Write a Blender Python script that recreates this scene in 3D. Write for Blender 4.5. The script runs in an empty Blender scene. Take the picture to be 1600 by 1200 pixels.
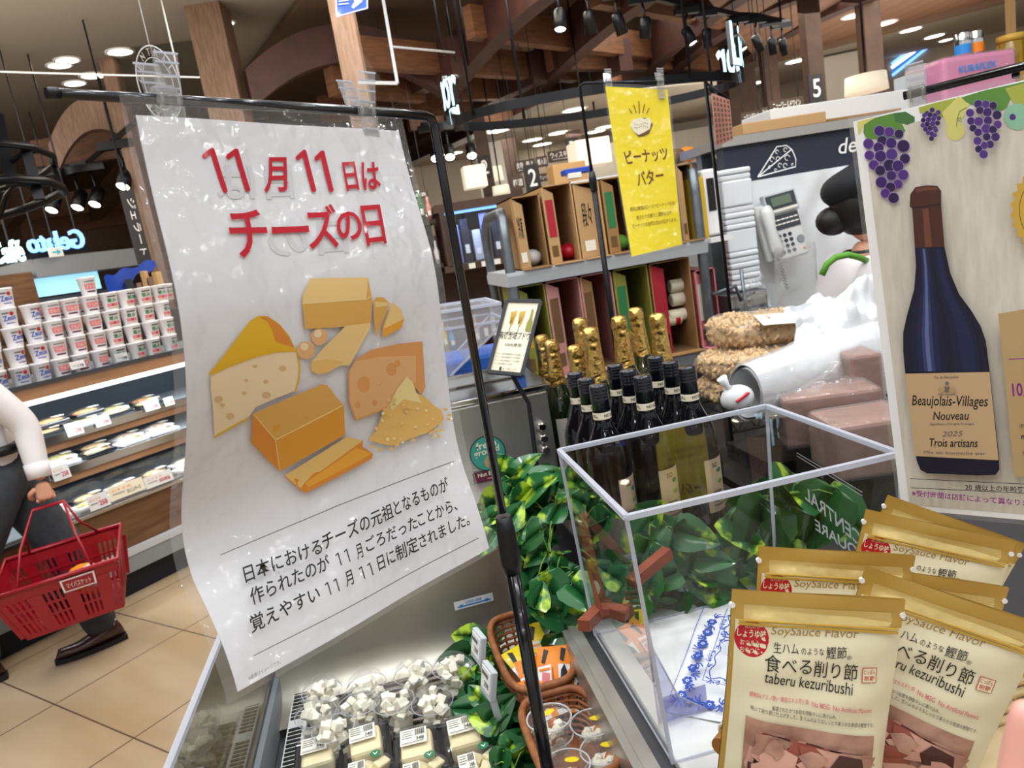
import bpy, bmesh, math, random
from mathutils import Vector, Matrix, Euler, noise
from mathutils.geometry import tessellate_polygon
random.seed(7)
S = bpy.context.scene
COL = S.collection
PI = math.pi

# ------------------------------------------------------------------ camera
FPX, EYE = 1165.0, 1.5
_d = Vector((0.168, 1.0, 226.0 / FPX)).normalized()          # world down, in camera axes (x right, y down, z forward)
_f = (Vector((0, 0, 1)) - _d * _d.z).normalized()
_r = _d.cross(_f)
_yaw = math.radians(9.0)
_h = Vector((math.sin(_yaw), math.cos(_yaw), 0)); _rr = Vector((math.cos(_yaw), -math.sin(_yaw), 0)); _dn = Vector((0, 0, -1))
def _c2w(v): return _h * v.dot(_f) + _rr * v.dot(_r) + _dn * v.dot(_d)
CAMX, CAMY, CAMZ = _c2w(Vector((1, 0, 0))), _c2w(Vector((0, 1, 0))), _c2w(Vector((0, 0, 1)))
CEN = Vector((0, 0, EYE))
cam = bpy.data.cameras.new('camera'); cam.sensor_width = 36.0; cam.lens = 36.0 * FPX / 1600.0
cam.clip_start = 0.02; cam.clip_end = 200
cam.dof.use_dof = True; cam.dof.focus_distance = 0.85; cam.dof.aperture_fstop = 14.0
camo = bpy.data.objects.new('camera', cam); COL.objects.link(camo)
camo.matrix_world = Matrix(((CAMX.x, -CAMY.x, -CAMZ.x, 0), (CAMX.y, -CAMY.y, -CAMZ.y, 0), (CAMX.z, -CAMY.z, -CAMZ.z, EYE), (0, 0, 0, 1)))
S.camera = camo
# ------------------------------------------------------------------ view, world, lamps
S.view_settings.view_transform = 'Standard'; S.view_settings.look = 'None'
S.view_settings.gamma = 1.0; S.view_settings.use_curve_mapping = False
S.view_settings.exposure = 0.12
W = bpy.data.worlds.new('store_ambient'); S.world = W; W.use_nodes = True
W.node_tree.nodes['Background'].inputs[0].default_value = (0.93, 0.97, 1.0, 1)
W.node_tree.nodes['Background'].inputs[1].default_value = 0.62
def area(name, loc, aim, size, power, color=(1, 0.95, 0.87), sy=None):
    l = bpy.data.lights.new(name, 'AREA'); l.energy = power; l.color = color; l.shape = 'RECTANGLE'; l.size = size; l.size_y = sy or size
    o = bpy.data.objects.new(name, l); COL.objects.link(o); o.location = loc
    o.rotation_euler = (Vector(aim) - Vector(loc)).to_track_quat('-Z', 'Y').to_euler()
    return o
LAMPS = [(x, y) for y in (-1.3, -.4, .5, 1.4, 2.3) for x in (-1.7, -.8, .1, 1.0, 1.9)] + [(3.2, -2.0), (4.2, -.6), (5.4, -1.6), (3.4, .6), (4.8, .8), (-.6, -2.6), (.6, -2.6), (-1.4, -3.8), (0, -3.8), (1.4, -3.8), (6.8, -.4), (6.2, .9), (8.6, -3.2), (10.4, -4.4), (9.2, -1.8), (11.6, -2.8), (7.6, -4.6), (12.6, -5.0)]
for i, (x, y) in enumerate(LAMPS):           # unseen round lamps added over and beyond the counter for light and glints
    l = bpy.data.lights.new('added_bulb', 'AREA'); l.shape = 'DISK'; l.size = .13; l.energy = 6.6 if i < 25 else 6.5; l.color = (.955, .985, 1.0)
    o = bpy.data.objects.new('added_bulb', l); COL.objects.link(o); o.location = (x, y, 3.70)
area('fill_lamp_entry', (-0.9, -0.9, 3.0), (0.2, 0.8, 1.2), 1.8, 4, (1, 0.98, 0.96))  # soft fill added behind the camera for the upright surfaces
area('ceiling_lamp_aisle', (-1.2, 2.2, 3.4), (-1.4, 3.2, 0.6), 1.8, 34, (1, .985, .96))
area('ceiling_lamp_backbar', (1.6, 1.6, 3.2), (1.5, 2.6, 1.2), 1.2, 11, (1, 0.98, 0.96))
area('ceiling_lamp_liquor', (0.5, 6.0, 3.6), (0.5, 7.0, 0.5), 3.0, 170, (1, 0.92, 0.80))
area('fill_lamp_whisky', (3.0, 12.0, 3.9), (3.0, 14.5, 1.5), 3.0, 130, (1, 0.95, 0.88))  # extra light added to brighten the dark whisky area
area('ceiling_lamp_far_left', (-5.5, 8.0, 3.6), (-5.5, 9.0, 0.5), 4.0, 160, (1, 0.92, 0.8))
area('ceiling_lamp_far_right', (5.0, 8.0, 3.4), (5.0, 9.0, 0.5), 4.0, 160, (1, 0.93, 0.82))
# unseen fill lights added to brighten the ceiling and its timbers
area('ceiling_fill_left', (-3.2, 6.5, 2.6), (-3.2, 7.5, 5), 3.5, 130, (1, 0.93, 0.83))
area('ceiling_fill_middle', (1.5, 9.0, 2.7), (1.5, 9.5, 5), 4.0, 16, (1, 0.88, 0.72))
area('ceiling_fill_right', (6.5, 9.0, 2.4), (6.0, 9.5, 5), 3.5, 80, (1, 0.92, 0.80))
area('ceiling_fill_near', (2.2, 5.2, 2.75), (2.0, 6.5, 5), 2.5, 6, (1, 0.88, 0.72))
S.cycles.use_denoising = True
S.cycles.max_bounces = 10; S.cycles.transparent_max_bounces = 16; S.cycles.transmission_bounces = 8
S.cycles.caustics_reflective = False; S.cycles.caustics_refractive = False
S.cycles.sample_clamp_indirect = 6.0

# ------------------------------------------------------------------ measuring from the photo's pixels (1600 x 1200)
def ray(px, py): return CAMX * ((px - 800) / FPX) + CAMY * ((py - 600) / FPX) + CAMZ
def P(px, py, dep): return CEN + ray(px, py) * dep
def G(px, py, z): v = ray(px, py); return CEN + v * ((z - EYE) / v.z)
def Q(px, py, p0, n): v = ray(px, py); n = Vector(n); return CEN + v * ((Vector(p0) - CEN).dot(n) / v.dot(n))
def QY(px, py, y): return Q(px, py, (0, y, 0), (0, 1, 0))
E1 = Vector((0.688, 0.725, 0)).normalized(); E2 = Vector((-E1.y, E1.x, 0)); UP = Vector((0, 0, 1))   # the dairy aisle's own axes
def D(a, b, z): return E1 * a + E2 * b + UP * z
def QD(px, py, b): return Q(px, py, E2 * b, E2)

# ------------------------------------------------------------------ materials
def lin(c):
    if isinstance(c, str):
        c = c.lstrip('#'); c = tuple(int(c[i:i + 2], 16) / 255 for i in (0, 2, 4))
    return tuple((x / 12.92 if x <= 0.04045 else ((x + 0.055) / 1.055) ** 2.4) for x in c) + (1.0,)
MATS = {}
def mat(name, color, rough=0.5, metal=0.0, coat=0.0, trans=0.0, emit=0.0, alpha=1.0, color2=None, scale=8.0, bump=0.0, bscale=40.0, kind='noise', stretch=(1, 1, 1), spec=0.5, ior=1.45, sss=0.0, detail=3.0, lo=0.35, hi=0.65, coord='Object', cbump=1.0, crough=0.06):
    m = bpy.data.materials.new(name); m.use_nodes = True; nt = m.node_tree; b = nt.nodes['Principled BSDF']
    b.inputs['Base Color'].default_value = lin(color); b.inputs['Roughness'].default_value = rough; b.inputs['Metallic'].default_value = metal
    b.inputs['Coat Weight'].default_value = coat; b.inputs['Coat Roughness'].default_value = crough; b.inputs['Transmission Weight'].default_value = trans
    b.inputs['Alpha'].default_value = alpha; b.inputs['Specular IOR Level'].default_value = spec; b.inputs['IOR'].default_value = ior
    if sss: b.inputs['Subsurface Weight'].default_value = sss; b.inputs['Subsurface Radius'].default_value = (0.02, 0.01, 0.006)
    if emit: b.inputs['Emission Color'].default_value = lin(color); b.inputs['Emission Strength'].default_value = emit
    if color2 or bump:
        tc = nt.nodes.new('ShaderNodeTexCoord'); mp = nt.nodes.new('ShaderNodeMapping'); nt.links.new(tc.outputs[coord], mp.inputs['Vector']); mp.inputs['Scale'].default_value = stretch
    if color2:
        if kind == 'wave':
            t = nt.nodes.new('ShaderNodeTexWave'); t.inputs['Distortion'].default_value = 3.0; t.inputs['Detail'].default_value = 2.0; t.inputs['Scale'].default_value = scale; fo = t.outputs['Fac']
        elif kind == 'voronoi':
            t = nt.nodes.new('ShaderNodeTexVoronoi'); t.inputs['Scale'].default_value = scale; fo = t.outputs['Distance']
        else:
            t = nt.nodes.new('ShaderNodeTexNoise'); t.inputs['Scale'].default_value = scale; t.inputs['Detail'].default_value = detail; fo = t.outputs['Fac']
        nt.links.new(mp.outputs[0], t.inputs['Vector'])
        cr = nt.nodes.new('ShaderNodeValToRGB'); cr.color_ramp.elements[0].color = lin(color); cr.color_ramp.elements[1].color = lin(color2)
        cr.color_ramp.elements[0].position = lo; cr.color_ramp.elements[1].position = hi
        nt.links.new(fo, cr.inputs[0]); nt.links.new(cr.outputs[0], b.inputs['Base Color'])
    if bump:
        n = nt.nodes.new('ShaderNodeTexNoise'); n.inputs['Scale'].default_value = bscale; n.inputs['Detail'].default_value = 2.0
        nt.links.new(mp.outputs[0], n.inputs['Vector']); bp = nt.nodes.new('ShaderNodeBump'); bp.inputs['Strength'].default_value = bump; bp.inputs['Distance'].default_value = 0.01
        nt.links.new(n.outputs['Fac'], bp.inputs['Height']); nt.links.new(bp.outputs[0], b.inputs['Normal'])
        if coat:
            b2 = nt.nodes.new('ShaderNodeBump'); b2.inputs['Strength'].default_value = min(1.0, bump * cbump); b2.inputs['Distance'].default_value = 0.025
            nt.links.new(n.outputs['Fac'], b2.inputs['Height']); nt.links.new(b2.outputs[0], b.inputs['Coat Normal'])
    MATS[name] = m
    return m
def clear(name, tint='#ffffff', fac=0.10, rough=0.02, haze=0.0, hazecol='#ffffff', bump=0.0, bscale=30.0, fres=0.5):
    """Thin clear plastic or glass: see-through, a fresnel gloss and, for film, a part of diffuse white."""
    m = bpy.data.materials.new(name); m.use_nodes = True; nt = m.node_tree; nt.nodes.clear()
    out = nt.nodes.new('ShaderNodeOutputMaterial'); tr = nt.nodes.new('ShaderNodeBsdfTransparent'); tr.inputs[0].default_value = lin(tint)
    gl = nt.nodes.new('ShaderNodeBsdfGlossy'); gl.inputs['Roughness'].default_value = rough
    lw = nt.nodes.new('ShaderNodeLayerWeight'); lw.inputs['Blend'].default_value = 0.25
    mm = nt.nodes.new('ShaderNodeMath'); mm.operation = 'MULTIPLY_ADD'; mm.inputs[1].default_value = fres; mm.inputs[2].default_value = fac
    nt.links.new(lw.outputs['Fresnel'], mm.inputs[0])
    mx = nt.nodes.new('ShaderNodeMixShader'); nt.links.new(mm.outputs[0], mx.inputs[0]); nt.links.new(tr.outputs[0], mx.inputs[1]); nt.links.new(gl.outputs[0], mx.inputs[2])
    last = mx
    if haze:
        df = nt.nodes.new('ShaderNodeBsdfDiffuse'); df.inputs[0].default_value = lin(hazecol)
        tl = nt.nodes.new('ShaderNodeBsdfTranslucent'); tl.inputs[0].default_value = lin(hazecol)
        m1 = nt.nodes.new('ShaderNodeMixShader'); m1.inputs[0].default_value = 0.4; nt.links.new(df.outputs[0], m1.inputs[1]); nt.links.new(tl.outputs[0], m1.inputs[2])
        m2 = nt.nodes.new('ShaderNodeMixShader'); m2.inputs[0].default_value = haze; nt.links.new(mx.outputs[0], m2.inputs[1]); nt.links.new(m1.outputs[0], m2.inputs[2]); last = m2
    if bump:
        tc = nt.nodes.new('ShaderNodeTexCoord'); n = nt.nodes.new('ShaderNodeTexNoise'); n.inputs['Scale'].default_value = bscale; nt.links.new(tc.outputs['Object'], n.inputs['Vector'])
        bp = nt.nodes.new('ShaderNodeBump'); bp.inputs['Strength'].default_value = bump; bp.inputs['Distance'].default_value = 0.01; nt.links.new(n.outputs['Fac'], bp.inputs['Height'])
        nt.links.new(bp.outputs[0], gl.inputs['Normal']); nt.links.new(bp.outputs[0], lw.inputs['Normal'])
        if haze: nt.links.new(bp.outputs[0], df.inputs['Normal'])
    nt.links.new(last.outputs[0], out.inputs[0]); MATS[name] = m
    return m
def M(n): return MATS[n]

# ------------------------------------------------------------------ mesh builder: many shapes -> ONE mesh object
class MB:
    def __init__(s, m=None): s.bm = bmesh.new(); s.slots = []; s.cur = 0; s.sm = False; s.T = Matrix.Identity(4); m and s.use(m)
    def use(s, m, smooth=None):
        if m not in s.slots: s.slots.append(m)
        s.cur = s.slots.index(m)
        if smooth is not None: s.sm = smooth
        return s
    def v(s, co): return s.bm.verts.new(s.T @ Vector(co))
    def f(s, vs, smooth=None):
        try: f = s.bm.faces.new(vs)
        except ValueError: return None
        f.material_index = s.cur; f.smooth = s.sm if smooth is None else smooth
        return f
    def hexa(s, p):           # 8 points: bottom ring then top ring
        v = [s.v(q) for q in p]
        for a in ((3, 2, 1, 0), (4, 5, 6, 7), (0, 1, 5, 4), (1, 2, 6, 5), (2, 3, 7, 6), (3, 0, 4, 7)): s.f([v[i] for i in a])
        return s
    def box(s, c, d, R=None):
        x, y, z = d[0] / 2, d[1] / 2, d[2] / 2; R = R or Matrix.Identity(3); c = Vector(c)
        return s.hexa([c + R @ Vector(q) for q in ((-x, -y, -z), (x, -y, -z), (x, y, -z), (-x, y, -z), (-x, -y, z), (x, -y, z), (x, y, z), (-x, y, z))])
    def bbox(s, c, d, b=0.004, R=None, seg=2):   # a box with rounded edges
        t = bmesh.new(); bmesh.ops.create_cube(t, size=1.0)
        for q in t.verts: q.co = Vector((q.co.x * d[0], q.co.y * d[1], q.co.z * d[2]))
        bmesh.ops.bevel(t, geom=t.edges[:], offset=min(b, min(d) * 0.49), segments=seg, affect='EDGES', profile=0.5)
        return s.add(t, Matrix.Translation(Vector(c)) @ (R.to_4x4() if R else Matrix.Identity(4)))
    def add(s, t, X=Matrix.Identity(4), smooth=None):
        mp = {q: s.v(X @ q.co) for q in t.verts}
        for g in t.faces: s.f([mp[q] for q in g.verts], smooth)
        t.free(); return s
    def beam(s, a, b, w, h, up=UP):            # bar of w x h from a to b
        a, b = Vector(a), Vector(b); d = (b - a); L = d.length; d.normalize(); x = d.cross(Vector(up)); x = x.normalized() if x.length > 1e-5 else Vector((1, 0, 0)); u = x.cross(d)
        p = []
        for c in (a, b):
            p += [c + x * (i * w / 2) + u * (j * h / 2) for i, j in ((-1, -1), (1, -1), (1, 1), (-1, 1))]
        return s.hexa(p)
    def ring(s, c, r, n, X, Y): return [s.v(Vector(c) + X * (r * math.cos(2 * PI * i / n)) + Y * (r * math.sin(2 * PI * i / n))) for i in range(n)]
    def bridge(s, A, B, smooth=True):
        n = len(A)
        for i in range(n): s.f([A[i], A[(i + 1) % n], B[(i + 1) % n], B[i]], smooth)
    def tube(s, pts, r, n=10, caps=True, closed=False):
        pts = [Vector(p) for p in pts]; k = len(pts); rs = r if isinstance(r, (list, tuple)) else [r] * k
        rings = []; X = None
        for i, p in enumerate(pts):
            if closed: t = pts[(i + 1) % k] - pts[i - 1]
            else: t = (pts[min(i + 1, k - 1)] - pts[max(i - 1, 0)])
            t.normalize()
            if X is None: X = t.orthogonal().normalized()
            X = (X - t * X.dot(t)).normalized(); Y = t.cross(X)
            rings.append(s.ring(p, rs[i], n, X, Y))
        for a, b in zip(rings, rings[1:]): s.bridge(a, b)
        if closed: s.bridge(rings[-1], rings[0])
        elif caps: s.f(rings[0][::-1], False); s.f(rings[-1], False)
        return s
    def lathe(s, prof, n=24, c=(0, 0, 0), X=Vector((1, 0, 0)), Y=Vector((0, 1, 0)), Z=Vector((0, 0, 1)), cap0=True, cap1=True, mats=None):
        c = Vector(c); rings = [s.ring(c + Z * z, max(r, 1e-5), n, X, Y) for r, z in prof]
        for i, (a, b) in enumerate(zip(rings, rings[1:])):
            if mats: s.use(mats[i])
            s.bridge(a, b)
        if cap0: s.f(rings[0][::-1], False)
        if cap1: s.f(rings[-1], False)
        return s
    def sphere(s, c, r, sc=(1, 1, 1), n=12, R=None):
        t = bmesh.new(); bmesh.ops.create_uvsphere(t, u_segments=n, v_segments=max(6, n * 2 // 3), radius=1.0)
        X = Matrix.Translation(Vector(c)) @ (R.to_4x4() if R else Matrix.Identity(4)) @ Matrix.Diagonal((r * sc[0], r * sc[1], r * sc[2], 1))
        return s.add(t, X, True)
    def prism(s, pts, h, O=(0, 0, 0), X=Vector((1, 0, 0)), Y=Vector((0, 1, 0)), Z=Vector((0, 0, 1))):
        O = Vector(O); a = [s.v(O + X * p[0] + Y * p[1]) for p in pts]; b = [s.v(O + X * p[0] + Y * p[1] + Z * h) for p in pts]
        n = len(pts); tri = tessellate_polygon([[Vector((p[0], p[1], 0)) for p in pts]])
        for t in tri: s.f([a[i] for i in t][::-1]); s.f([b[i] for i in t])
        for i in range(n): s.f([a[i], a[(i + 1) % n], b[(i + 1) % n], b[i]])
        return s
    def grid(s, fn, nu, nv, smooth=True, closed_u=False):
        vs = [[s.v(fn(i / nu, j / nv)) for i in range(nu + (0 if closed_u else 1))] for j in range(nv + 1)]
        k = len(vs[0])
        for j in range(nv):
            for i in range(nu): s.f([vs[j][i], vs[j][(i + 1) % k], vs[j + 1][(i + 1) % k], vs[j + 1][i]], smooth)
        return vs
    def build(s, name, parent=None, world=True, fix=True):
        if fix: bmesh.ops.recalc_face_normals(s.bm, faces=s.bm.faces[:])
        me = bpy.data.meshes.new(name)
        if parent is not None and world: s.bm.transform(parent_matrix(parent).inverted())
        s.bm.to_mesh(me); s.bm.free()
        for m in s.slots: me.materials.append(M(m))
        o = bpy.data.objects.new(name, me); COL.objects.link(o)
        if parent is not None: o.parent = parent
        return o
def parent_matrix(o):
    m = o.matrix_basis.copy()
    while o.parent: o = o.parent; m = o.matrix_basis @ m
    return m
def tag(o, label, cat, group=None, kind=None):
    if label: o['label'] = label
    if cat: o['category'] = cat
    if group: o['group'] = group
    if kind: o['kind'] = kind
    return o
def thing(name, label, cat, loc=(0, 0, 0), rz=0.0, group=None, mtx=None):
    o = bpy.data.objects.new(name, None); COL.objects.link(o); o.empty_display_size = 0.05
    if mtx is not None: o.matrix_basis = mtx
    else: o.location = loc; o.rotation_euler = (0, 0, rz)
    return tag(o, label, cat, group)
def dup(root, label, mtx=None, loc=None, rz=None, group=None):
    r = root.copy(); COL.objects.link(r)
    if mtx is not None: r.matrix_basis = mtx
    if loc is not None: r.location = loc
    if rz is not None: r.rotation_euler = (0, 0, rz)
    r['label'] = label
    if group: r['group'] = group
    for ch in list(root.children):
        c = ch.copy(); COL.objects.link(c); c.parent = r
        for g in list(ch.children):
            d = g.copy(); COL.objects.link(d); d.parent = c
    return r
def struct(o): o['kind'] = 'structure'; return o
def rotm(x=0, y=0, z=0): return Euler((x, y, z)).to_matrix()
ORD = 'first second third fourth fifth sixth seventh eighth ninth tenth eleventh twelfth thirteenth fourteenth fifteenth sixteenth seventeenth eighteenth nineteenth twentieth'.split()

# ------------------------------------------------------------------ lettering and printed art
_gl = {}
def glyphs(text, bold=0.0, skew=0.0):
    k = (text, bold, skew)
    if k not in _gl:
        c = bpy.data.curves.new('lettering', 'FONT'); c.body = text; c.size = 1.0; c.resolution_u = 3; c.offset = bold; c.shear = skew
        o = bpy.data.objects.new('lettering', c); me = o.to_mesh()
        vs = [(q.co.x, q.co.y) for q in me.vertices]; fs = [tuple(p.vertices) for p in me.polygons]
        o.to_mesh_clear(); bpy.data.objects.remove(o); bpy.data.curves.remove(c)
        x0 = min(q[0] for q in vs); x1 = max(q[0] for q in vs); y0 = min(q[1] for q in vs); y1 = max(q[1] for q in vs)
        _gl[k] = ([((x - x0) / max(x1 - x0, 1e-6), (y - y0) / max(y1 - y0, 1e-6)) for x, y in vs], fs, (x1 - x0) / max(y1 - y0, 1e-6))
    return _gl[k]
class Art:
    """Flat print in a sheet's own (u, v) metres: shapes and letters, later wrapped on the sheet's surface by a map (u, v, lift)."""
    def __init__(s, step=0.00012): s.items = []; s.k = 0; s.step = step
    def poly(s, pts, m, layer=None):
        tri = tessellate_polygon([[Vector((p[0], p[1], 0)) for p in pts]])
        s._push([tuple(p) for p in pts], [tuple(t) for t in tri], m, layer); return s
    def _push(s, vs, fs, m, layer):
        if layer is None: s.k += 1; layer = s.k
        s.items.append((vs, fs, m, layer))
    def rect(s, u0, v0, u1, v1, m, layer=None): return s.poly([(u0, v0), (u1, v0), (u1, v1), (u0, v1)], m, layer)
    def disc(s, u, v, r, m, n=20, sc=(1, 1), layer=None, a0=0, a1=2 * PI):
        return s.poly([(u + r * sc[0] * math.cos(a0 + (a1 - a0) * i / n), v + r * sc[1] * math.sin(a0 + (a1 - a0) * i / n)) for i in range(n if a1 - a0 > 6.2 else n + 1)], m, layer)
    def line(s, pts, w, m, closed=False, layer=None):
        pts = [Vector((p[0], p[1])) for p in pts]
        if closed: pts.append(pts[0])
        L, R = [], []
        for i, p in enumerate(pts):
            a = pts[max(i - 1, 0)]; b = pts[min(i + 1, len(pts) - 1)]
            if closed and i in (0, len(pts) - 1): a, b = pts[-2], pts[1]
            t = (b - a); t = t.normalized() if t.length > 1e-9 else Vector((1, 0)); n = Vector((-t.y, t.x)) * (w / 2)
            L.append(tuple(p + n)); R.append(tuple(p - n))
        n = len(pts); s._push(L + R, [(i, i + 1, n + i + 1, n + i) for i in range(n - 1)], m, layer); return s
    def text(s, t, o, x, y, m, bold=0.0, skew=0.0, layer=None):
        """Fit lettering in the parallelogram with lower-left o, its width vector x and its height vector y."""
        vs, fs, _ = glyphs(t, bold, skew)
        s._push([(o[0] + x[0] * a + y[0] * b, o[1] + x[1] * a + y[1] * b) for a, b in vs], fs, m, layer); return s
    def put(s, mb, fn, ucuts=(), vcuts=(), base=0.0003):
        for vs, fs, m, layer in s.items:
            b = bmesh.new(); q = [b.verts.new((x, y, 0)) for x, y in vs]
            for f in fs:
                try: b.faces.new([q[i] for i in f])
                except ValueError: pass
            us = [p[0] for p in vs]; vv = [p[1] for p in vs]
            for c in ucuts:
                if min(us) < c < max(us): bmesh.ops.bisect_plane(b, geom=b.verts[:] + b.edges[:] + b.faces[:], plane_co=(c, 0, 0), plane_no=(1, 0, 0))
            for c in vcuts:
                if min(vv) < c < max(vv): bmesh.ops.bisect_plane(b, geom=b.verts[:] + b.edges[:] + b.faces[:], plane_co=(0, c, 0), plane_no=(0, 1, 0))
            mb.use(m); off = base + s.step * layer
            mp = {p: mb.v(fn(p.co.x, p.co.y, off)) for p in b.verts}
            for f in b.faces: mb.f([mp[p] for p in f.verts], True)
            b.free()
def flat(O, X, Y, N=None):
    O, X, Y = Vector(O), Vector(X).normalized(), Vector(Y).normalized(); N = N or X.cross(Y)
    return lambda u, v, w: O + X * u + Y * v + N * w
class Sheet:
    """A hanging sheet spanned by four corner points (TL, TR, BR, BL) with a wave; (s, t) run 0..1 from the top left."""
    def __init__(s, TL, TR, BR, BL, wave=lambda a, b: 0.0):
        s.c = [Vector(q) for q in (TL, TR, BR, BL)]; s.wave = wave
        s.n = ((s.c[1] - s.c[0]).cross(s.c[0] - s.c[3])).normalized()
        s.W = ((s.c[1] - s.c[0]).length + (s.c[2] - s.c[3]).length) / 2; s.H = ((s.c[3] - s.c[0]).length + (s.c[2] - s.c[1]).length) / 2
    def at(s, a, b, w=0.0):
        T = s.c[0].lerp(s.c[1], a); B = s.c[3].lerp(s.c[2], a)
        return T.lerp(B, b) + s.n * (s.wave(a, b) + w)
    def st(s, px, py):
        a = b = 0.5; d = (s.at(.5, .5) - CEN).dot(CAMZ); r = ray(px, py); e = 1e-4
        for _ in range(12):
            p = s.at(a, b); F = p - CEN - r * d
            J = Matrix((((s.at(a + e, b) - p) / e), ((s.at(a, b + e) - p) / e), -r)).transposed()
            x = J.inverted() @ -F; a += x[0]; b += x[1]; d += x[2]
        return (a, b)
    def art(s, step=0.00012): return SheetArt(s, step)
class SheetArt(Art):
    def __init__(s, sh, step): Art.__init__(s, step); s.sh = sh
    def ppoly(s, px, m, layer=None): return s.poly([s.sh.st(*p) for p in px], m, layer)
    def pline(s, px, w, m, closed=False): # w in pixels
        pts = []
        n = len(px); out = []
        for i, p in enumerate(px):
            a = Vector(px[max(i - 1, 0)]); b = Vector(px[min(i + 1, n - 1)])
            if closed: a, b = Vector(px[i - 1]), Vector(px[(i + 1) % n])
            t = (b - a).normalized(); q = Vector((-t.y, t.x)) * (w / 2); out.append((s.sh.st(*(Vector(p) + q)), s.sh.st(*(Vector(p) - q))))
        if closed: out.append(out[0])
        k = len(out); s._push([o[0] for o in out] + [o[1] for o in out], [(i, i + 1, k + i + 1, k + i) for i in range(k - 1)], m, None); return s
    def pdisc(s, cx, cy, r, m, n=18, sc=(1, 1)): return s.ppoly([(cx + r * sc[0] * math.cos(2 * PI * i / n), cy + r * sc[1] * math.sin(2 * PI * i / n)) for i in range(n)], m)
    def ptext(s, t, bl, br, tl, m, bold=0.0, skew=0.0):
        o = Vector(s.sh.st(*bl)); x = Vector(s.sh.st(*br)) - o; y = Vector(s.sh.st(*tl)) - o
        return s.text(t, o, x, y, m, bold, skew)
    def done(s, mb, nu=8, nv=16, base=0.0003): s.put(mb, s.sh.at, [i / nu for i in range(1, nu)], [i / nv for i in range(1, nv)], base)
# ------------------------------------------------------------------ materials
mat('taupe_ceiling', '#80776b', 0.9); mat('white_ceiling', '#b9b2a6', 0.9); mat('greige_wall', '#b5aa9a', 0.9); mat('white_wall', '#cfcac0', 0.85)
mat('dark_wall', '#3a302a', 0.8); mat('brown_wall', '#6b5443', 0.8)
mat('wood_plank', '#765540', 0.55, color2='#6f4f3a', scale=1.2, kind='wave', stretch=(1, 1, 1))
mat('beam_wood', '#40231c', 0.6, color2='#321b16', scale=6); mat('purlin_wood', '#6a452b', 0.6, color2='#523522', scale=5, stretch=(1, 1, 6))
mat('column_wood', '#7d6250', 0.55, color2='#66503f', scale=9, stretch=(6, 6, .6)); mat('dark_column', '#4d382d', 0.6, color2='#3f2d24', scale=6)
mat('black_metal', '#121317', 0.35, 0.4); mat('black_plastic', '#15161a', 0.4); mat('black_gloss', '#0d0e12', 0.18, coat=0.6)
mat('lamp_glow', '#fff3dc', emit=9.0); mat('lamp_spot', '#fff0d2', emit=14.0); mat('shade_glow', '#fff1d8', emit=0.5); mat('cyan_glow', '#bfefff', emit=2.2); mat('blue_glow', '#7fb8ff', emit=1.6); mat('blue_dim', '#3d7fd0', emit=0.7)
mat('strip_glow', '#f2fbff', emit=2.4); mat('panel_glow', '#9fdcf5', emit=0.85)
mat('steel', '#c2bfb8', 0.36, 0.8, bump=0.05, bscale=6, stretch=(1, 12, 1)); mat('steel_wavy', '#c6c1b4', 0.40, 0.85, bump=0.35, bscale=5); mat('grey_steel', '#7f868c', 0.42, 0.75, color2='#6d7479', scale=18)
mat('dark_steel', '#6b6c70', 0.36, 0.85); mat('chrome', '#d8d8d6', 0.12, 1.0)
mat('white_plastic', '#e8e8e6', 0.4); mat('light_grey', '#bfc4c8', 0.5); mat('mid_grey', '#8b9095', 0.5); mat('dark_grey', '#3c4046', 0.5); mat('navy', '#2c2f3f', 0.5); mat('navy_toe', '#10141f', 0.6)
mat('paper', '#e0e0e4', 0.5, coat=0.9, bump=0.10, bscale=34, cbump=10.0, crough=.11); mat('paper_yellow', '#f3da1f', 0.45, coat=0.9, bump=0.08, bscale=30, cbump=10.0, crough=.11); mat('linen_paper', '#dcd5c6', 0.5, coat=0.3, color2='#cfc8b9', scale=160, stretch=(1, 1, 0.15), bump=0.03, bscale=14)
mat('white_print', '#f6f6f4', 0.5); mat('ink', '#1d1a18', 0.5); mat('red_ink', '#c2142b', 0.45, coat=0.4); mat('brown_ink', '#6d3d22', 0.5); mat('purple_ink', '#8a1f7d', 0.5); mat('grey_ink', '#6d6a66', 0.5); mat('faint_ink', '#d2d0d4', 0.5)
mat('sign_plank', '#4a3b33', 0.6); mat('sign_black', '#29272a', 0.6)
mat('kraft', '#a57d50', 0.8, color2='#94703f', scale=6); mat('kraft_light', '#c09a6a', 0.8); mat('kraft_dark', '#6f5233', 0.85); mat('pink_print', '#c58d86', 0.7); mat('red_print', '#b02433', 0.6); mat('green_print', '#2f7a47', 0.6); mat('yellow_print', '#d9b430', 0.6); mat('olive_print', '#8d8d3a', 0.6); mat('blue_print', '#2348b0', 0.5); mat('sky_print', '#2f8fe0', 0.5); mat('teal_print', '#3f9c8c', 0.45); mat('maroon_print', '#5e1a35', 0.5); mat('orange_print', '#f08a1d', 0.5); mat('rose_print', '#d97f84', 0.5); mat('cream_print', '#efe6cc', 0.5); mat('tan_print', '#b79a6d', 0.55); mat('gold_print', '#caa341', 0.4)
clear('acrylic', '#f8fafa', 0.03); clear('acrylic_edge', '#f0f4f8', 0.10, 0.1, haze=0.62, hazecol='#eef0fa'); clear('film', '#ffffff', 0.03, 0.06, haze=0.10, bump=0.5, bscale=40, fres=.3); clear('clip_clear', '#ffffff', 0.06, 0.05, haze=0.13)
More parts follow.
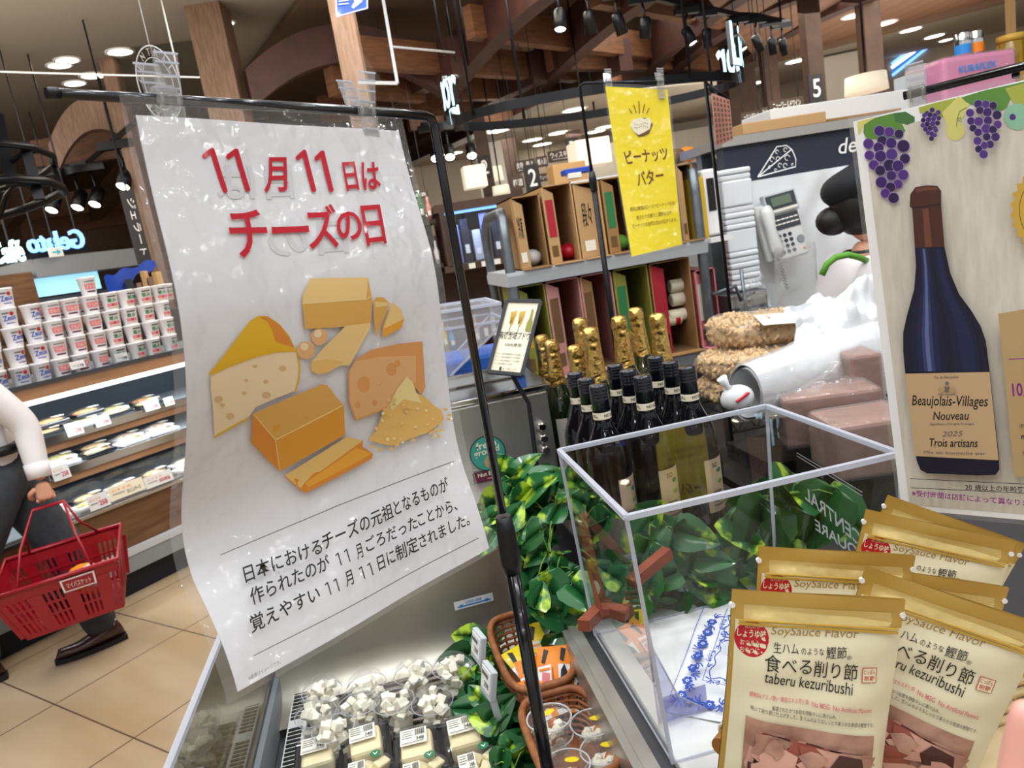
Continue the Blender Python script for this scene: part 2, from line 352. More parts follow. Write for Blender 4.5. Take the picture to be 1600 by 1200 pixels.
clear('cup_clear', '#ffffff', 0.018, 0.06, haze=0.05, fres=0.22); clear('bag_film', '#ffffff', 0.03, 0.10, haze=0.12, bump=0.8, bscale=26, fres=0.3); clear('thin_clear', '#ffffff', 0.01, fres=.08); clear('glass_panel', '#c9cdc9', 0.10); clear('hopper_clear', '#ffffff', 0.06, 0.06, haze=0.20); clear('violet_acrylic', '#d8d6ee', 0.12, haze=0.06, hazecol='#c8c8ea')
clear('frost_edge', '#ffffff', 0.2, 0.2, haze=0.7, hazecol='#ffffff')
mat('gold_foil', '#d8b265', 0.30, 1.0, bump=0.55, bscale=70); mat('green_glass', '#16240f', 0.06, coat=1.0, spec=0.7); mat('black_glass', '#0a0a0f', 0.04, spec=0.5); mat('cap_black', '#191b24', 0.25, coat=0.5)
mat('label_white', '#eeeadd', 0.6); mat('label_kraft', '#cbb093', 0.7); mat('label_olive', '#b9a860', 0.6)
mat('leaf', '#236332', 0.32, coat=0.35, color2='#b4d63a', scale=24, lo=0.55, hi=0.64, detail=4); mat('leaf_dark', '#174a22', 0.32, coat=0.35, color2='#2c6a2c', scale=18, lo=0.4, hi=0.75); mat('stem_green', '#6f9a3f', 0.5)
mat('marble', '#f3f2f2', 0.18, coat=0.3, color2='#c6c6c8', scale=9, lo=0.42, hi=0.75, detail=8); mat('cloth_white', '#f1f1f4', 0.9, bump=0.2, bscale=20); mat('blue_onion', '#3554b4', 0.9)
mat('red_wood', '#8f4a33', 0.5, color2='#7c3d2a', scale=12); mat('wicker', '#a5683f', 0.6, color2='#87502c', scale=60); mat('bamboo', '#b9803f', 0.45, color2='#8e5a26', scale=16, stretch=(1, 1, 1)); mat('straw', '#d9c49a', 0.8)
mat('cheese_white', '#f3eedc', 0.5, sss=0.15); mat('cheese_cream', '#e9dcb0', 0.5, sss=0.1); mat('green_sticker', '#23774b', 0.5)
mat('nuts', '#a87844', 0.45, coat=.3, color2='#e6c48e', scale=55, kind='voronoi', lo=0.1, hi=0.55); mat('bag_white', '#dfe1e4', 0.5, sss=0.2, bump=0.6, bscale=16, coat=0.25); mat('brown_block', '#9c7466', 0.5, coat=0.4, color2='#86604f', scale=10, bump=0.3, bscale=30)
mat('foam', '#e4e7ea', 0.6, bump=0.05); mat('skin', '#d9a184', 0.5, sss=0.1); mat('shirt', '#e9e4e6', 0.85, bump=0.35, bscale=9); mat('trousers', '#33363b', 0.9, color2='#3b3f44', scale=30); mat('belt', '#131316', 0.4); mat('shoe_brown', '#3a1f18', 0.25, coat=0.5); mat('sole', '#15110f', 0.6); mat('hair', '#14110f', 0.5); mat('basket_red', '#9c1022', 0.35, coat=0.3); mat('apron_green', '#5f9f36', 0.7); mat('collar_grey', '#b9b6b4', 0.8); mat('cap_cloth', '#15171d', 0.75)
mat('phone_body', '#d6d7d6', 0.4); mat('phone_screen', '#6d7a68', 0.2); mat('phone_key', '#2d3038', 0.4)
mat('pouch_gold', '#c4a04f', 0.36, 0.22, coat=0.3, bump=0.12, bscale=30); mat('pouch_gold_light', '#dcc27c', 0.3, 0.3, coat=0.4, bump=0.3, bscale=40); mat('pouch_cream', '#ece4c2', 0.4, coat=0.35, bump=0.06, bscale=22); mat('pouch_window', '#9c6f5d', 0.35, coat=0.5, color2='#c79a85', scale=38, bump=0.2); mat('shaving_pink', '#d2a08c', 0.45, coat=0.5); mat('shaving_dark', '#4a2a26', 0.45, coat=0.5); mat('shaving_red', '#9a5040', 0.45, coat=0.5); mat('gold_ink', '#a58548', 0.5); mat('seal_red', '#c46a4e', 0.5)
mat('pink_pack', '#e58cb4', 0.5); mat('pack_white', '#f2eff0', 0.4, coat=.4); mat('amber_clear', '#d8ac22', 0.15, trans=0.6, coat=.4)
mat('wood_front', '#7a5639', 0.5, color2='#5f4028', scale=3, stretch=(1, 1, 9)); mat('wood_fascia', '#b08460', 0.5, color2='#98704f', scale=3, stretch=(1, 1, 9)); mat('tray_black', '#16171a', 0.3, coat=0.4); mat('food_a', '#d39b52', 0.6, color2='#f0e0b8', scale=60); mat('food_b', '#c2603a', 0.6, color2='#e8c27a', scale=60); mat('food_c', '#b9b04a', 0.6, color2='#f0e7b0', scale=60); mat('food_d', '#e8e3d8', 0.6, color2='#c9a27c', scale=60)
mat('cheese_a', '#e3bd72', 0.5); mat('cheese_b', '#d8a656', 0.5); mat('cheese_c', '#dfb565', 0.5); mat('cheese_d', '#e8c684', 0.5); mat('cheese_y', '#e2b32c', 0.5); mat('cheese_o', '#dd9a35', 0.5); mat('cheese_p', '#ecd6ae', 0.5); mat('cheese_hole', '#d8b386', 0.5); mat('cheese_r', '#d99a5c', 0.5); mat('cheese_s', '#e0ae78', 0.5); mat('cheese_t', '#e6a43c', 0.5); mat('cheese_u', '#d98a34', 0.5); mat('cheese_v', '#ecd795', 0.5); mat('cheese_w', '#efdf9f', 0.5); mat('cheese_x', '#e3b96b', 0.5)
mat('grape_a', '#3d2165', 0.5); mat('grape_b', '#52307f', 0.5); mat('grape_c', '#2c1a4a', 0.5); mat('grape_rim', '#9a86bd', 0.5); mat('vine_green', '#5f8f3a', 0.5); mat('vine_dark', '#47763f', 0.5); mat('vine_lime', '#a9b14a', 0.5); mat('vine_yellow', '#d9d37a', 0.5); mat('mint_print', '#8fc0a0', 0.5)
mat('bottle_ink', '#16162b', 0.5); mat('bottle_sheen', '#353e69', 0.5); mat('bottle_mid', '#1f2446', 0.5); mat('bottle_low', '#191b35', 0.5); mat('bottle_light', '#5f6b96', 0.5); mat('capsule_brown', '#4c2a20', 0.5); mat('capsule_light', '#6f4433', 0.5); mat('label_tan', '#c5a67f', 0.5)

# ------------------------------------------------------------------ the setting
mt = mat('floor_tile', '#bda78a', 0.28, coat=0.15, color2='#a8906f', scale=3, stretch=(1, .3, 1))
nt = mt.node_tree; pb = nt.nodes['Principled BSDF']; cr = [n for n in nt.nodes if n.type == 'VALTORGB'][0]
bt = nt.nodes.new('ShaderNodeTexBrick'); bt.offset = 0.0; bt.inputs['Scale'].default_value = 1.0; bt.inputs['Mortar Size'].default_value = 0.0035; bt.inputs['Brick Width'].default_value = 0.577; bt.inputs['Row Height'].default_value = 0.577; bt.inputs['Mortar Smooth'].default_value = 0.0
bt.inputs['Mortar'].default_value = lin('#5b4a3a'); tcn = nt.nodes.new('ShaderNodeTexCoord'); nt.links.new(tcn.outputs['Object'], bt.inputs['Vector'])
nt.links.new(cr.outputs[0], bt.inputs['Color1']); nt.links.new(cr.outputs[0], bt.inputs['Color2']); nt.links.new(bt.outputs['Color'], pb.inputs['Base Color'])
b = MB('floor_tile'); b.box((0, 0, -0.05), (60, 60, 0.1)); fl = b.build('floor'); fl.rotation_euler = (0, 0, math.atan2(E1.y, E1.x)); fl.location = D(1.12, 3.21, 0); struct(fl)

b = MB('taupe_ceiling'); b.box((0, 14.3, 4.45), (40, 23.4, 0.1)); b.box((3, -1.4, 3.78), (22, 8.0, .08)); struct(b.build('ceiling'))
b = MB('brown_wall'); b.box((0, 25.0, 2.2), (44, 0.2, 4.6)); struct(b.build('wall_back'))
b = MB('greige_wall'); b.box((-19.0, 13, 2.2), (0.2, 24, 4.6)); struct(b.build('wall_left'))
b = MB('greige_wall'); b.box((19.0, 13, 2.2), (0.2, 24, 4.6)); struct(b.build('wall_right'))
# the lower ceiling on the right: wood planks near, then a pale strip, then the far pale wall
def slab(name, m, px, z, t=0.08):
    q = [G(x, y, z) for x, y in px]; b = MB(m); b.hexa(q + [p + UP * t for p in q]); return struct(b.build(name))
slab('ceiling_wood', 'wood_plank', [(1185, 98), (1620, -16), (1620, -120), (1100, -10)], 3.6)
slab('ceiling_soffit', 'white_ceiling', [(1165, 145), (1620, 36), (1620, -13), (1183, 101)], 3.64)
b = MB('brown_wall'); b.beam(G(1170, 103, 3.58), G(1625, -16, 3.58), 0.12, 0.10); struct(b.build('trim_1'))
def vwall(name, m, pa, pb_, za, zb, t=0.12):   # a wall through two floor-plan points
    a, c = Vector((pa.x, pa.y, 0)), Vector((pb_.x, pb_.y, 0)); n = (c - a).cross(UP).normalized() * t
    b = MB(m); b.hexa([a + UP * za, c + UP * za, c - n + UP * za, a - n + UP * za, a + UP * zb, c + UP * zb, c - n + UP * zb, a - n + UP * zb]); return struct(b.build(name))
WA, WB = G(1165, 145, 3.64), G(1620, 36, 3.64)
vwall('wall_far_right', 'greige_wall', WA, WB, 0, 3.64)
vwall('wall_alcove', 'white_wall', G(1284, 90, 3.64) - E1 * 0.25, G(1356, 75, 3.64) - E1 * 0.25, 0, 3.6)
vwall('wall_liquor', 'white_wall', P(752, 300, 12.5), P(800, 300, 12.5), 0, 3.2)
vwall('wall_liquor_far', 'white_wall', P(900, 260, 13.5), P(1150, 230, 13.5), 0, 2.9)
vwall('wall_whisky', 'greige_wall', P(640, 262, 14.2), P(1150, 190, 14.2), 0, 3.2)
slab('ceiling_whisky', 'white_ceiling', [(640, 262), (1120, 205), (1120, 135), (900, 150), (640, 255)][:1] + [(1120, 190), (1120, 128), (895, 150)], 3.12)
vwall('wall_kitchen', 'white_wall', Vector((1.85, 3.42, 0)), Vector((4.5, 3.42, 0)), 0, 1.70)

# columns of brown wood, each its own piece of the building
def column(name, px, py, dep, w, top=4.4, m='column_wood', d=None, label=None):
    p = P(px, py, dep); b = MB(m); b.box((p.x, p.y, top / 2), (w, d or w, top), rotm(0, 0, -0.15)); return struct(b.build(name))
column('column_front', 340, 85, 8.0, 0.36, m='column_wood')
column('column_glazed', 172, 100, 9.0, 0.17)
column('column_middle', 549, 90, 6.4, 0.19)
column('column_shelf', 893, 200, 11.0, 0.22, 2.9, 'dark_column'); column('column_lamp', 757, 250, 10.5, 0.18, 3.2, 'dark_column'); column('column_liquor', 797, 240, 11.5, 0.2, 3.0, 'dark_column')
column('column_wine', 1271, 110, 8.2, 0.17, 3.6, 'dark_column'); column('column_end', 1361, 98, 8.8, 0.2, 3.6, 'dark_column'); column('column_far', 1203, 130, 11.0, 0.2, 3.6, 'dark_column'); column('column_dark', 1150, 110, 12.0, 0.45, 3.6, 'dark_column')
column('column_edge', 1580, 60, 4.2, 0.035, 3.6, 'kraft_light')

# roof timbers: dark arched beams and paler purlins
def arch(name, pa, za, pb_, zb, w=0.16, h=0.42, sag=0.25, m='beam_wood', n=10):
    A, B = G(*pa, za), G(*pb_, zb); b = MB(m); prev = None; x = (B - A).cross(UP).normalized() * (w / 2)
    for i in range(n + 1):
        t = i / n; c = A.lerp(B, t) + UP * (4 * sag * t * (1 - t))
        r = [b.v(c - x), b.v(c + x), b.v(c + x + UP * h), b.v(c - x + UP * h)]
        if prev: b.bridge(prev, r, False)
        else: b.f(r[::-1])
        prev = r
    b.f(prev); return struct(b.build(name))
arch('beam_wide', (705, 152), 3.35, (900, -30), 3.55, 0.2, 0.5, 0.1)
arch('beam_second', (842, 150), 3.35, (1085, -40), 3.55, 0.2, 0.5, 0.1)
arch('beam_third', (985, 150), 3.35, (1235, -40), 3.5, 0.2, 0.45, 0.15)
arch('beam_fourth', (1012, 155), 3.3, (1335, -22), 3.4, 0.2, 0.4, 0.25)
arch('beam_fifth', (1050, 192), 3.25, (1440, -25), 3.35, 0.22, 0.35, 0.3)
arch('beam_left_arch', (395, 172), 3.3, (690, 150), 3.3, 0.18, 0.4, 0.42, 'beam_wood', 16)
arch('beam_far_arch', (90, 278), 3.25, (245, 262), 3.25, 0.2, 0.4, 0.55, 'column_wood', 16)
arch('beam_cross', (520, 245), 3.4, (720, 115), 3.4, 0.2, 0.4, 0.1)
arch('beam_cross_second', (600, 262), 3.35, (845, 130), 3.4, 0.2, 0.4, 0.1)
arch('beam_cross_third', (690, 262), 3.3, (980, 110), 3.4, 0.2, 0.4, 0.15)
arch('beam_left_brace', (20, 355), 3.1, (75, 290), 3.3, 0.2, 0.35, 0.0, 'dark_column'); arch('beam_left_brace_second', (150, 345), 3.1, (215, 278), 3.3, 0.2, 0.35, 0.0, 'dark_column')
for i, (a, c, z) in enumerate([((735, 60), (1060, 98), 3.6), ((565, 108), (900, 128), 3.5), ((690, 158), (1010, 150), 3.45), ((520, 150), (660, 160), 3.4), ((505, 190), (760, 175), 3.45), ((640, 205), (800, 190), 3.45), ((930, 10), (1230, 60), 3.65), ((860, 110), (1120, 110), 3.5)]):
    arch('beam_purlin', a, z, c, z, 0.14, 0.32, 0.0, 'purlin_wood', 1)
for i, (a, c, z) in enumerate([((60, 268), (250, 238), 3.5), ((0, 352), (240, 318), 3.25), ((40, 375), (230, 345), 3.1)]):
    arch('beam_left_purlin', a, z, c, z, 0.16, 0.4, 0.0, 'purlin_wood', 1)
# brown panelled ceiling bay between the timbers
mat('brown_ceiling', '#54402f', 0.8)
slab('ceiling_bay', 'brown_ceiling', [(330, 190), (1000, 200), (1240, -90), (520, -60)], 4.3)
slab('ceiling_bay_left', 'brown_ceiling', [(60, 300), (330, 280), (420, 185), (120, 230)], 4.25)
# ------------------------------------------------------------------ ceiling lamps
def downlight(px, py, z, r, label, m='lamp_glow'):
    r *= 1.35
    p = G(px, py, z - 0.012); t = thing('downlight', label, 'ceiling light', (p.x, p.y, z), 0, 'round downlights')
    b = MB('white_plastic'); b.lathe([(r * 1.25, 0), (r * 1.25, -0.014), (r, -0.014), (r, -0.004)], 20, cap0=False, cap1=False); b.build('trim_ring', t, False)
    b = MB(m); b.lathe([(r, -0.009), (0.0, -0.008)], 20, cap0=True, cap1=False); b.build('lens', t, False)
dl = [(105, 95, 4.4, .09, 'left of the wooden post, upper of a close pair'), (93, 103, 4.4, .09, 'left of the wooden post, lower of a close pair'), (145, 119, 4.4, .1, 'just above the poster bar end'), (117, 131, 4.4, .09, 'lowest of the group left of the post'), (188, 82, 4.4, .1, 'between the wooden posts, greenish and bright'),
      (352, 37, 4.4, .07, 'beside the tall brown column'), (18, 325, 4.4, .13, 'behind the black scroll frame at the edge'), (87, 331, 4.4, .12, 'above the gelato lettering'), (144, 331, 4.4, .12, 'above the gelato lettering, further along'), (198, 326, 4.4, .14, 'beside the poster edge above the counter'),
      (653, 151, 4.3, .08, 'under the crossing beams near the poster bar corner'), (663, 196, 4.4, .09, 'right below the poster bar corner'), (778, 205, 3.12, .12, 'right of the glowing letters'), (897, 172, 3.12, .12, 'beside the brown column under the ring'), (873, 208, 3.12, .13, 'whisky aisle, above the sign'), (930, 206, 3.12, .13, 'between column and yellow sign'), (945, 199, 3.12, .12, 'touching the yellow sign edge'), (832, 219, 3.12, .13, 'above the spirits sign, leftmost'), (847, 226, 3.12, .13, 'above the spirits sign, lower'), (707, 240, 3.12, .13, 'below the glowing letters'),
      (979, 94, 4.3, .07, 'between the dark beams above the ring'), (1335, 25, 3.6, .10, 'in the wood plank ceiling, first'), (1383, 37, 3.6, .10, 'in the wood plank ceiling, second'), (1423, 47, 3.64, .11, 'in the pale soffit, left'), (1460, 57, 3.64, .11, 'in the pale soffit, right'), (1243, 96, 3.64, .12, 'beside the numbered wine column'), (1185, 129, 3.64, .12, 'above the sparkling wine sign'), (1478, 63, 3.64, .08, 'small, right end of the soffit')]
for px, py, z, r, w in dl: downlight(px, py, z, r, 'round ceiling downlight ' + w)
# lamps added over and beyond the counter, out of the picture above and behind the camera: they make the glints on foil, film and glass
mat('lamp_counter', '#fff3dc', emit=20.0)
for i, (x, y) in enumerate(LAMPS):
    t = thing('downlight', 'unseen round ceiling downlight added for glints around the cheese counter', 'ceiling light', (x, y, 3.74), 0, 'lamps over the counter')
    b = MB('white_plastic'); b.lathe([(.10, 0), (.10, -.014), (.075, -.014), (.075, -.004)], 16, cap0=False, cap1=False); b.build('trim_ring', t, False)

TOPS = []
def track(label, up):
    b = MB('black_metal'); q = [TOPS[0] * 2 - TOPS[1] * 1.0] + TOPS + [TOPS[-1] + (TOPS[-1] - TOPS[-2]) * .6]
    q[0] = TOPS[0] + (q[0] - TOPS[0]) * .6
    for i in range(len(q) - 1): b.beam(q[i] + UP * .02, q[i + 1] + UP * .02, .05, .045)
    o = tag(b.build('lighting_track'), label, 'track'); k = 0
    for c in (TOPS[0], TOPS[-1]): b = MB('black_metal'); b.beam(c + UP * .04, Vector((c.x, c.y, up)), .016, .016); b.build('hanging_rod', o)
    TOPS.clear()
def spotlight(px, py, z, aim, lit, label, s=1.0):
    p = G(px, py, z); t = thing('track_spotlight', label, 'spotlight', p + UP * 0.22 * s, 0, 'track spotlights')
    d = Vector(aim).normalized(); X = d.orthogonal().normalized(); Y = d.cross(X); o = Vector((0, 0, -0.22 * s))
    b = MB('black_metal'); b.lathe([(.035 * s, -.10 * s), (.052 * s, -.08 * s), (.056 * s, .09 * s), (.05 * s, .09 * s), (.045 * s, .07 * s)], 16, o, X, Y, d, cap1=False); b.build('lamp_head', t, False)
    b = MB('lamp_spot' if lit else 'dark_grey'); b.lathe([(.046 * s, .075 * s), (0, .08 * s)], 16, o, X, Y, d, cap0=True, cap1=False); b.build('lens', t, False)
    b = MB('black_metal'); b.tube([o - d * .02, o - d * .05 + UP * .1 * s, (0, 0, 0)], .013 * s, 8); b.build('bracket', t, False)
    b = MB('black_metal'); b.box((0, 0, .03 * s), (.26 * s, .07 * s, .06 * s)); b.build('driver_box', t, False); TOPS.append(p + UP * .28 * s)
sp = [(875, 32, (-.2, -.3, -1), 1, 'first from left, shining'), (922, 36, (.1, .3, -1), 0, 'second from left, unlit'), (968, 38, (.3, .2, -1), 0, 'third from left, unlit and tilted'), (1008, 44, (-.1, .2, -1), 0, 'fourth from left, unlit'), (1077, 57, (.3, -.3, -1), 1, 'fifth from left, shining'), (1105, 60, (.1, .2, -1), 0, 'sixth from left, unlit'), (1156, 68, (.3, -.4, -1), 1, 'seventh from left, shining over the ring'), (1184, 68, (.5, .2, -1), 0, 'eighth from left, on the crowded end'), (1207, 72, (.2, .3, -1), 0, 'ninth from left, on the crowded end'), (1224, 74, (.3, .3, -1), 0, 'last at the right end of the track')]
for px, py, aim, lit, w in sp: spotlight(px, py, 2.98, aim, lit, 'black track spotlight ' + w, .85)
track('black lighting track carrying the row of spotlights', 4.28)
for px, py, w in [(84, 317, 'leftmost of three'), (124, 313, 'middle of three'), (151, 308, 'right of three, brightest'), (195, 279, 'by the poster edge, angled')]:
    spotlight(px, py, 3.0, (-.2, -.6, -.8), 1, 'track spotlight over the gelato area ' + w, 1.6)
track('black lighting track above the gelato letters', 4.2)
for px, py, w in [(680, 240, 'left one under the glowing letters'), (702, 238, 'middle one under the glowing letters'), (736, 236, 'right one under the glowing letters')]:
    spotlight(px, py, 2.95, (-.1, -.7, -.7), 1, 'track spotlight ' + w, 1.5)
track('short black lighting track under the glowing letters', 4.3)

# ------------------------------------------------------------------ ring sign over the liquor department
C0 = QY(935, 160, 5.4); rx = (QY(1160, 118, 5.4) - QY(722, 190, 5.4)).length / 2
t = thing('ring_sign', 'black hanging ring sign with glowing cyan letters behind the yellow banner', 'sign', (C0.x, C0.y, C0.z))
b = MB('black_metal')
N = 64; R0 = [b.v((rx * math.cos(2 * PI * i / N), rx * .5 * math.sin(2 * PI * i / N), z)) for z in (-.03, .03) for i in range(N)]
for i in range(N): b.f([R0[i], R0[(i + 1) % N], R0[N + (i + 1) % N], R0[N + i]])
R1 = [b.v(((rx - .02) * math.cos(2 * PI * i / N), (rx * .5 - .02) * math.sin(2 * PI * i / N), z)) for z in (-.03, .03) for i in range(N)]
for i in range(N):
    b.f([R1[N + i], R1[N + (i + 1) % N], R1[(i + 1) % N], R1[i]]); b.f([R0[N + i], R0[N + (i + 1) % N], R1[N + (i + 1) % N], R1[N + i]]); b.f([R0[(i + 1) % N], R0[i], R1[i], R1[(i + 1) % N]])
b.build('ring_band', t, False)
for a in (0.4, 2.0, 3.6, 5.2): b = MB('black_metal'); b.tube([(rx * math.cos(a), rx * .5 * math.sin(a), 0), (rx * math.cos(a), rx * .5 * math.sin(a), 4.3 - C0.z)], .010, 8); b.build('hanging_rod', t, False)
def wrap_text(txt, a0, a1, z0, z1, m, name, parent, r, depth=.03, flip=False):
    ar = Art(.0001); ar.text(txt, (0, 0), (1, 0), (0, 1), m, 0.015); vs, fs, _, _ = ar.items[0]
    b = MB(m)
    def at(u, v, k):
        a = a0 + (a1 - a0) * u; q = r + k; return b.v((q * math.cos(a), q * math.sin(a) * .5, z0 + (z1 - z0) * v))
    o = [at(x, y, 0.0) for x, y in vs]; i2 = [at(x, y, depth) for x, y in vs]
    for f in fs: b.f([o[i] for i in f]); b.f([i2[i] for i in f][::-1])
    cnt = {}
    for f in fs:
        for i in range(len(f)): e = (f[i], f[(i + 1) % len(f)]); cnt[e] = 1
    b.use('black_gloss')
    for (p, q) in list(cnt):
        if (q, p) not in cnt: b.f([o[p], o[q], i2[q], i2[p]])
    return b.build(name, parent, False)
for txt, a0, a1 in (('Liquor', PI * .86, PI * 1.12), ('Liquor', -PI * .20, PI * .10)): wrap_text(txt, a0, a1, .0 if a0 > 1 else -.02, .36, 'cyan_glow', 'glowing_lettering', t, rx + .01)

# ------------------------------------------------------------------ cafe and gelato sign, scroll frame, counter on the far left
GB = 9.0
def letters(txt, o, x, y, n, m, depth=.05):      # a row of thick letters standing free
    vs, fs, _ = glyphs(txt, .012); b = MB(m)
    f0 = [b.v(o + x * a + y * c) for a, c in vs]; k0 = [b.v(o + x * a + y * c + n * depth) for a, c in vs]; ed = {}
    for f in fs:
        b.f([f0[i] for i in f])
        for i in range(len(f)): ed[(f[i], f[(i + 1) % len(f)])] = 1
    for f in fs: b.f([k0[i] for i in f][::-1])
    for (p, q) in list(ed):
        if (q, p) not in ed: b.f([f0[p], f0[q], k0[q], k0[p]])
    return b
nrm = -E2
t = thing('gelato_sign', 'glowing blue gelato letters seen from behind on black bar', 'sign', QD(85, 385, GB))
o = QD(132, 385, GB); x = QD(45, 398, GB) - o; x.z = 0; letters('Gelato', o - UP * .02, x, UP * .22, nrm, 'blue_glow').build('gelato_lettering', t)
b = MB('black_metal'); b.beam(QD(20, 405, GB), QD(140, 388, GB), .04, .06); b.build('hanging_bar', t)
for q in (QD(60, 395, GB), QD(125, 387, GB)): b = MB('black_metal'); b.beam(q, Vector((q.x, q.y, 4.38)), .015, .015); b.build('hanging_rod', t)
t = thing('cafe_sign', 'bright cyan cafe lettering at the left edge', 'sign', QD(10, 405, 8.2))
o = QD(-12, 414, 8.2); x = QD(36, 400, 8.2) - o; x.z = 0; letters('Café', o, x, UP * .22, nrm, 'cyan_glow').build('cafe_lettering', t)
b = MB('black_metal'); b.beam(QD(-20, 416, 8.2), QD(38, 405, 8.2), .04, .04); b.beam(QD(20, 402, 8.2), QD(20, 402, 8.2) + UP * 2.3, .015, .015); b.build('hanging_bar', t)
p = QD(87, 394, 8.8); t = thing('arrow_sign', 'small white sign with a cyan arrow under the gelato letters', 'sign', p)
b = MB('white_plastic'); b.box((0, 0, 0), (.15, .02, .10), rotm(0, 0, math.atan2(E1.y, E1.x))); b.build('plate', t, False)
a = Art(.002); a.poly([(k * .42, l * .45) for k, l in ((-.10, -.02), (.02, -.02), (.02, -.07), (.12, 0), (.02, .07), (.02, .02), (-.10, .02))], 'cyan_ink' if 'cyan_ink' in MATS else mat('cyan_ink', '#1fb6c4').name); b = MB(); a.put(b, flat(-E2 * .012, E1, UP), base=.001); b.build('arrow', t, False)
b = MB('black_metal'); b.beam(p + UP * .05, Vector((p.x, p.y, 4.38)), .012, .012); b.build('hanging_rod', t)
# ice cream counter with canopy
t = thing('ice_cream_counter', 'grey canopied ice cream counter glowing pale blue behind the yogurt', 'counter', D(4.7, 9.6, 0))
x0, x1 = QD(50, 400, GB), QD(222, 385, GB)
def abox(b, a0, a1, b0, b1, z0, z1): return b.hexa([D(a0, b0, z0), D(a1, b0, z0), D(a1, b1, z0), D(a0, b1, z0), D(a0, b0, z1), D(a1, b0, z1), D(a1, b1, z1), D(a0, b1, z1)])
A0, A1 = x0.dot(E1), x1.dot(E1)
b = MB('mid_grey'); abox(b, A0, A1, 9.0, 10.4, 1.95, 2.16); b.build('canopy', t)
b = MB('panel_glow'); abox(b, A0 + .05, A1 - .5, 9.25, 9.3, 1.74, 1.95); b.build('lit_panel', t)
b = MB('dark_grey'); abox(b, A0 + .05, A1, 9.3, 10.3, .95, 1.72); b.build('back_wall', t)
b = MB('strip_glow'); abox(b, A0 + .1, A1 - .9, 9.1, 9.14, 1.60, 1.63); b.build('light_strip', t)
b = MB('light_grey'); abox(b, A0, A1, 8.9, 9.3, 0, 1.0); b.build('counter_front', t)
b = MB('wood_front'); abox(b, A0 - 1.6, A0 - .05, 9.0, 9.4, 0, 2.02); tag(b.build('wooden_cabinet'), 'brown wooden cabinet behind the cafe letters', 'cabinet')
# scroll frame of black bars
t = thing('scroll_frame', 'black wrought metal scroll frame hanging at the left edge', 'hanging frame', P(20, 290, 4.6))
b = MB('black_metal')
def fr(pts, r=.016): b.tube([P(x, y, 4.6 + k) for x, y, k in pts], r, 8)
fr([(-60, 232, -.3), (5, 224, -.2), (50, 230, 0), (82, 243, .2), (86, 258, .4), (70, 270, .6), (40, 284, .7), (0, 296, .7)], .022)
fr([(-60, 285, -.3), (20, 279, -.2), (70, 283, 0), (96, 292, .2), (100, 300, .4), (80, 310, .6), (40, 326, .7), (0, 338, .7)], .028)
fr([(18, 254, 0), (35, 238, 0), (60, 236, .1)]); fr([(0, 338, .3), (10, 305, .2), (25, 288, .1), (45, 290, .1), (55, 300, .1)])
b.build('scroll_bars', t); b = MB('black_metal')
b.beam(P(-4, 180, 4.6), P(20, 290, 4.6), .07, .03); b.beam(P(38, 222, 4.6), P(62, 312, 4.6), .06, .03); b.beam(P(-4, 180, 4.6), P(-4, 180, 4.6) + UP * 2.0, .03, .03); b.beam(P(82, 256, 5.0), P(96, 292, 4.8), .03, .02); b.build('upright_bar', t)
p = P(212, 355, 8.0); t = thing('hanging_sign', 'narrow black hanging sign with white lettering beside the poster edge', 'sign', p)
b = MB('sign_black'); b.box((0, 0, 0), (.14, .04, .78), rotm(0, 0, .7)); b.build('board', t, False)
ar = Art(.002); ar.text('ジェラート', (-.30, -.04), (.6, 0), (0, .08), 'white_print'); b = MB(); ar.put(b, flat(Vector((0, 0, 0)) - E2 * .03, -UP, E1, -E2)); b.build('lettering', t, False)
b = MB('black_metal'); b.beam((p.x, p.y, p.z + .38), (p.x, p.y, 4.38), .015, .015); b.build('hanging_rod', t)

# ------------------------------------------------------------------ clear partition, emblem, blue card, wires
t = thing('hanging_partition', 'clear hanging partition with white edges above the poster', 'partition', P(575, 60, 3.0))
pc = [P(498, -40, 3.0), P(592, -40, 3.0), P(621, 130, 3.0), P(560, 129, 3.0)]
b = MB('thin_clear'); b.f([b.v(q) for q in pc]); b.build('clear_sheet', t)
b = MB('frost_edge'); b.beam(pc[1], pc[2], .012, .012); b.beam(pc[2], pc[3], .012, .012); b.build('edge_strip', t)
b = MB('frost_edge'); b.tube([P(612, 73, 3.0), P(710, 82, 3.4)], .005, 6); b.build('support_wire', t)
b = MB('black_metal'); b.tube([pc[1], pc[1] + UP * 1.6], .004, 6); b.build('hanging_wire', t)
sh = Sheet(P(523, -46, 2.9), P(573, -54, 2.92), P(574, 14, 2.92), P(526, 27, 2.9)); t = thing('blue_card', 'blue printed card with white picture at top edge', 'sign', sh.at(.5, .5))
b = MB('blue_card_print' if 'blue_card_print' in MATS else mat('blue_card_print', '#3e6ad6', .4, coat=.5).name); b.grid(lambda u, v: sh.at(u, v), 2, 2); b.build('card', t)
a = sh.art(.0006); a.ppoly([(551, -6), (567, -10), (566, 3), (560, 8), (552, 14), (549, 11), (554, 3)], 'white_print'); 
for i in range(3): a.pline([(529, -2 + i * 5), (545, -4 + i * 5)], 1.6, 'white_print')
a.pline([(524, -46), (526, 26.5), (574, 13.5), (573, -54)], 2.5, 'white_print', True); b = MB(); a.done(b, 2, 2, .002); b.build('print', t)
b = MB('black_metal'); b.tube([sh.at(.5, .02), sh.at(.5, .02) + UP * 1.6], .003, 6); b.build('hanging_wire', t)
t = thing('round_emblem', 'round clear emblem with white ring lettering behind the left clip', 'emblem', P(247, 128, 1.6))
pe = P(248, 131, 1.6); X = (P(268, 131, 1.6) - pe).normalized(); n = -CAMZ; Y = Vector((0, 0, 1)); rr_ = .043
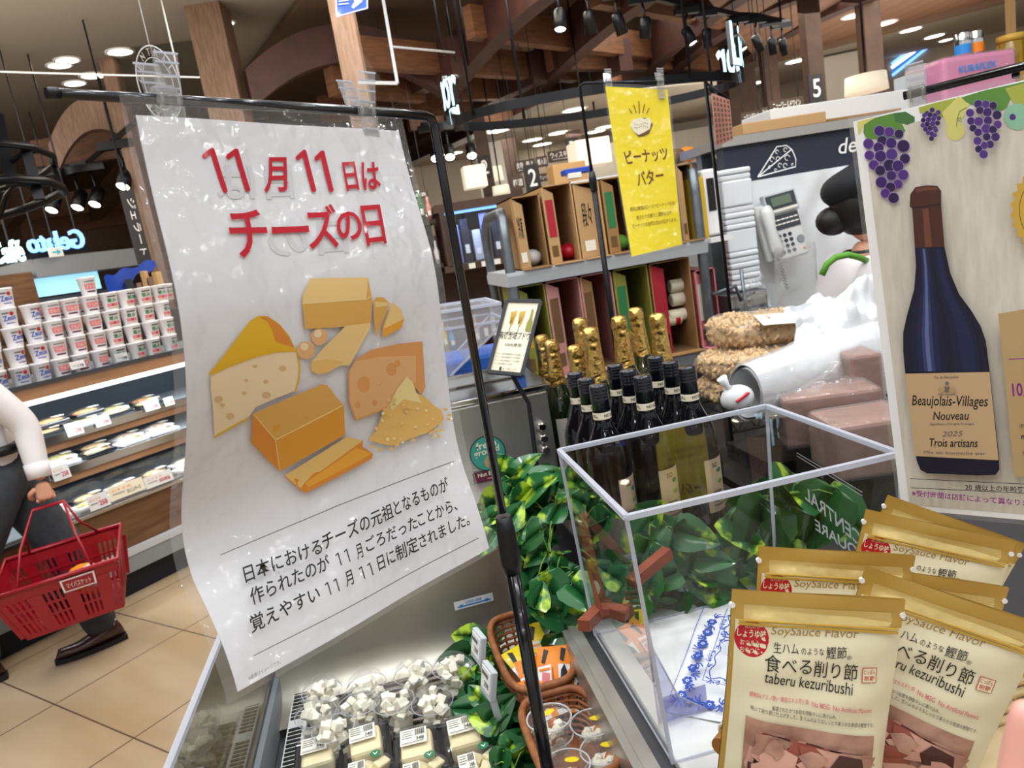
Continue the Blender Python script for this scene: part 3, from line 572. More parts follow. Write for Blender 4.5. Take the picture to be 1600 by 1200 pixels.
def disc_at(r, k): return lambda a: pe + X * (r * .62 * math.cos(a)) + Y * (r * 1.08 * math.sin(a))
b = MB('frost_edge'); b.tube([disc_at(.072, 0)(2 * PI * i / 40) for i in range(40)], .0014, 6, closed=True); b.tube([disc_at(.050, 0)(2 * PI * i / 40) for i in range(40)], .0008, 6, closed=True)
for i, ch in enumerate('CENTRAL SQUARE '):
    if ch == ' ': continue
    a = PI * .95 - i * 2 * PI / 15; c = disc_at(.061, 0)(a); vs, fs, ra = glyphs(ch, .01); tx = (disc_at(.061, 0)(a - .12) - disc_at(.061, 0)(a + .12)); ty = (disc_at(.068, 0)(a) - disc_at(.054, 0)(a))
    q = [b.v(c + tx * (u - .5) * .8 + ty * (v - .5)) for u, v in vs]
    for f in fs: b.f([q[i2] for i2 in f])
b.build('ring_lettering', t)
b = MB('acrylic'); b.f([b.v(disc_at(.074, 0)(2 * PI * i / 40)) for i in range(40)]); b.build('clear_disc', t)
b = MB('frost_edge'); b.tube([pe + Y * .078, pe + Y * 1.6], .0012, 6); b.build('hanging_thread', t)
b = MB('frost_edge'); b.tube([P(-30, 111, 5.5), P(312, 121, 6.2)], .006, 6); b.tube([P(-30, 111, 5.5), P(-30, 111, 5.5) + UP * 2], .006, 6); b.tube([P(280, 120, 6.1), P(280, 120, 6.1) + UP * .9], .006, 6); tag(b.build('white_hanging_rail'), 'thin white rail crossing behind the poster clip', 'rail')
b = MB('glass_panel'); q = [P(160, 32, 8.8), P(292, 4, 9.0), P(318, 150, 8.6), P(192, 165, 8.6)]; b.f([b.v(c) for c in q]); b.use('frost_edge'); b.beam(P(218, 2, 8.8), P(250, 130, 8.7), .03, .03); struct(b.build('window_1'))
for px, y0, z0, w in [(690, 10, 70, 'leftmost'), (710, 27, 82, 'left middle'), (730, 15, 73, 'right middle'), (922, 0, 125, 'right')]:
    p = G(px, z0, 3.4); b = MB('black_metal'); b.tube([(p.x, p.y, 3.0 if px == 922 else 3.3), (p.x, p.y, 4.35)], .014 if px == 922 else .009, 6); tag(b.build('ceiling_rod'), 'thin black rod hanging from the ceiling, ' + w + ' of the row', 'rod')

# ------------------------------------------------------------------ liquor department: numbers, category boards, lamps, shelves
def board(name, px0, px1, h, dep, txt, label, m='sign_plank', tm='white_print', hang=True, cat='sign', sub=None):
    a, c = P(*px0, dep), P(*px1, dep); c = Vector((c.x, c.y, a.z)); x = (c - a); L = x.length; x.normalize(); n = x.cross(UP); H_ = h * dep / FPX
    t = thing(name, label, cat, a.lerp(c, .5)); b = MB(m); b.beam(a, c, .03, H_); b.build('board', t)
    ar = Art(.002); ar.text(txt, (L * .1, -H_ * (.18 if sub else .3)), (L * .8, 0), (0, H_ * (.52 if sub else .6)), tm, .01)
    if sub: ar.text(sub, (L * .15, -H_ * .38), (L * .7, 0), (0, H_ * .12), tm)
    b = MB(); ar.put(b, flat(a, x, UP, n), base=.022); b.build('lettering', t)
    if hang:
        for k in (.12, .88): q = a.lerp(c, k); b = MB('black_metal'); b.beam(q, Vector((q.x, q.y, 4.38)), .006, .006); b.build('hanging_rod', t)
    return t
board('category_board', (804, 262), (836, 256), 18, 9.5, '焼 酎', 'dark hanging board with two white characters, left of the spirits boards', sub='Shochu')
board('category_board', (838, 254), (855, 250), 16, 9.4, '輸入酒', 'small dark hanging board between two larger spirits boards')
board('category_board', (856, 246), (896, 238), 17, 9.5, 'ウィスキー', 'dark hanging board reading whisky beside the number three column', sub='Whisky')
board('category_board', (800, 287), (818, 282), 18, 8.5, '梅酒', 'lower dark board with white characters above the box rack', hang=True)
board('category_board', (838, 279), (858, 272), 12, 8.5, 'リキュール', 'lowest dark board right of the number tile', hang=True)
board('category_board', (1158, 186), (1190, 179), 17, 7.8, 'ーリングワイン', 'dark board reading sparkling wine behind the lattice tag', sub='Sparkling wine')
board('category_board', (1190, 178), (1200, 176), 18, 7.7, 'ワイン', 'narrow dark board between the two wine boards')
board('category_board', (1201, 168), (1254, 153), 17, 7.7, 'ニューワールドワイン', 'dark board reading new world wine left of number five')
board('category_board', (636, 308), (668, 298), 10, 9.0, '日本酒', 'faint dark board behind the poster bar')
for px, py, dep, n_, w in [(893, 232, 10.95, '3', 'on the column beside the whisky board'), (1272, 140, 8.16, '5', 'on the column above the white carton'), (757, 262, 10.45, '2', 'on the lamp column'), (831, 279, 8.4, '2', 'between the low spirits boards')]:
    p = P(px, py, dep); t = thing('number_tile', 'dark number ' + n_ + ' tile ' + w, 'sign', p); b = MB('sign_black'); b.box((0, -.03, 0), (.17, .03, .30)); b.build('tile', t, False)
    ar = Art(.002); ar.text(n_, (-.045, -.09), (.09, 0), (0, .19), 'white_print', .01); b = MB(); ar.put(b, flat((0, -.05, 0), (1, 0, 0), UP)); b.build('numeral', t, False)
    if dep == 8.4: b = MB('black_metal'); b.beam((0, -.03, .15), (0, -.03, 4.38 - p.z), .01, .01); b.build('hanging_rod', t, False)
def lampshade(px, py, dep, r, h, label, square=False, wall=False):
    p = P(px, py, dep); t = thing('lamp', label, 'lamp', p, 0, 'pale lamp shades'); b = MB('shade_glow')
    if square: b.bbox((0, 0, 0), (r * 2, r * 2, h), .01)
    else: b.lathe([(r, -h / 2), (r * .93, h / 2)], 28)
    b.build('lamp_shade', t, False); b = MB('black_metal'); b.tube([(0, 0, h / 2), (0, 0, max(.3, (3.6 if dep < 9 else 4.35) - p.z))], .01, 6); b.build('cord', t, False)
lampshade(920, 240, 9.0, .21, .30, 'square white lamp shade between the column and yellow banner', True); lampshade(741, 277, 9.6, .14, .28, 'small square lamp shade left of the number two column', True)
lampshade(768, 273, 10.8, .17, .2, 'beige lamp shade right of the number two column'); lampshade(1353, 131, 6.2, .17, .14, 'cream drum lamp shade above the white carton'); lampshade(783, 297, 10.0, .12, .12, 'low dim lamp shade above the lit cabinet')

# lit glass cabinet with boxes and bottles, open shelves left of it
LY = 5.6
def qy(px, py): return QY(px, py, LY)
t = thing('lit_cabinet', 'glass cabinet with blue strip light behind the box rack', 'cabinet', qy(742, 420))
a, c = qy(694, 330), qy(800, 310); x = a.x; xe = c.x; zt = qy(740, 322).z; zb = qy(720, 415).z
b = MB('dark_column'); b.box(((x + xe) / 2, LY + .5, zt + .03), (xe - x + .1, .6, .06)); b.box(((x + xe) / 2, LY + .5, zb - .02), (xe - x + .1, .6, .05)); b.box((x, LY + .5, (zt + zb) / 2), (.04, .6, zt - zb)); b.box(((x + xe) / 2, LY + .78, (zt + zb) / 2), (xe - x, .03, zt - zb)); b.box(((x + xe) / 2, LY + .5, zb * .5), (xe - x + .1, .5, .04)); b.box(((x + xe) / 2, LY + .79, zb * .5), (xe - x + .1, .03, zb)); b.build('cabinet_body', t)
b = MB('blue_glow'); b.box(((x + xe) / 2, LY + .24, zt - .015), (xe - x, .015, .02)); b.build('light_strip', t)
b = MB('acrylic'); b.box(((x + xe) / 2, LY + .2, (zt + zb) / 2), (xe - x, .006, zt - zb)); b.build('glass_front', t)
mat('violet_box', '#7b80b5', .5); mat('ink_box', '#20222c', .5)
lp = bpy.data.lights.new('cabinet_strip', 'AREA'); lp.energy = 3.5; lp.color = (.45, .55, 1); lp.shape = 'RECTANGLE'; lp.size = xe - x; lp.size_y = .05; lo = bpy.data.objects.new('cabinet_strip', lp); COL.objects.link(lo); lo.location = ((x + xe) / 2, LY + .3, zt - .03)
def boxes_row(x0, x1, y, z, n, hs, ms, label, cat='box', name='carton', group=None, d=.1):
    w = (x1 - x0) / n
    for i in range(n):
        hh = hs[i % len(hs)]; t = thing(name, label + ', ' + ORD[i] + ' from the left', cat, (x0 + w * (i + .5), y, z), random.uniform(-.12, .12), group or name + ' row')
        b = MB(ms[i % len(ms)])
        if name.startswith('bottle') or 'bottle' in name: b.lathe([(w * .36, 0), (w * .37, hh * .55), (w * .14, hh * .75), (w * .14, hh)], 14)
        else: b.bbox((0, 0, hh / 2), (w * .8, d, hh), .004)
        b.build('body', t, False); b = MB('label_white'); b.box((0, -(w * .37 if 'bottle' in name else d / 2) - .002, hh * .3), (w * .42, .003, hh * .2)); b.build('label', t, False)
boxes_row(x + .06, xe - .05, LY + .45, zb + .01, 5, (.30, .34, .24, .36, .3), ('violet_box', 'ink_box', 'light_grey'), 'violet lit carton inside the glass cabinet', group='cartons in the lit cabinet')
boxes_row(x + .02, xe - .05, LY + .4, zb * .5 + .02, 6, (.3, .26, .33), ('ink_box', 'kraft_light', 'maroon_print', 'light_grey'), 'dark bottle on the shelf under the lit cabinet', 'bottle', 'bottle', 'bottles under the lit cabinet')
mat('tag_print', '#e6e6e2', .5)
for i in range(9): b = MB('tag_print'); b.box((x + .06 + i * .1, LY + .185, zb - .02), (.05, .006, .04)); b.build('price_tag', t)
t = thing('drinks_shelf', 'dark open shelf of small bright bottles beside the poster edge', 'shelf', qy(685, 440)); b = MB('dark_wall'); sx0, sx1 = qy(640, 400).x - .25, x - .05
for z in (zb + .36, zb + .02, zb * .5 + .02, .35): b.box(((sx0 + sx1) / 2, LY + .5, z), (sx1 - sx0, .5, .03))
b.build('board', t); b = MB('dark_wall'); b.box(((sx0 + sx1) / 2, LY + .76, .9), (sx1 - sx0, .03, 1.85)); b.build('back_panel', t)
for k, z in enumerate((zb + .375, zb + .035, zb * .5 + .035)):
    boxes_row(sx0, sx1, LY + .35, z, 9, (.2, .24, .18), (('white_plastic', 'green_print', 'pink_print'), ('orange_print', 'rose_print', 'white_plastic'), ('green_print', 'yellow_print', 'sky_print'))[k], ('pale small bottle on the top shelf', 'orange small bottle on the middle shelf', 'green small bottle on the low shelf')[k] + ' beside the poster', 'bottle', 'bottle', 'drinks beside the poster row ' + ORD[k])
# floor level cabinets further back so that the aisles read as aisles
b = MB('dark_wall'); b.box((1.6, 9.6, .85), (3.4, .6, 1.7)); tag(b.build('aisle_shelf'), 'dark far aisle shelf behind the box rack', 'shelf')
b = MB('brown_wall'); b.box((-.9, 12.0, .8), (3.6, .6, 1.6)); tag(b.build('aisle_shelf'), 'brown far aisle shelf behind the cheese poster', 'shelf')
b = MB('kraft_light'); p = P(886, 276, 8.0); b.bbox((p.x, p.y, p.z - .05), (.36, .3, .36), .01); CT = p; tag(b.build('carton'), 'plain tan carton standing high beneath the whisky board', 'box')
b = MB('dark_wall'); b.box((CT.x, CT.y + .05, (CT.z - .26) / 2), (.8, .4, CT.z - .262)); tag(b.build('goods_shelf'), 'dark shelf under the plain tan carton behind the rack', 'shelf')
# reflected blue sign light on the right wall, put in as glowing bars
t = thing('blue_light_streaks', 'slanting blue and white light streaks on the far right wall', 'reflected light', Q(1425, 92, WA, (WB - WA).cross(UP)))
wn = (WB - WA).cross(UP).normalized(); wn = wn if wn.dot(CEN - WA) > 0 else -wn; qw = lambda x, y: Q(x, y, WA + wn * .03, wn)
for i, (a, c, m) in enumerate([((1393, 100), (1428, 73), 'blue_glow'), ((1393, 106), (1440, 72), 'strip_glow'), ((1393, 112), (1452, 69), 'blue_dim'), ((1394, 118), (1458, 67), 'blue_glow')]):
    b = MB(m); b.beam(qw(*a), qw(*c), .04, .045); b.build('light_streak', t)
# ------------------------------------------------------------------ open chilled dairy case along the aisle (E1 runs along it, E2 into it)
DA, DB = -0.4, 3.9
t = thing('chilled_display_case', 'long open chilled case with wood front and yogurt on top', 'display case', D(2.0, 3.9, 0))
def ab(m, a0, a1, b0, b1, z0, z1, name): b = MB(m); abox(b, a0, a1, b0, b1, z0, z1); return b.build(name, t)
ab('navy_toe', DA, DB, 3.92, 4.9, 0, .13, 'toe_kick'); ab('mid_grey', DA, DB, 3.87, 3.95, .13, .215, 'bumper'); ab('light_grey', DA, DB, 3.865, 3.92, .215, .25, 'bumper_rail')
ab('wood_front', DA, DB, 3.90, 3.95, .25, .50, 'wood_panel')
b = MB('chrome'); abox(b, DA, DB, 3.88, 3.93, .485, .50); b.build('front_lip', t)
b = MB('clip_clear'); abox(b, DA, DB, 3.872, 3.878, .50, .56); b.build('tag_rail', t)
mat('case_inside', '#b4c0c8', 0.25, 0.45); mat('case_shade', '#1d2733', 0.5)  # the dark back panel colour carries the shade inside the case
ab('case_inside', DA, DB, 3.93, 4.75, .47, .50, 'lower_deck'); ab('case_shade', DA, DB, 4.72, 4.78, .5, 1.12, 'back_panel')
for z, b0 in ((.72, 4.08), (.885, 4.16)):
    ab('case_inside', DA, DB, b0, 4.72, z - .02, z, 'display_shelf'); ab('chrome', DA, DB, b0 - .012, b0, z - .03, z + .012, 'shelf_rail'); ab('wood_fascia', DA, DB, b0 + .0, b0 + .015, z - .07, z - .03, 'shelf_fascia')
b = MB('acrylic'); abox(b, DA, DB, 4.22, 4.226, .50, .60); b.build('divider', t)
ab('wood_fascia', DA, DB, 4.0, 4.05, 1.118, 1.19, 'wood_fascia'); ab('dark_grey', DA, DB, 3.985, 4.0, 1.188, 1.20, 'fascia_trim'); ab('case_inside', DA, DB, 4.0, 4.8, 1.17, 1.19, 'top_deck')
ab('strip_glow', DA, DB, 4.03, 4.075, 1.09, 1.117, 'light_strip')
ll = bpy.data.lights.new('case_strip', 'AREA'); ll.energy = 15; ll.color = (.86, .95, 1); ll.shape = 'RECTANGLE'; ll.size = 3.0; ll.size_y = .06
lo = bpy.data.objects.new('case_strip', ll); COL.objects.link(lo); lo.matrix_world = Matrix.Translation(D(2.0, 4.10, 1.085)) @ Matrix(((E1.x, E2.x, 0, 0), (E1.y, E2.y, 0, 0), (0, 0, 1, 0), (0, 0, 0, 1))) @ Matrix.Rotation(.35, 4, 'X')
for zz, bb in ((.70, 4.12), (.865, 4.20)):  # unseen fill lights added under the shelves to brighten the packs
    l2 = bpy.data.lights.new('shelf_fill', 'AREA'); l2.energy = 4; l2.color = (.86, .95, 1); l2.shape = 'RECTANGLE'; l2.size = 2.4; l2.size_y = .03
    lo = bpy.data.objects.new('shelf_fill', l2); COL.objects.link(lo); lo.matrix_world = Matrix.Translation(D(2.0, bb, zz - .008)) @ Matrix(((E1.x, E2.x, 0, 0), (E1.y, E2.y, 0, 0), (0, 0, 1, 0), (0, 0, 0, 1)))
# price cards on the rails
FD = Matrix(((E1.x, E2.x, 0), (E1.y, E2.y, 0), (0, 0, 1)))       # local x along the aisle, y into the case
def card(px, py, b_, w, h, label, txt, m='white_plastic', ink='red_ink'):
    p = QD(px, py, b_); t = thing('price_card', label, 'price card', mtx=Matrix.Translation(p) @ FD.to_4x4() @ Matrix.Rotation(-.2, 4, 'X'))
    b = MB(m); b.box((0, 0, 0), (w, .003, h)); b.build('card', t, False)
    a = Art(.0006); a.text(txt, (-w * .02, -h * .32), (w * .4, 0), (0, h * .34), ink, .01); a.text('おすすめ', (-w * .42, h * .12), (w * .55, 0), (0, h * .16), 'orange_print'); a.rect(-w * .42, -h * .1, -w * .08, -h * .05, 'grey_ink')
    b = MB(); a.put(b, flat((0, -.003, 0), (1, 0, 0), UP, Vector((0, -1, 0))), base=.001); b.build('price', t, False)
for a in [(116, 670, 4.13, .085, .07, 'white price card on the top shelf rail, left', '298'), (160, 657, 4.13, .08, .06, 'white price card on the top shelf rail, middle', '298'), (237, 633, 4.13, .09, .06, 'white price card on the top shelf rail, second from right', '398'), (264, 627, 4.13, .06, .05, 'white price card on the top shelf rail, against the poster', '398'), (95, 738, 4.05, .085, .075, 'white price card on the middle shelf rail', '258'), (154, 783, 3.868, .105, .075, 'white price card on the lower lip, leftmost', '258')]: card(*a)
card(198, 764, 3.868, .19, .07, 'long cream notice card on the lower lip', 'おいしいチーズ', 'cream_print', 'ink'); card(248, 748, 3.868, .16, .065, 'red and white notice card on the lower lip', '店内商品', 'white_plastic', 'red_ink')
# packs in the case
def pack(a, b_, z, kind, label, rz=0.0, w=.17, d=.11, h=.045):
    t = thing('food_pack', label, 'food pack', mtx=Matrix.Translation(D(a, b_, z)) @ FD.to_4x4() @ Matrix.Rotation(rz, 4, 'Z'), group='packed cheese and ham in the chilled case')
    b = MB('tray_black' if kind in 'ab' else 'pack_white'); b.bbox((0, 0, h * .28), (w, d, h * .5), .008); b.build('tray', t, False)
    b = MB('food_' + kind); b.sphere((0, 0, h * .5), 1, (w * .43, d * .42, h * .35), 12); b.build('food', t, False)
    b = MB('cup_clear'); b.grid(lambda u, v: Vector(((u - .5) * w * .98, (v - .5) * d * .98, h * .56 + h * .44 * (1 - (2 * u - 1) ** 4) * (1 - (2 * v - 1) ** 4))), 6, 6); b.build('wrap', t, False)
    b = MB('label_white'); b.box((w * .22, -d * .15, h * .98), (w * .3, d * .4, .002)); b.build('label', t, False)
i = 0
for row, (z, b0, n, kinds, nm) in enumerate([(.505, 4.0, 6, 'dcda', 'on the lowest deck in front'), (.505, 4.14, 6, 'dada', 'on the lowest deck behind'), (.725, 4.18, 5, 'ddac', 'on the middle shelf'), (.725, 4.34, 5, 'dcad', 'on the middle shelf behind'), (.89, 4.26, 5, 'abca', 'on the top shelf'), (.89, 4.42, 5, 'bacc', 'at the back of the top shelf')]):
    for k in range(n):
        a = 1.62 + k * .195 + (row % 2) * .06; kd = kinds[k % 4]
        pack(a, b0, z, kd, {'a': 'black tray of golden food', 'b': 'black tray of reddish food', 'c': 'white tray of yellowish food', 'd': 'white pack of pale food'}[kd] + ' ' + nm + ', ' + ORD[k] + ' from the left', random.uniform(-.15, .15))
for k, a in enumerate((1.86, 2.05)): pack(a, 4.28, .935, 'b', 'black tray stacked on another on the top shelf, ' + ('left' if k == 0 else 'right') + ' of two', .1)
# yogurt cups
def cup_proto(kind):
    t = thing('yogurt_cup', '', 'yogurt cup', group='yogurt cups stacked on the chilled case')
    b = MB('pack_white'); b.lathe([(.034, 0), (.036, .003), (.044, .086), (.0465, .088), (.0465, .094), (.043, .097)], 18); b.build('cup', t, False)
    a = Art(.0003)
    if kind == 'blue': a.text('Zeus', (-.030, .030), (.060, .006), (0, .026), 'blue_print', .02); a.disc(.012, .066, .010, 'red_print'); a.rect(-.028, .066, .0, .074, 'grey_ink'); a.rect(-.02, .018, .02, .022, 'blue_print')
    elif kind == 'pink': a.rect(-.030, .030, .030, .060, 'rose_print'); a.text('ブルガ', (-.024, .036), (.048, 0), (0, .018), 'cream_print'); a.rect(-.026, .07, .022, .075, 'grey_ink'); a.rect(-.024, .014, .024, .022, 'maroon_print')
    else: a.rect(-.030, .018, .030, .036, 'rose_print'); a.text('恵み', (-.024, .042), (.048, 0), (0, .022), 'green_print', .02); a.rect(-.020, .07, .024, .076, 'ink'); a.disc(.0, .028, .006, 'red_print'); a.rect(-.03, .008, .03, .013, 'kraft_light')
    b = MB(); a.put(b, lambda u, v, w: Vector((math.sin(u / .041) * (.0355 + v * .1 + w), -math.cos(u / .041) * (.0355 + v * .1 + w), v)), [i * .01 for i in range(-4, 5)], [], .0008); b.build('label', t, False)
    return t
protos = {}
kn = {'blue': 'white yogurt cup with blue lettering', 'pink': 'white yogurt cup with pink band', 'green': 'white yogurt cup with green lettering and red band'}
cnt = {}
for row in range(5):
    for k in range(11):
        a = 1.50 + k * .103 + row * .013 + random.uniform(-.006, .006); kind = 'blue' if k < 4 else ('pink' if k < 7 else 'green')
        if row == 4 and k in (3, 4, 5): continue
        if row >= 3 and k > 6 and row == 4: continue
        lab = kn[kind] + ', ' + ORD[row] + ' row up, ' + ORD[k] + ' from left'
        m = Matrix.Translation(D(a, 4.09 + row * .012, 1.19 + row * .0975)) @ FD.to_4x4() @ Matrix.Rotation(random.uniform(-.3, .3), 4, 'Z')
        if kind not in protos: protos[kind] = cup_proto(kind); protos[kind].matrix_basis = m; protos[kind]['label'] = lab
        else: dup(protos[kind], lab, m)
for row in range(4):      # the row behind, seen over the front cups
    for k in range(8):
        a = 1.95 + k * .104; kind = 'pink' if k < 4 else 'green'
        if row < 3 and k > 1: continue
        dup(protos[kind], kn[kind] + ' behind the front stack, ' + ORD[row] + ' level, ' + ORD[k], Matrix.Translation(D(a, 4.24, 1.19 + row * .0975)) @ FD.to_4x4())
card(190, 558, 4.02, .07, .045, 'grey tag in front of the yogurt cups, right', '198', 'light_grey', 'ink'); card(121, 570, 4.02, .075, .04, 'white tag reading 178 in front of the yogurt cups, left', '178', 'white_plastic', 'ink')
# things behind the yogurt: tan cartons, blue cloth, bottles
boxes_row(QD(215, 470, 5.4).x, QD(262, 460, 5.4).x, QD(240, 460, 5.4).y, 1.42, 4, (.22, .3, .25, .28), ('brown_block', 'kraft_light'), 'tan carton standing behind the yogurt cups', 'box', group='cartons behind the yogurt', d=.12)
b = MB('dark_wall'); b.box((QD(240, 460, 5.4).x, QD(240, 460, 5.4).y, .7), (.9, .5, 1.42)); tag(b.build('goods_shelf'), 'dark shelf behind the yogurt carrying tan cartons', 'shelf')
p = QD(200, 436, 6.4); t = thing('blue_cover', 'bright blue cloth cover draped on a frame behind the yogurt', 'cover', p); b = MB('blue_print')
b.grid(lambda u, v: p + E1 * ((u - .45) * .46) + E2 * (.06 * math.sin(u * 5)) + UP * (.04 + .10 * u - v * (.08 + .30 * math.exp(-((u - .3) / .18) ** 2)) + .015 * math.sin(u * 17 + v * 3)), 24, 10); b.build('cloth', t)
b = MB('dark_grey'); b.beam((p.x, p.y, 0), (p.x, p.y, p.z), .05, .05); b.build('frame_post', t)
boxes_row(QD(60, 470, 5.7).x - .6, QD(52, 440, 5.7).x, QD(40, 440, 5.7).y, 1.36, 5, (.26, .24), ('kraft_dark', 'dark_column'), 'brown bottle with small label left behind the yogurt', 'bottle', 'bottle', 'bottles left behind the yogurt')
b = MB('wood_front'); b.box((QD(40, 440, 5.7).x - .15, QD(40, 440, 5.7).y + .05, .68), (1.0, .3, 1.36)); tag(b.build('goods_shelf'), 'brown wooden shelf left behind the yogurt carrying bottles', 'shelf')
boxes_row(QD(110, 470, 6.6).x, QD(150, 460, 6.6).x, QD(130, 460, 6.6).y, 1.36, 4, (.2, .26, .17), ('food_b', 'kraft', 'sky_print'), 'small goods behind the yogurt under the blue panel', 'box', group='goods under the blue panel', d=.14)
b = MB('dark_wall'); b.box((QD(130, 460, 6.6).x, QD(130, 460, 6.6).y, .68), (1.3, .4, 1.36)); tag(b.build('goods_shelf'), 'dark counter under the pale blue panel', 'shelf')

# ------------------------------------------------------------------ bodies grown from a skeleton
def grow(chains, levels=2):
    """chains: list of (points{name: (co, r)}, edges, root). Each grows by Skin + Subdivision; all go in one bmesh."""
    out = bmesh.new()
    for pts, edges, root in chains:
        me = bpy.data.meshes.new('skeleton'); names = list(pts); me.from_pydata([tuple(pts[n][0]) for n in names], [(names.index(a), names.index(c)) for a, c in edges], [])
        o = bpy.data.objects.new('skeleton', me); COL.objects.link(o); o.modifiers.new('skin', 'SKIN'); sl = me.skin_vertices[0].data
        for i, n in enumerate(names):
            r = pts[n][1]; sl[i].radius = (r, r) if not isinstance(r, tuple) else r; sl[i].use_root = (n == root)
        o.modifiers['skin'].use_smooth_shade = True; s = o.modifiers.new('sub', 'SUBSURF'); s.levels = levels; s.render_levels = levels
        dg = bpy.context.evaluated_depsgraph_get(); m2 = bpy.data.meshes.new_from_object(o.evaluated_get(dg)); out.from_mesh(m2)
        bpy.data.objects.remove(o); bpy.data.meshes.remove(me); bpy.data.meshes.remove(m2)
    return out
def body_obj(name, m, bm, parent):
    b = MB(m); b.sm = True; b.add(bm, smooth=True); return b.build(name, parent)
def hand_chains(wr, d, side, curl, pn, s=1.0):
    """palm from wrist wr along d; side points to the thumb; pn is the palm normal the fingers curl towards."""
    d, side, pn = d.normalized(), side.normalized(), pn.normalized(); ch = []
    k = wr + d * .05 * s
    ch.append(({'w': (wr, (.026 * s, .02 * s)), 'm': (wr + d * .035 * s, (.032 * s, .017 * s)), 'k': (wr + d * .085 * s, (.036 * s, .014 * s))}, [('w', 'm'), ('m', 'k')], 'w'))
    for i, L in enumerate((.078, .086, .08, .064)):
        o = wr + d * .075 * s + side * ((1.5 - i) * .0195 * s); q = {'0': (o, .0095 * s)}; p = o; dd = d.copy()
        for j, f in enumerate((.45, .32, .26)):
            dd = (Matrix.Rotation(curl * (1 + .08 * i), 3, d.cross(pn)) @ dd).normalized() if j or curl > .8 else (Matrix.Rotation(curl * .6, 3, d.cross(pn)) @ dd).normalized(); p = p + dd * L * f * s; q[str(j + 1)] = (p, (.0095 - .0011 * (j + 1)) * s)
        ch.append((q, [('0', '1'), ('1', '2'), ('2', '3')], '0'))
    o = wr + d * .025 * s + side * .022 * s; p1 = o + (d * .5 + side * .75 + pn * .3).normalized() * .036 * s; p2 = p1 + (d * .7 + side * .1 + pn * .75).normalized() * .03 * s; p3 = p2 + (d * .5 - side * .3 + pn * .8).normalized() * .024 * s
    ch.append(({'0': (o, .013 * s), '1': (p1, .0115 * s), '2': (p2, .0105 * s), '3': (p3, .008 * s)}, [('0', '1'), ('1', '2'), ('2', '3')], '0'))
    return ch
def head_into(bm, c, f, s=1.0):
    """head of a person at c looking along f: skull, jaw, nose, ears, eyes' sockets"""
    f = f.normalized(); x = f.cross(UP).normalized(); R = Matrix((x, f, UP)).transposed()
    t = MB(); t.use('skin')
    def fn(u, v):
        a = 2 * PI * u; ph = PI * v; q = Vector((math.sin(ph) * math.sin(a), math.sin(ph) * math.cos(a), math.cos(ph)))
        r = Vector((.076 * q.x, .098 * q.y, .118 * q.z))
        if q.z < 0: k = 1 + .28 * q.z; r.x *= k; r.y = r.y * (1 + .12 * q.z) + .012 * -q.z
        if q.y > .8: r.y += .022 * math.exp(-((q.x / .16) ** 2) - (((q.z + .12) / .17) ** 2)); r.y -= .010 * (math.exp(-(((abs(q.x) - .36) / .16) ** 2) - ((q.z - .08) / .10) ** 2)); r.y += .006 * math.exp(-((q.x / .3) ** 2) - (((q.z + .48) / .07) ** 2))
        return c + R @ (r * s)
    t.grid(fn, 36, 24, True, True)
    for sx in (-1, 1): t.sphere(c + R @ (Vector((sx * .077, -.005, -.01)) * s), .03 * s, (.35, .7, 1), 10, R)
    mp = {v: bm.verts.new(v.co) for v in t.bm.verts}
    for g in t.bm.faces:
        try: bm.faces.new([mp[v] for v in g.verts])
        except ValueError: pass
    t.bm.free()
def eyes(parent, c, f, s=1.0):
    f = f.normalized(); x = f.cross(UP).normalized(); R = Matrix((x, f, UP)).transposed()
    b = MB('white_plastic'); [b.sphere(c + R @ (Vector((sx * .031, .083, .012)) * s), .012 * s, (1, .7, .8), 10, R) for sx in (-1, 1)]; b.use('hair'); [b.sphere(c + R @ (Vector((sx * .031, .0905, .012)) * s), .006 * s, (1, .6, 1), 8, R) for sx in (-1, 1)]; [b.box(c + R @ (Vector((sx * .031, .092, .034)) * s), (.03, .008, .006), R) for sx in (-1, 1)]; b.build('eyes', parent)
    b = MB('rose_print'); b.sphere(c + R @ (Vector((0, .088, -.052)) * s), .02 * s, (1.1, .45, .28), 12, R); b.build('lips', parent)

# ------------------------------------------------------------------ the shopper walking past on the left, with a red basket
w = Vector((-.92, -.39, 0)).normalized(); Lf = UP.cross(w); pel = Vector((-1.74, 3.50, .88))
t = thing('person', 'walking person in white shirt and dark trousers holding a red basket', 'person', (pel.x, pel.y, 0))
el, ha = P(40, 662, 3.17), P(64, 752, 3.17)
J = {'pel': (pel, (.125, .10)), 'belly': (pel + UP * .16 + w * .02, (.125, .10)), 'chest': (pel + UP * .36 + w * .03, (.145, .105)), 'neck0': (pel + UP * .50 + w * .03, (.075, .07)), 'neck1': (pel + UP * .58 + w * .05, .05)}
sL, sR = pel + UP * .465 + Lf * .185 + w * .02, pel + UP * .465 - Lf * .185 + w * .02
elR, haR = sR - UP * .27 - w * .05 - Lf * .03, sR - UP * .50 + w * .12 - Lf * .02
hL, hR = pel + Lf * .09 - UP * .04, pel - Lf * .09 - UP * .04
kR, aR = Vector((-1.60, 3.56, .48)), Vector((-1.50, 3.48, .10)); kL, aL = pel + w * .22 + Lf * .08 - UP * .40, pel + w * .26 + Lf * .05 - UP * .78
J.update(sL=(sL, .062), eL=(el, .045), wL=(ha, .030), sR=(sR, .062), eR=(elR, .045), wR=(haR, .030), hL=(hL, .088), hR=(hR, .088), kL=(kL, .06), kR=(kR, .06), aL=(aL, .042), aR=(aR, .042))
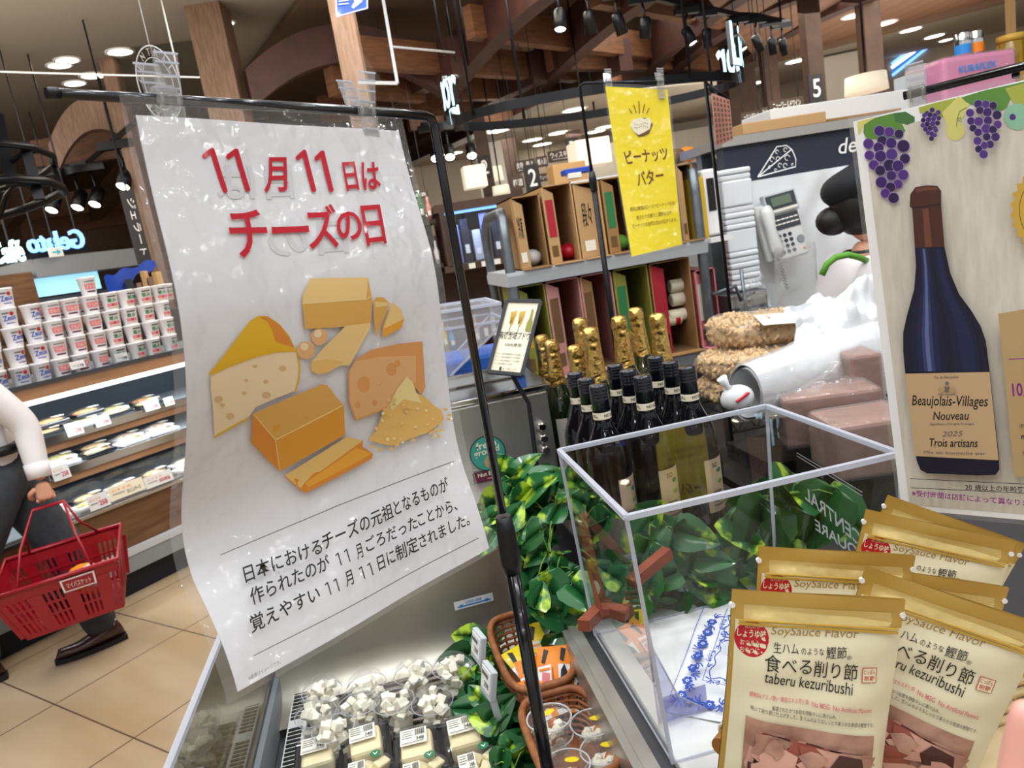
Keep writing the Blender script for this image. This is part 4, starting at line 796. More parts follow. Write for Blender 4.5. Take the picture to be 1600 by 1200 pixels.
E_ = [('pel', 'belly'), ('belly', 'chest'), ('chest', 'neck0'), ('neck0', 'neck1'), ('chest', 'sL'), ('sL', 'eL'), ('eL', 'wL'), ('chest', 'sR'), ('sR', 'eR'), ('eR', 'wR'), ('pel', 'hL'), ('pel', 'hR'), ('hL', 'kL'), ('kL', 'aL'), ('hR', 'kR'), ('kR', 'aR')]
hd = (ha - el).normalized()
JB = {k: ((q[0], tuple(r * .66 for r in q[1]) if isinstance(q[1], tuple) else q[1] * (.5 if k in ('sL', 'sR') else .75)) if k in ('pel', 'belly', 'chest', 'neck0', 'hL', 'hR', 'kL', 'kR', 'sL', 'sR', 'eL', 'eR') else q) for k, q in J.items()}
bm = grow([(JB, E_, 'pel')] + hand_chains(ha, (hd * .6 - UP).normalized(), w, 1.15, -Lf) + hand_chains(haR, (haR - elR).normalized(), w, .4, Lf))
hc = pel + UP * .70 + w * .075; head_into(bm, hc, w); body_obj('body', 'skin', bm, t); eyes(t, hc, w)
def sub(names, ex, moves={}):
    q = {n: (moves.get(n, J[n][0]), tuple(r + ex for r in J[n][1]) if isinstance(J[n][1], tuple) else J[n][1] + ex) for n in names}
    return q, [(a, c) for a, c in E_ if a in q and c in q], 'pel' if 'pel' in q else names[0]
sh_ = body_obj('shirt', 'shirt', grow([sub(['pel', 'belly', 'chest', 'neck0', 'sL', 'eL', 'wL', 'sR', 'eR', 'wR'], .016, {'pel': pel - UP * .05, 'wL': ha - hd * .035, 'wR': haR})]), t)
b = MB('shirt'); q = ha - hd * .03; b.tube([q - hd * .05, q + hd * .015], [.049, .045], 16); b.build('cuff', t)
body_obj('trousers', 'trousers', grow([sub(['pel', 'belly', 'hL', 'hR', 'kL', 'kR', 'aL', 'aR'], .034, {'aL': aL - UP * .06, 'aR': aR - UP * .06, 'belly': pel + UP * .11})]), t)
b = MB('belt'); b.lathe([(.163, 0), (.165, .02), (.163, .04)], 24, pel + UP * .085, w * .85, Lf, UP); b.build('belt', t)
for a, dr, zz in ((aR, Vector((-.9, -.43, 0)).normalized(), 0), (aL, w, 0)):
    b = MB('shoe_brown'); x = dr.cross(UP); o = Vector((a.x, a.y, 0))
    def fn(u, v, o=o, dr=dr, x=x):
        ph = 2 * PI * u; s_ = v; L_ = -.075 + .285 * s_; hw = .042 * (math.sin(PI * min(1, max(0, .08 + s_ * .9))) ** .45); ht = (.10 - .055 * min(1, s_ * 1.5)) if s_ < .99 else .02; e = (1 if 0 < s_ < 1 else .3)
        return o + dr * L_ + x * (hw * math.cos(ph) * e) + UP * (.018 + max(-.0, ht * (.5 + .5 * math.sin(ph))) * e)
    b.grid(fn, 16, 14, True, True); s0 = b.build('shoe', t)
    b = MB('sole'); b.prism([(-.08 + .295 * s_, .045 * k * (math.sin(PI * min(1, max(0, .10 + s_ * .88))) ** .45)) for k, rng in ((1, range(13)), (-1, range(12, -1, -1))) for s_ in [i / 12 for i in rng]], .022, o, dr, x, UP); s1 = b.build('sole', s0)
b = MB('hair'); b.sphere(hc + UP * .025 - w * .012, .108, (.95, .95, 1.02), 16); b.build('hair', t)

# red supermarket basket in the hand
bx = Vector((.975, .22, 0)).normalized(); by = Vector((-bx.y, bx.x, 0)); c0 = G(82, 862, .50); bl, bw, bh = .46, .33, .235
c0 = ha - UP * .33 + Vector((.03, -.10, 0)); BM_ = Matrix.Translation(c0) @ Matrix(((bx.x, by.x, 0, 0), (bx.y, by.y, 0, 0), (0, 0, 1, 0), (0, 0, 0, 1))) @ Matrix.Rotation(.16, 4, 'X') @ Matrix.Rotation(-.05, 4, 'Y')
t = thing('shopping_basket', 'red plastic shopping basket hanging from the walking person\'s hand', 'shopping basket', mtx=BM_)
def rect_ring(f, z): return [Vector((sx * bl / 2 * f, sy * bw / 2 * f, z)) for sx, sy in ((-1, -1), (1, -1), (1, 1), (-1, 1))]
T0, B0 = rect_ring(1, 0), rect_ring(.80, -bh)
b = MB('basket_red'); b.bbox((0, 0, -bh), (bl * .8, bw * .8, .008), .003)
for i in range(4):
    a0, a1, c0_, c1_ = T0[i], T0[(i + 1) % 4], B0[i], B0[(i + 1) % 4]; n = int((a1 - a0).length / .021)
    out = ((a0 + a1) / 2).normalized(); out.z = 0
    def at(u, v): return a0.lerp(a1, u).lerp(c0_.lerp(c1_, u), v)
    for v0, v1 in ((0, .20), (.40, .44), (.64, .68), (.92, 1.0)):
        b.hexa([at(0, v0), at(1, v0), at(1, v0) - out * .004, at(0, v0) - out * .004, at(0, v1), at(1, v1), at(1, v1) - out * .004, at(0, v1) - out * .004])
    for k in range(n + 1):
        u = k / n; b.beam(at(u, .18), at(u, .94), .010 if k % 6 else .03, .004, out)
b.build('basket_body', t, False)
b = MB('basket_red'); b.tube([q + Vector((0, 0, .004)) for q in (T0[0], T0[1], T0[2], T0[3])], .011, 8, closed=True); b.build('rim', t, False)
hl = BM_.inverted() @ (ha + (hd * .3 - UP) * .085)
for s_ in (-1, 1):
    b = MB('basket_red'); b.tube([Vector((-bl * .30, s_ * bw * .5, .0)), Vector((-bl * .22 + hl.x * .4, s_ * bw * .2, hl.z * .62)), Vector((hl.x - .06, hl.y + s_ * .008, hl.z)), Vector((hl.x + .06, hl.y + s_ * .008, hl.z)), Vector((bl * .22 + hl.x * .4, s_ * bw * .2, hl.z * .62)), Vector((bl * .30, s_ * bw * .5, .0))], .0055, 8); b.build('handle', t, False)
b = MB('basket_red'); q = lambda u, v: T0[0].lerp(T0[1], u).lerp(B0[0].lerp(B0[1], u), v) + Vector((0, -.006, 0))
a = Art(.0008); a.rect(.52, .04, .80, .30, 'pack_white'); a.rect(.535, .065, .785, .275, 'basket_red'); a.text('マイバスケット', (.56, .24), (.2, 0), (0, -.12), 'pack_white'); a.put(b, lambda u, v, w_: q(u, v) + Vector((0, -w_, 0)), base=.001); tag(b.build('name_plate', t, False), 'white outlined plate on the basket front', None)
X = BM_
t = thing('snack_bag', 'yellow and white packet lying in the red basket', 'packet', mtx=X @ Matrix.Translation((.08, -.06, -.09)) @ Matrix.Rotation(.5, 4, 'Y')); b = MB('orange_print'); b.sphere((0, 0, 0), .10, (.8, .45, .7), 14); b.use('pack_white'); b.sphere((.015, -.012, .02), .09, (.7, .45, .6), 12); b.build('packet', t, False)
t = thing('dark_bag', 'dark plastic wrapped item inside the red basket', 'packet', mtx=X @ Matrix.Translation((-.02, .03, -.15))); b = MB('black_gloss'); b.sphere((0, 0, 0), .10, (1.2, .9, .75), 14); b.build('packet', t, False)
# ------------------------------------------------------------------ chilled cheese case (open, low) and the counter beside it
t = thing('cheese_case', 'open stainless chilled case with slatted black deck for cheese', 'display case', (-.06, 1.0, 0))
b = MB('grey_steel'); b.box((-.075, 1.0, .34), (.53, 1.1, .68)); b.build('case_body', t)
b = MB('tray_black'); b.box((-.055, .98, .69), (.50, .90, .02)); b.build('deck_pan', t)
b = MB('deck_metal' if 'deck_metal' in MATS else mat('deck_metal', '#6e645b', .35, .7).name)
for i in range(34): b.tube([(-.262, .70 + i * .0195, .708), (.19, .70 + i * .0195, .708)], .0062, 6)
b.build('deck_slats', t)
b = MB('steel_wavy'); prof = [(1.30, .70), (1.345, .702), (1.38, .715), (1.398, .745), (1.405, .80), (1.405, .935)]
def wall_fn(u, v):
    k = v * (len(prof) - 1); i = min(int(k), len(prof) - 2); f = k - i; y = prof[i][0] + (prof[i + 1][0] - prof[i][0]) * f; z = prof[i][1] + (prof[i + 1][1] - prof[i][1]) * f
    x = -.33 + .475 * min(u / .85, 1); c = max(0, (u - .85) / .15); return Vector((x + .045 * math.sin(c * PI / 2), y - .10 * (1 - math.cos(c * PI / 2)), z))
b.grid(wall_fn, 30, 12); b.build('back_wall', t)
b = MB('steel'); b.box((-.09, 1.58, .92), (.58, .34, .03)); b.box((-.08, 1.60, .46), (.56, .30, .90)); b.build('rear_ledge', t)
b = MB('steel'); b.box((.199, 1.0, .775), (.012, .90, .15)); b.build('side_wall', t)
b = MB('glass_panel'); b.box((-.338, 1.05, .86), (.006, .74, .22)); b.build('clear_side', t)
b = MB('acrylic_edge'); b.box((-.338, 1.05, .973), (.009, .74, .007)); b.box((-.338, 1.42, .86), (.009, .007, .22)); b.build('clear_side_edge', t)
b = MB('mid_grey'); b.box((-.332, 1.0, .72), (.014, .90, .06)); b.build('side_rail', t)
b = MB('white_plastic'); b.box((-.287, 1.03, .712), (.034, .74, .006)); b.use('black_plastic')
for i in range(62):
    if i % 14 in (10, 11): continue
    b.box((-.289, .68 + i * .0115, .7155), (.024, .006, .003))
b.build('vent_strip', t)
a = Art(.0003); LL = lambda u, v, w: QY(740, 939, 1.4035) + Vector((u, -w - .001, v + u * .02))
a.rect(-.040, -.009, .040, .009, 'white_print'); a.rect(-.034, -.0055, .034, -.0025, 'sky_print'); a.poly([(-.030, .0), (-.022, .0), (-.026, -.007)], 'sky_print'); a.poly([(.022, .0), (.030, .0), (.026, -.007)], 'sky_print'); a.text('LOAD LINE', (-.016, .0005), (.032, 0), (0, .005), 'sky_print', .02)
b = MB(); a.put(b, LL, base=.001); tag(b.build('load_line_sticker', t), 'white and blue load line sticker', None)

# ---------------- counter
t = thing('counter', 'right hand counter with dark steel edge beside the cheese case', 'counter', (.85, 1.3, 0))
b = MB('dark_wall'); b.box((.835, 1.31, .41), (1.21, 1.76, .82)); b.build('counter_body', t)
b = MB('dark_steel'); b.box((.835, 1.31, .835), (1.225, 1.78, .03)); b.build('counter_top', t)
b = MB('steel'); b.box((.213, .95, .838), (.018, .95, .036)); b.build('edge_strip', t)
b = MB('marble'); b.bbox((.445, .85, .858), (.41, .52, .015), .003); tag(b.build('marble_board'), 'white marble board under the clear acrylic cover', 'board')
# ---------------- cloth with blue flowers
CZ = .867
def cq(u, v):
    c = [G(1098, 962, CZ), G(1335, 985, CZ), G(1300, 1168, CZ), G(1042, 1112, CZ)]; return c[0].lerp(c[1], u).lerp(c[3].lerp(c[2], u), v)
def cf(u, v, w): q = cq(u, v); return q + UP * (.0012 + .0016 * math.sin(u * 9 + v * 4) * math.sin(v * 7) + w)
b = MB('cloth_white'); b.grid(lambda u, v: cf(u, v, 0), 20, 16)
a = Art(.00008)
def flower(u, v, s, n=6):
    for k in range(n): a.disc(u + s * .55 * math.cos(2 * PI * k / n), v + s * .55 * math.sin(2 * PI * k / n), s * .36, 'blue_onion', 8)
    a.disc(u, v, s * .3, 'cloth_white', 8); a.disc(u, v, s * .16, 'blue_onion', 8)
def sprig(u, v, s, r):
    for k in (-1, 0, 1):
        d_ = r + k * .6; a.line([(u, v), (u + s * .6 * math.cos(d_), v + s * .6 * math.sin(d_)), (u + s * math.cos(d_ + .3), v + s * math.sin(d_ + .3))], s * .16, 'blue_onion')
for k in range(7):
    f = .08 + k * .14; flower(.085, f, .042); sprig(.085, f + .05, .06, 1.2 + k); sprig(.10, f - .05, .06, -1.4 - k); flower(f + .04, .90, .042); sprig(f + .1, .89, .06, .4 + k); sprig(f - .02, .9, .06, 2.6 + k)
a.line([(.185, 0), (.19, .78), (1, .80)], .006, 'blue_onion'); a.line([(.225 + .012 * math.sin(k * 1.3), k * .03) for k in range(26)], .008, 'blue_onion'); a.line([(.2 + k * .03, .745 + .014 * math.sin(k * 1.4)) for k in range(27)], .009, 'blue_onion'); a.line([(.02, 0), (.02, .97), (1, .975)], .006, 'blue_onion')
for k in range(12): sprig(.21, .03 + k * .06, .04, .2 + k); sprig(.24 + k * .06, .765, .04, 1.2 + k)
for (u, v, s) in ((.42, .42, .09), (.50, .50, .07), (.40, .56, .07), (.56, .36, .06)): flower(u, v, s, 5)
for k in range(9): sprig(.44 + .12 * math.cos(k), .46 + .14 * math.sin(k * 1.3), .09, k * .9)
a.put(b, lambda u, v, w: cf(u, v, w), [i / 20 for i in range(20)], [i / 16 for i in range(16)], .0002); tag(b.build('flowered_cloth'), 'white cloth with blue flower print on the marble board', 'cloth')
# ---------------- small clear stand on the cloth
t = thing('clear_stand', 'small clear violet tinted plate stand beside the flowered cloth', 'stand', G(1070, 1110, CZ))
b = MB('violet_acrylic'); A1_, A2_ = G(1030, 1132, CZ + .003), G(1106, 1108, CZ + .003); B1_, B2_ = P(1012, 998, .935), P(1060, 1088, .93)
b.f([b.v(A1_), b.v(A2_), b.v(B2_), b.v(B1_)]); b.f([b.v(A1_), b.v(A2_), b.v(A2_ + Vector((.02, .05, 0))), b.v(A1_ + Vector((.02, .05, 0)))]); b.build('bent_sheet', t)
b = MB('acrylic_edge'); b.tube([B1_, A1_, A2_, B2_, B1_], .0012, 6); b.build('sheet_edge', t)
# ---------------- the acrylic cover
X0, X1, Y0, Y1, Z0, Z1 = .222, .563, .757, 1.061, .867, 1.18; fl_ = .018
t = thing('acrylic_cover', 'clear acrylic box cover standing on the marble board', 'cover', ((X0 + X1) / 2, (Y0 + Y1) / 2, Z0))
top = [Vector((X0, Y0, Z1)), Vector((X1, Y0, Z1)), Vector((X1, Y1, Z1)), Vector((X0, Y1, Z1))]; bot = [Vector((X0 + .012, Y0 - .005, Z0)), Vector((X1 - .012, Y0 - .005, Z0)), Vector((X1 - .012, Y1 + .005, Z0)), Vector((X0 + .012, Y1 + .005, Z0))]
b = MB('acrylic'); b.f([b.v(q) for q in top]); b.build('top_panel', t)
for i, n_ in enumerate(('front_panel', 'right_panel', 'rear_panel', 'left_panel')): b = MB('acrylic'); b.f([b.v(top[i]), b.v(top[(i + 1) % 4]), b.v(bot[(i + 1) % 4]), b.v(bot[i])]); b.build(n_, t)
b = MB('acrylic_edge')
for i in range(4): b.beam(top[i], top[(i + 1) % 4], .0065, .0065)
b.build('top_edge', t); b = MB('acrylic_edge')
for i in range(4): b.beam(top[i], bot[i], .0042, .0042, (1, 0, 0)); b.beam(bot[i] + UP * .001, bot[(i + 1) % 4] + UP * .001, .002, .002)
b.build('corner_edge', t)
a = Art(.0002); cyp = lambda u, v, w: Vector((X1 + .0012 + w, u, v))
a.text('CENTRAL', (.846, 1.023), (.130, .028), (0, .022), 'white_print', .016); a.text('SQUARE', (.842, 1.000), (.114, .006), (0, .021), 'white_print', .016); a.line([(.837, 1.101), (.989, 1.116)], .0012, 'white_print'); a.line([(.837, 1.106), (.989, 1.121)], .0012, 'white_print')
b = MB(); a.put(b, cyp); tag(b.build('etched_lettering', t), 'white lettering on the side of the clear cover', None)

# ------------------------------------------------------------------ leafy garlands
LEAF = [(0, .02), (.18, -.10), (.42, -.06), (.52, .16), (.46, .42), (.30, .68), (.14, .88), (0, 1.0)]
def leaf(b, p, d, n, L, fold=.25, curl=.25):
    d = Vector(d).normalized(); n = (Vector(n) - d * Vector(n).dot(d)); n = n.normalized() if n.length > 1e-4 else d.orthogonal().normalized(); x = d.cross(n); p = Vector(p)
    def at(u, v): return p + x * (u * L * .88) + d * (v * L) - n * (curl * L * v * v) + n * (fold * L * abs(u))
    mid = [b.v(at(0, v)) for _, v in LEAF]; 
    for s_ in (-1, 1):
        e = [b.v(at(s_ * u, v)) for u, v in LEAF]; h = [b.v(at(s_ * u * .5, v * .97 + .01)) for u, v in LEAF]
        for i in range(len(LEAF) - 1):
            b.f([mid[i], mid[i + 1], h[i + 1], h[i]]); b.f([h[i], h[i + 1], e[i + 1], e[i]])
def garland(label, path, n, spread, size, seed, face=None, dark=.25, name='leafy_garland', stems=True):
    rng = random.Random(seed); path = [Vector(q) for q in path]; t = thing(name, label, 'artificial plant', path[-1]); b = MB('leaf'); b.sm = True; b2 = MB('stem_green')
    b2.tube(path, .003, 6)
    for i in range(n):
        k = rng.random() * (len(path) - 1); j = int(k); q = path[j].lerp(path[min(j + 1, len(path) - 1)], k - j); o = Vector((rng.uniform(-1, 1), rng.uniform(-1, 1), rng.uniform(-.7, .9))) * spread; f = face or (CEN - q)
        n_ = (f.normalized() + Vector((rng.uniform(-.6, .6), rng.uniform(-.6, .6), rng.uniform(-.1, .7)))).normalized(); d = Vector((rng.uniform(-1, 1), rng.uniform(-.5, .5), rng.uniform(-1.1, .45)))
        b.use('leaf_dark' if rng.random() < dark else 'leaf'); leaf(b, q + o, d, n_, size * rng.uniform(.7, 1.2), rng.uniform(.1, .3), rng.uniform(.05, .4)); b2.tube([q, q + o * .6 + UP * .006, q + o], .0012, 5)
    b.build('foliage', t, fix=False); b2.build('stem', t); return t
garland('green and lime leaf garland between the nut mill and the bottles', [P(822, 735, 1.58), P(812, 770, 1.50), P(805, 830, 1.40), P(812, 870, 1.34)], 30, .042, .066, 3)
garland('leaf garland hanging down beside the acrylic cover above the wicker basket', [P(876, 760, 1.44), P(858, 850, 1.34), P(868, 930, 1.29), P(890, 985, 1.27)], 48, .055, .068, 5)
garland('leaf garland lying behind the acrylic cover under the bottles', [(.27, 1.12, .885), (.36, 1.11, .90), (.46, 1.115, .90), (.58, 1.12, .89)], 62, .045, .072, 9)
garland('large leaves standing behind the right end of the acrylic cover', [(.50, 1.15, .95), (.56, 1.14, 1.0), (.64, 1.12, 1.0)], 14, .045, .11, 12)
garland('leaves standing up behind the acrylic cover in front of the bottles', [(.36, 1.14, .93), (.37, 1.13, 1.0), (.43, 1.13, .96)], 9, .03, .085, 14, dark=.1)
garland('leaf garland dividing the cheese tubs from the wicker baskets', [(.062, 1.33, .745), (.058, 1.22, .75), (.058, 1.10, .75), (.062, .96, .745)], 52, .030, .060, 21)
b = MB('stem_green'); b.tube([P(1030 + k * .8 + 3 * math.sin(k * .9), 840 - k * 1.6 + 4 * math.cos(k * .9), 1.25) for k in range(12)], .0022, 6); tag(b.build('green_tendril'), 'pale green curly tendril seen through the acrylic cover', 'tendril')

# ------------------------------------------------------------------ red-brown plate easel
t = thing('wooden_easel', 'small red brown wooden easel left of the acrylic cover', 'easel', (.215, 1.02, .85)); b = MB('red_wood')
ap = P(907, 808, 1.13); b.beam(ap, P(944, 962, 1.10), .014, .016, (0, 1, 0)); b.build('leg', t); b = MB('red_wood'); b.beam(ap + Vector((.006, .004, 0)), P(985, 880, 1.20), .014, .014, (0, 1, 0)); b.build('leg', t)
b = MB('red_wood'); b.beam(P(912, 978, 1.06), P(948, 942, 1.14), .018, .016); b.build('foot_bar', t); b = MB('red_wood'); b.beam(P(940, 946, 1.12), P(980, 962, 1.10), .018, .016); b.build('foot_bar', t)
t = thing('refracted_stick', 'refracted second image of the easel, put in as a stick behind the cover corner', 'stick', P(1020, 880, 1.12)); b = MB('red_wood'); b.beam(P(985, 912, 1.12), P(1044, 862, 1.16), .017, .017); b.build('stick', t)  # stands in for the easel's image refracted in the acrylic

# ------------------------------------------------------------------ electronic price tags on stems
for k, (px, py, dep, w) in enumerate([(748, 1010, 1.22, 'upper'), (764, 1064, 1.15, 'lower')]):
    p = P(px, py, dep); R = Matrix.Translation(p) @ Matrix.Rotation(-1.36, 4, 'Z') @ Matrix.Rotation(-.25, 4, 'X')
    t = thing('price_tag', w + ' grey electronic price tag standing among the divider leaves', 'price tag', mtx=R)
    b = MB('light_grey'); b.bbox((0, 0, 0), (.045, .010, .048), .002); b.build('tag_body', t, False); b = MB('white_print'); b.box((0, -.0055, .003), (.036, .001, .034)); b.build('display', t, False)
    a = Art(.0002); a.text('298', (-.004, -.008), (.018, 0), (0, .009), 'grey_ink', .01); a.rect(-.015, .008, .010, .014, 'grey_ink'); b = MB(); a.put(b, flat((0, -.0062, 0), (1, 0, 0), UP)); b.build('digits', t, False)
    b = MB('acrylic_edge'); b.beam(p - UP * .024, (p.x + .01, p.y + .01, .70), .012, .004); b.build('stem', t)

# ------------------------------------------------------------------ cups of white cheese cubes
def cheese_cup(seed):
    rng = random.Random(seed); t = thing('cheese_cup', '', 'cheese cup', group='clear cups of white cheese cubes')
    b = MB('cup_clear'); b.lathe([(.022, 0), (.0235, .002), (.031, .058)], 22, cap1=False); b.build('cup', t, False)
    b = MB('cheese_white')
    for i in range(26):
        z = .010 + .056 * (i / 25); r = (.012 + .012 * z / .06) * math.sqrt(rng.random()); a = rng.random() * 6.28; s_ = rng.uniform(.0115, .0155)
        b.bbox((r * math.cos(a), r * math.sin(a), z), (s_, s_, s_), .0012, rotm(rng.random() * 3, rng.random() * 3, rng.random() * 3), 1)
    o = b.build('cheese_cubes', t, False); o['kind'] = 'stuff'
    b = MB('cup_clear'); b.lathe([(.0345, .058), (.0355, .060), (.033, .063), (.031, .073), (.022, .080), (.0, .082)], 22, cap0=False, cap1=False)
    b.box((.037, 0, .060), (.008, .012, .0012)); b.box((-.037, 0, .060), (.008, .012, .0012)); b.build('dome_lid', t, False)
    b = MB('acrylic_edge'); b.tube([(.0352 * math.cos(2 * PI * i / 28), .0352 * math.sin(2 * PI * i / 28), .0605) for i in range(28)], .0007, 5, closed=True); b.build('rim', t, False)
    b = MB('label_white'); b.grid(lambda u, v: Vector(((.0245 + .003 * v + .0006) * math.sin(.5 + u * 1.1), -(.0245 + .003 * v + .0006) * math.cos(.5 + u * 1.1), .012 + v * .024)), 6, 2); b.build('label', t, False)
    return t
cw = ['at the far left back', 'back row, second from left', 'back row, third from left', 'at the far right back, beside the leaves', 'second row, leftmost', 'second row, second from left', 'second row, third from left', 'second row, rightmost', 'in front row behind the block trays']
cp = [(497, 1072), (572, 1062), (646, 1044), (702, 1034), (490, 1107), (556, 1092), (614, 1087), (674, 1087), (520, 1127)]
for i, (q, wl) in enumerate(zip(cp, cw)):
    p = G(q[0], q[1], .785); t = cheese_cup(i); t.location = (p.x, p.y, .715); t.rotation_euler = (random.uniform(-.06, .06), random.uniform(-.06, .06), random.uniform(-.6, .6)); t['label'] = 'clear cup of white cheese cubes ' + wl
# ------------------------------------------------------------------ black trays of cheese blocks
def barcode(b, o, w, h, R=None):
    a = Art(.0001); a.rect(0, 0, w, h, 'label_white')
    for i in range(4): a.rect(w * .06, h * (.84 - i * .14), w * (.5 - .06 * (i % 2)), h * (.89 - i * .14), 'grey_ink')
    for i in range(11): a.rect(w * (.55 + i * .036), h * .52, w * (.55 + i * .036 + .018 * (1 + i % 2) * .7), h * .93, 'ink')
    a.rect(w * .06, h * .08, w * .9, h * .12, 'grey_ink'); a.text('348', (w * .6, h * .18), (w * .3, 0), (0, h * .22), 'ink', .01)
    a.put(b, flat(o, (1, 0, 0), (0, 1, 0)), base=.0003)
def block_tray():
    t = thing('cheese_tray', '', 'cheese tray', group='black trays of cream cheese blocks')
    b = MB('tray_black'); b.bbox((0, 0, .004), (.078, .096, .008), .003); b.bbox((0, .044, .016), (.078, .009, .026), .002); b.bbox((0, -.044, .012), (.078, .008, .018), .002); b.bbox((-.036, 0, .014), (.008, .09, .022), .002); b.bbox((.036, 0, .014), (.008, .09, .022), .002); b.build('tray', t, False)
    b = MB('cheese_cream'); b.bbox((0, 0, .024), (.050, .060, .034), .006); b.build('cheese_block', t, False)
    b = MB('cup_clear'); b.bbox((0, 0, .026), (.068, .082, .040), .010); b.build('clear_lid', t, False)
    b = MB(); barcode(b, (-.024, -.010, .0468), .042, .036); b.build('label', t, False); return t
bt0 = block_tray(); tw = ['leftmost', 'second from left', 'third from left', 'rightmost beside the leaves']
for i, q in enumerate([(497, 1180), (572, 1162), (652, 1168), (726, 1150)]):
    p = G(q[0], q[1], .745); lab = 'black tray with a cream cheese block and barcode label, ' + tw[i]
    if i == 0: bt0.location = (p.x, p.y, .715); bt0.rotation_euler = (.06, 0, .03); bt0['label'] = lab
    else: r = dup(bt0, lab, loc=(p.x, p.y, .715)); r.rotation_euler = (.06, 0, (.05, -.04, .02)[i - 1])
def piece_tray():
    t = thing('cheese_tray', '', 'cheese tray', group='rounded trays of cheese pieces')
    b = MB('tray_black'); b.lathe([(.030, 0), (.039, .004), (.041, .016), (.0385, .016)], 28, cap1=False); b.build('tray', t, False)
    b = MB('cheese_cream')
    for (x, y, a) in ((-.014, -.012, .3), (.014, -.010, -.4), (-.004, .012, 1.2), (.018, .014, .8), (-.018, .016, 2.0), (.0, -.026, .1)): b.bbox((x, y, .020), (.026, .016, .018), .003, rotm(.3, .2, a))
    o = b.build('cheese_pieces', t, False)
    b = MB('cup_clear'); b.lathe([(.041, .016), (.039, .030), (.030, .036), (0, .0365)], 28, cap0=False, cap1=False); b.build('clear_lid', t, False)
    b = MB(); a = Art(.0002); a.disc(.012, .022, .0085, 'green_sticker'); a.poly([(.008, .025), (.012, .018), (.016, .025), (.0145, .025), (.012, .021), (.0095, .025)], 'white_print'); a.put(b, flat((0, 0, .0372), (1, 0, 0), (0, 1, 0))); b.build('green_sticker', t, False)
    b = MB(); barcode(b, (-.030, -.026, .0373), .026, .040); b.build('label', t, False); return t
pt0 = piece_tray()
for i, q in enumerate([(576, 1202), (662, 1204), (748, 1190)]):
    p = G(q[0], q[1], .745); lab = 'rounded black tray of cheese pieces with green sticker, ' + ('left', 'middle', 'right')[i] + ' of three in front'
    if i == 0: pt0.location = (p.x, p.y, .716); pt0['label'] = lab
    else: dup(pt0, lab, loc=(p.x, p.y, .716))

# ------------------------------------------------------------------ wicker baskets with packs and tubs
def wicker(label, cx, cy, w, d, z, h, rz=0):
    t = thing('wicker_basket', label, 'basket', (cx, cy, z), rz); b = MB('wicker')
    def loop(f, zz, n=44, wob=0):
        out = []
        for i in range(n):
            a = 2 * PI * i / n; c, s_ = math.cos(a), math.sin(a); k = (abs(c) ** 4 + abs(s_) ** 4) ** -.25; wv = 1 + (wob * (1 if i % 2 else -1)); out.append(Vector((c * k * w / 2 * f * wv, s_ * k * d / 2 * f * wv, zz)))
        return out
    for i in range(9): b.tube(loop(.84 + .16 * i / 8, .004 + h * i / 8, 44, .012 * (1 if i % 2 else -1)), .0032, 5, closed=True)
    for i in range(22):
        L0, L1 = loop(.85, .002, 22), loop(1.0, h, 22); b.tube([L0[i], L1[i]], .0022, 5)
    b.build('woven_wall', t, False); b = MB('wicker'); L = loop(1.0, h + .003); b.tube(L, .0062, 7, closed=True); b.build('rim', t, False)
    b = MB('wicker'); b.prism([(q.x, q.y) for q in loop(.86, 0)], .004); b.build('bottom', t, False); return t
wicker('brown wicker basket holding yellow and orange snack packs', .140, 1.175, .115, .25, .725, .085, .03)
wicker('brown wicker basket holding clear tubs, in front of the snack basket', .146, .945, .112, .20, .725, .075, .03)
def snack(px, py, z, kind, rz, tilt, label):
    p = G(px, py, z); t = thing('snack_pack', label, 'snack pack', mtx=Matrix.Translation(p) @ Matrix.Rotation(rz, 4, 'Z') @ Matrix.Rotation(tilt, 4, 'X'), group='snack packs in the wicker basket')
    w, h = .058, .085; pil = lambda u, v, k=0: Vector(((u - .5) * w, (v - .5) * h, .010 * math.sin(PI * min(1, max(0, u))) * math.sin(PI * min(1, max(0, v))) + k))
    b = MB('pack_white'); b.grid(lambda u, v: pil(u, v), 10, 10); b.grid(lambda u, v: Vector((pil(u, v).x, pil(u, v).y, -pil(u, v).z)), 10, 10)
    a = Art(.0002); c1 = 'yellow_pack' if kind == 'yellow' else 'orange_print'
    a.rect(0, .62, 1, 1, c1); a.rect(.40, 0, .60, .62, c1); a.poly([(.08, .10), (.30, .05), (.36, .45), (.14, .5)], c1 if kind == 'yellow' else 'rose_print'); a.poly([(.62, .14), (.74, .1), (.86, .45), (.78, .62), (.68, .5)], 'ink'); a.poly([(.12, .68), (.22, .64), (.34, .9), (.2, .95)], 'ink'); a.poly([(.66, .7), (.76, .66), (.84, .92), (.7, .95)], 'ink'); a.rect(.05, .52, .38, .56, 'orange_print'); a.rect(.44, .1, .46, .55, 'maroon_print')
    a.put(b, lambda u, v, k: pil(u, v, k), [i / 10 for i in range(1, 10)], [i / 10 for i in range(1, 10)], .0004); b.build('pouch', t, False)
mat('yellow_pack', '#f2d51e', .35, coat=.5)
for q in [(826, 1040, .79, 'yellow', .5, .5, 'white and yellow snack pack at the left rim of the wicker basket'), (850, 1010, .80, 'yellow', -.1, .9, 'yellow and black snack pack standing at the back of the basket'), (872, 1012, .80, 'yellow', -.25, .95, 'yellow and black snack pack at the back right of the basket'), (842, 1062, .79, 'orange', .1, .5, 'orange and black snack pack behind the black pole'), (868, 1050, .805, 'orange', -.3, .7, 'orange and black snack pack in the middle of the basket'), (893, 1072, .79, 'orange', -.35, .55, 'orange and white snack pack at the right rim'), (850, 1088, .785, 'orange', .2, .3, 'orange and white snack pack lying in front')]: snack(*q)
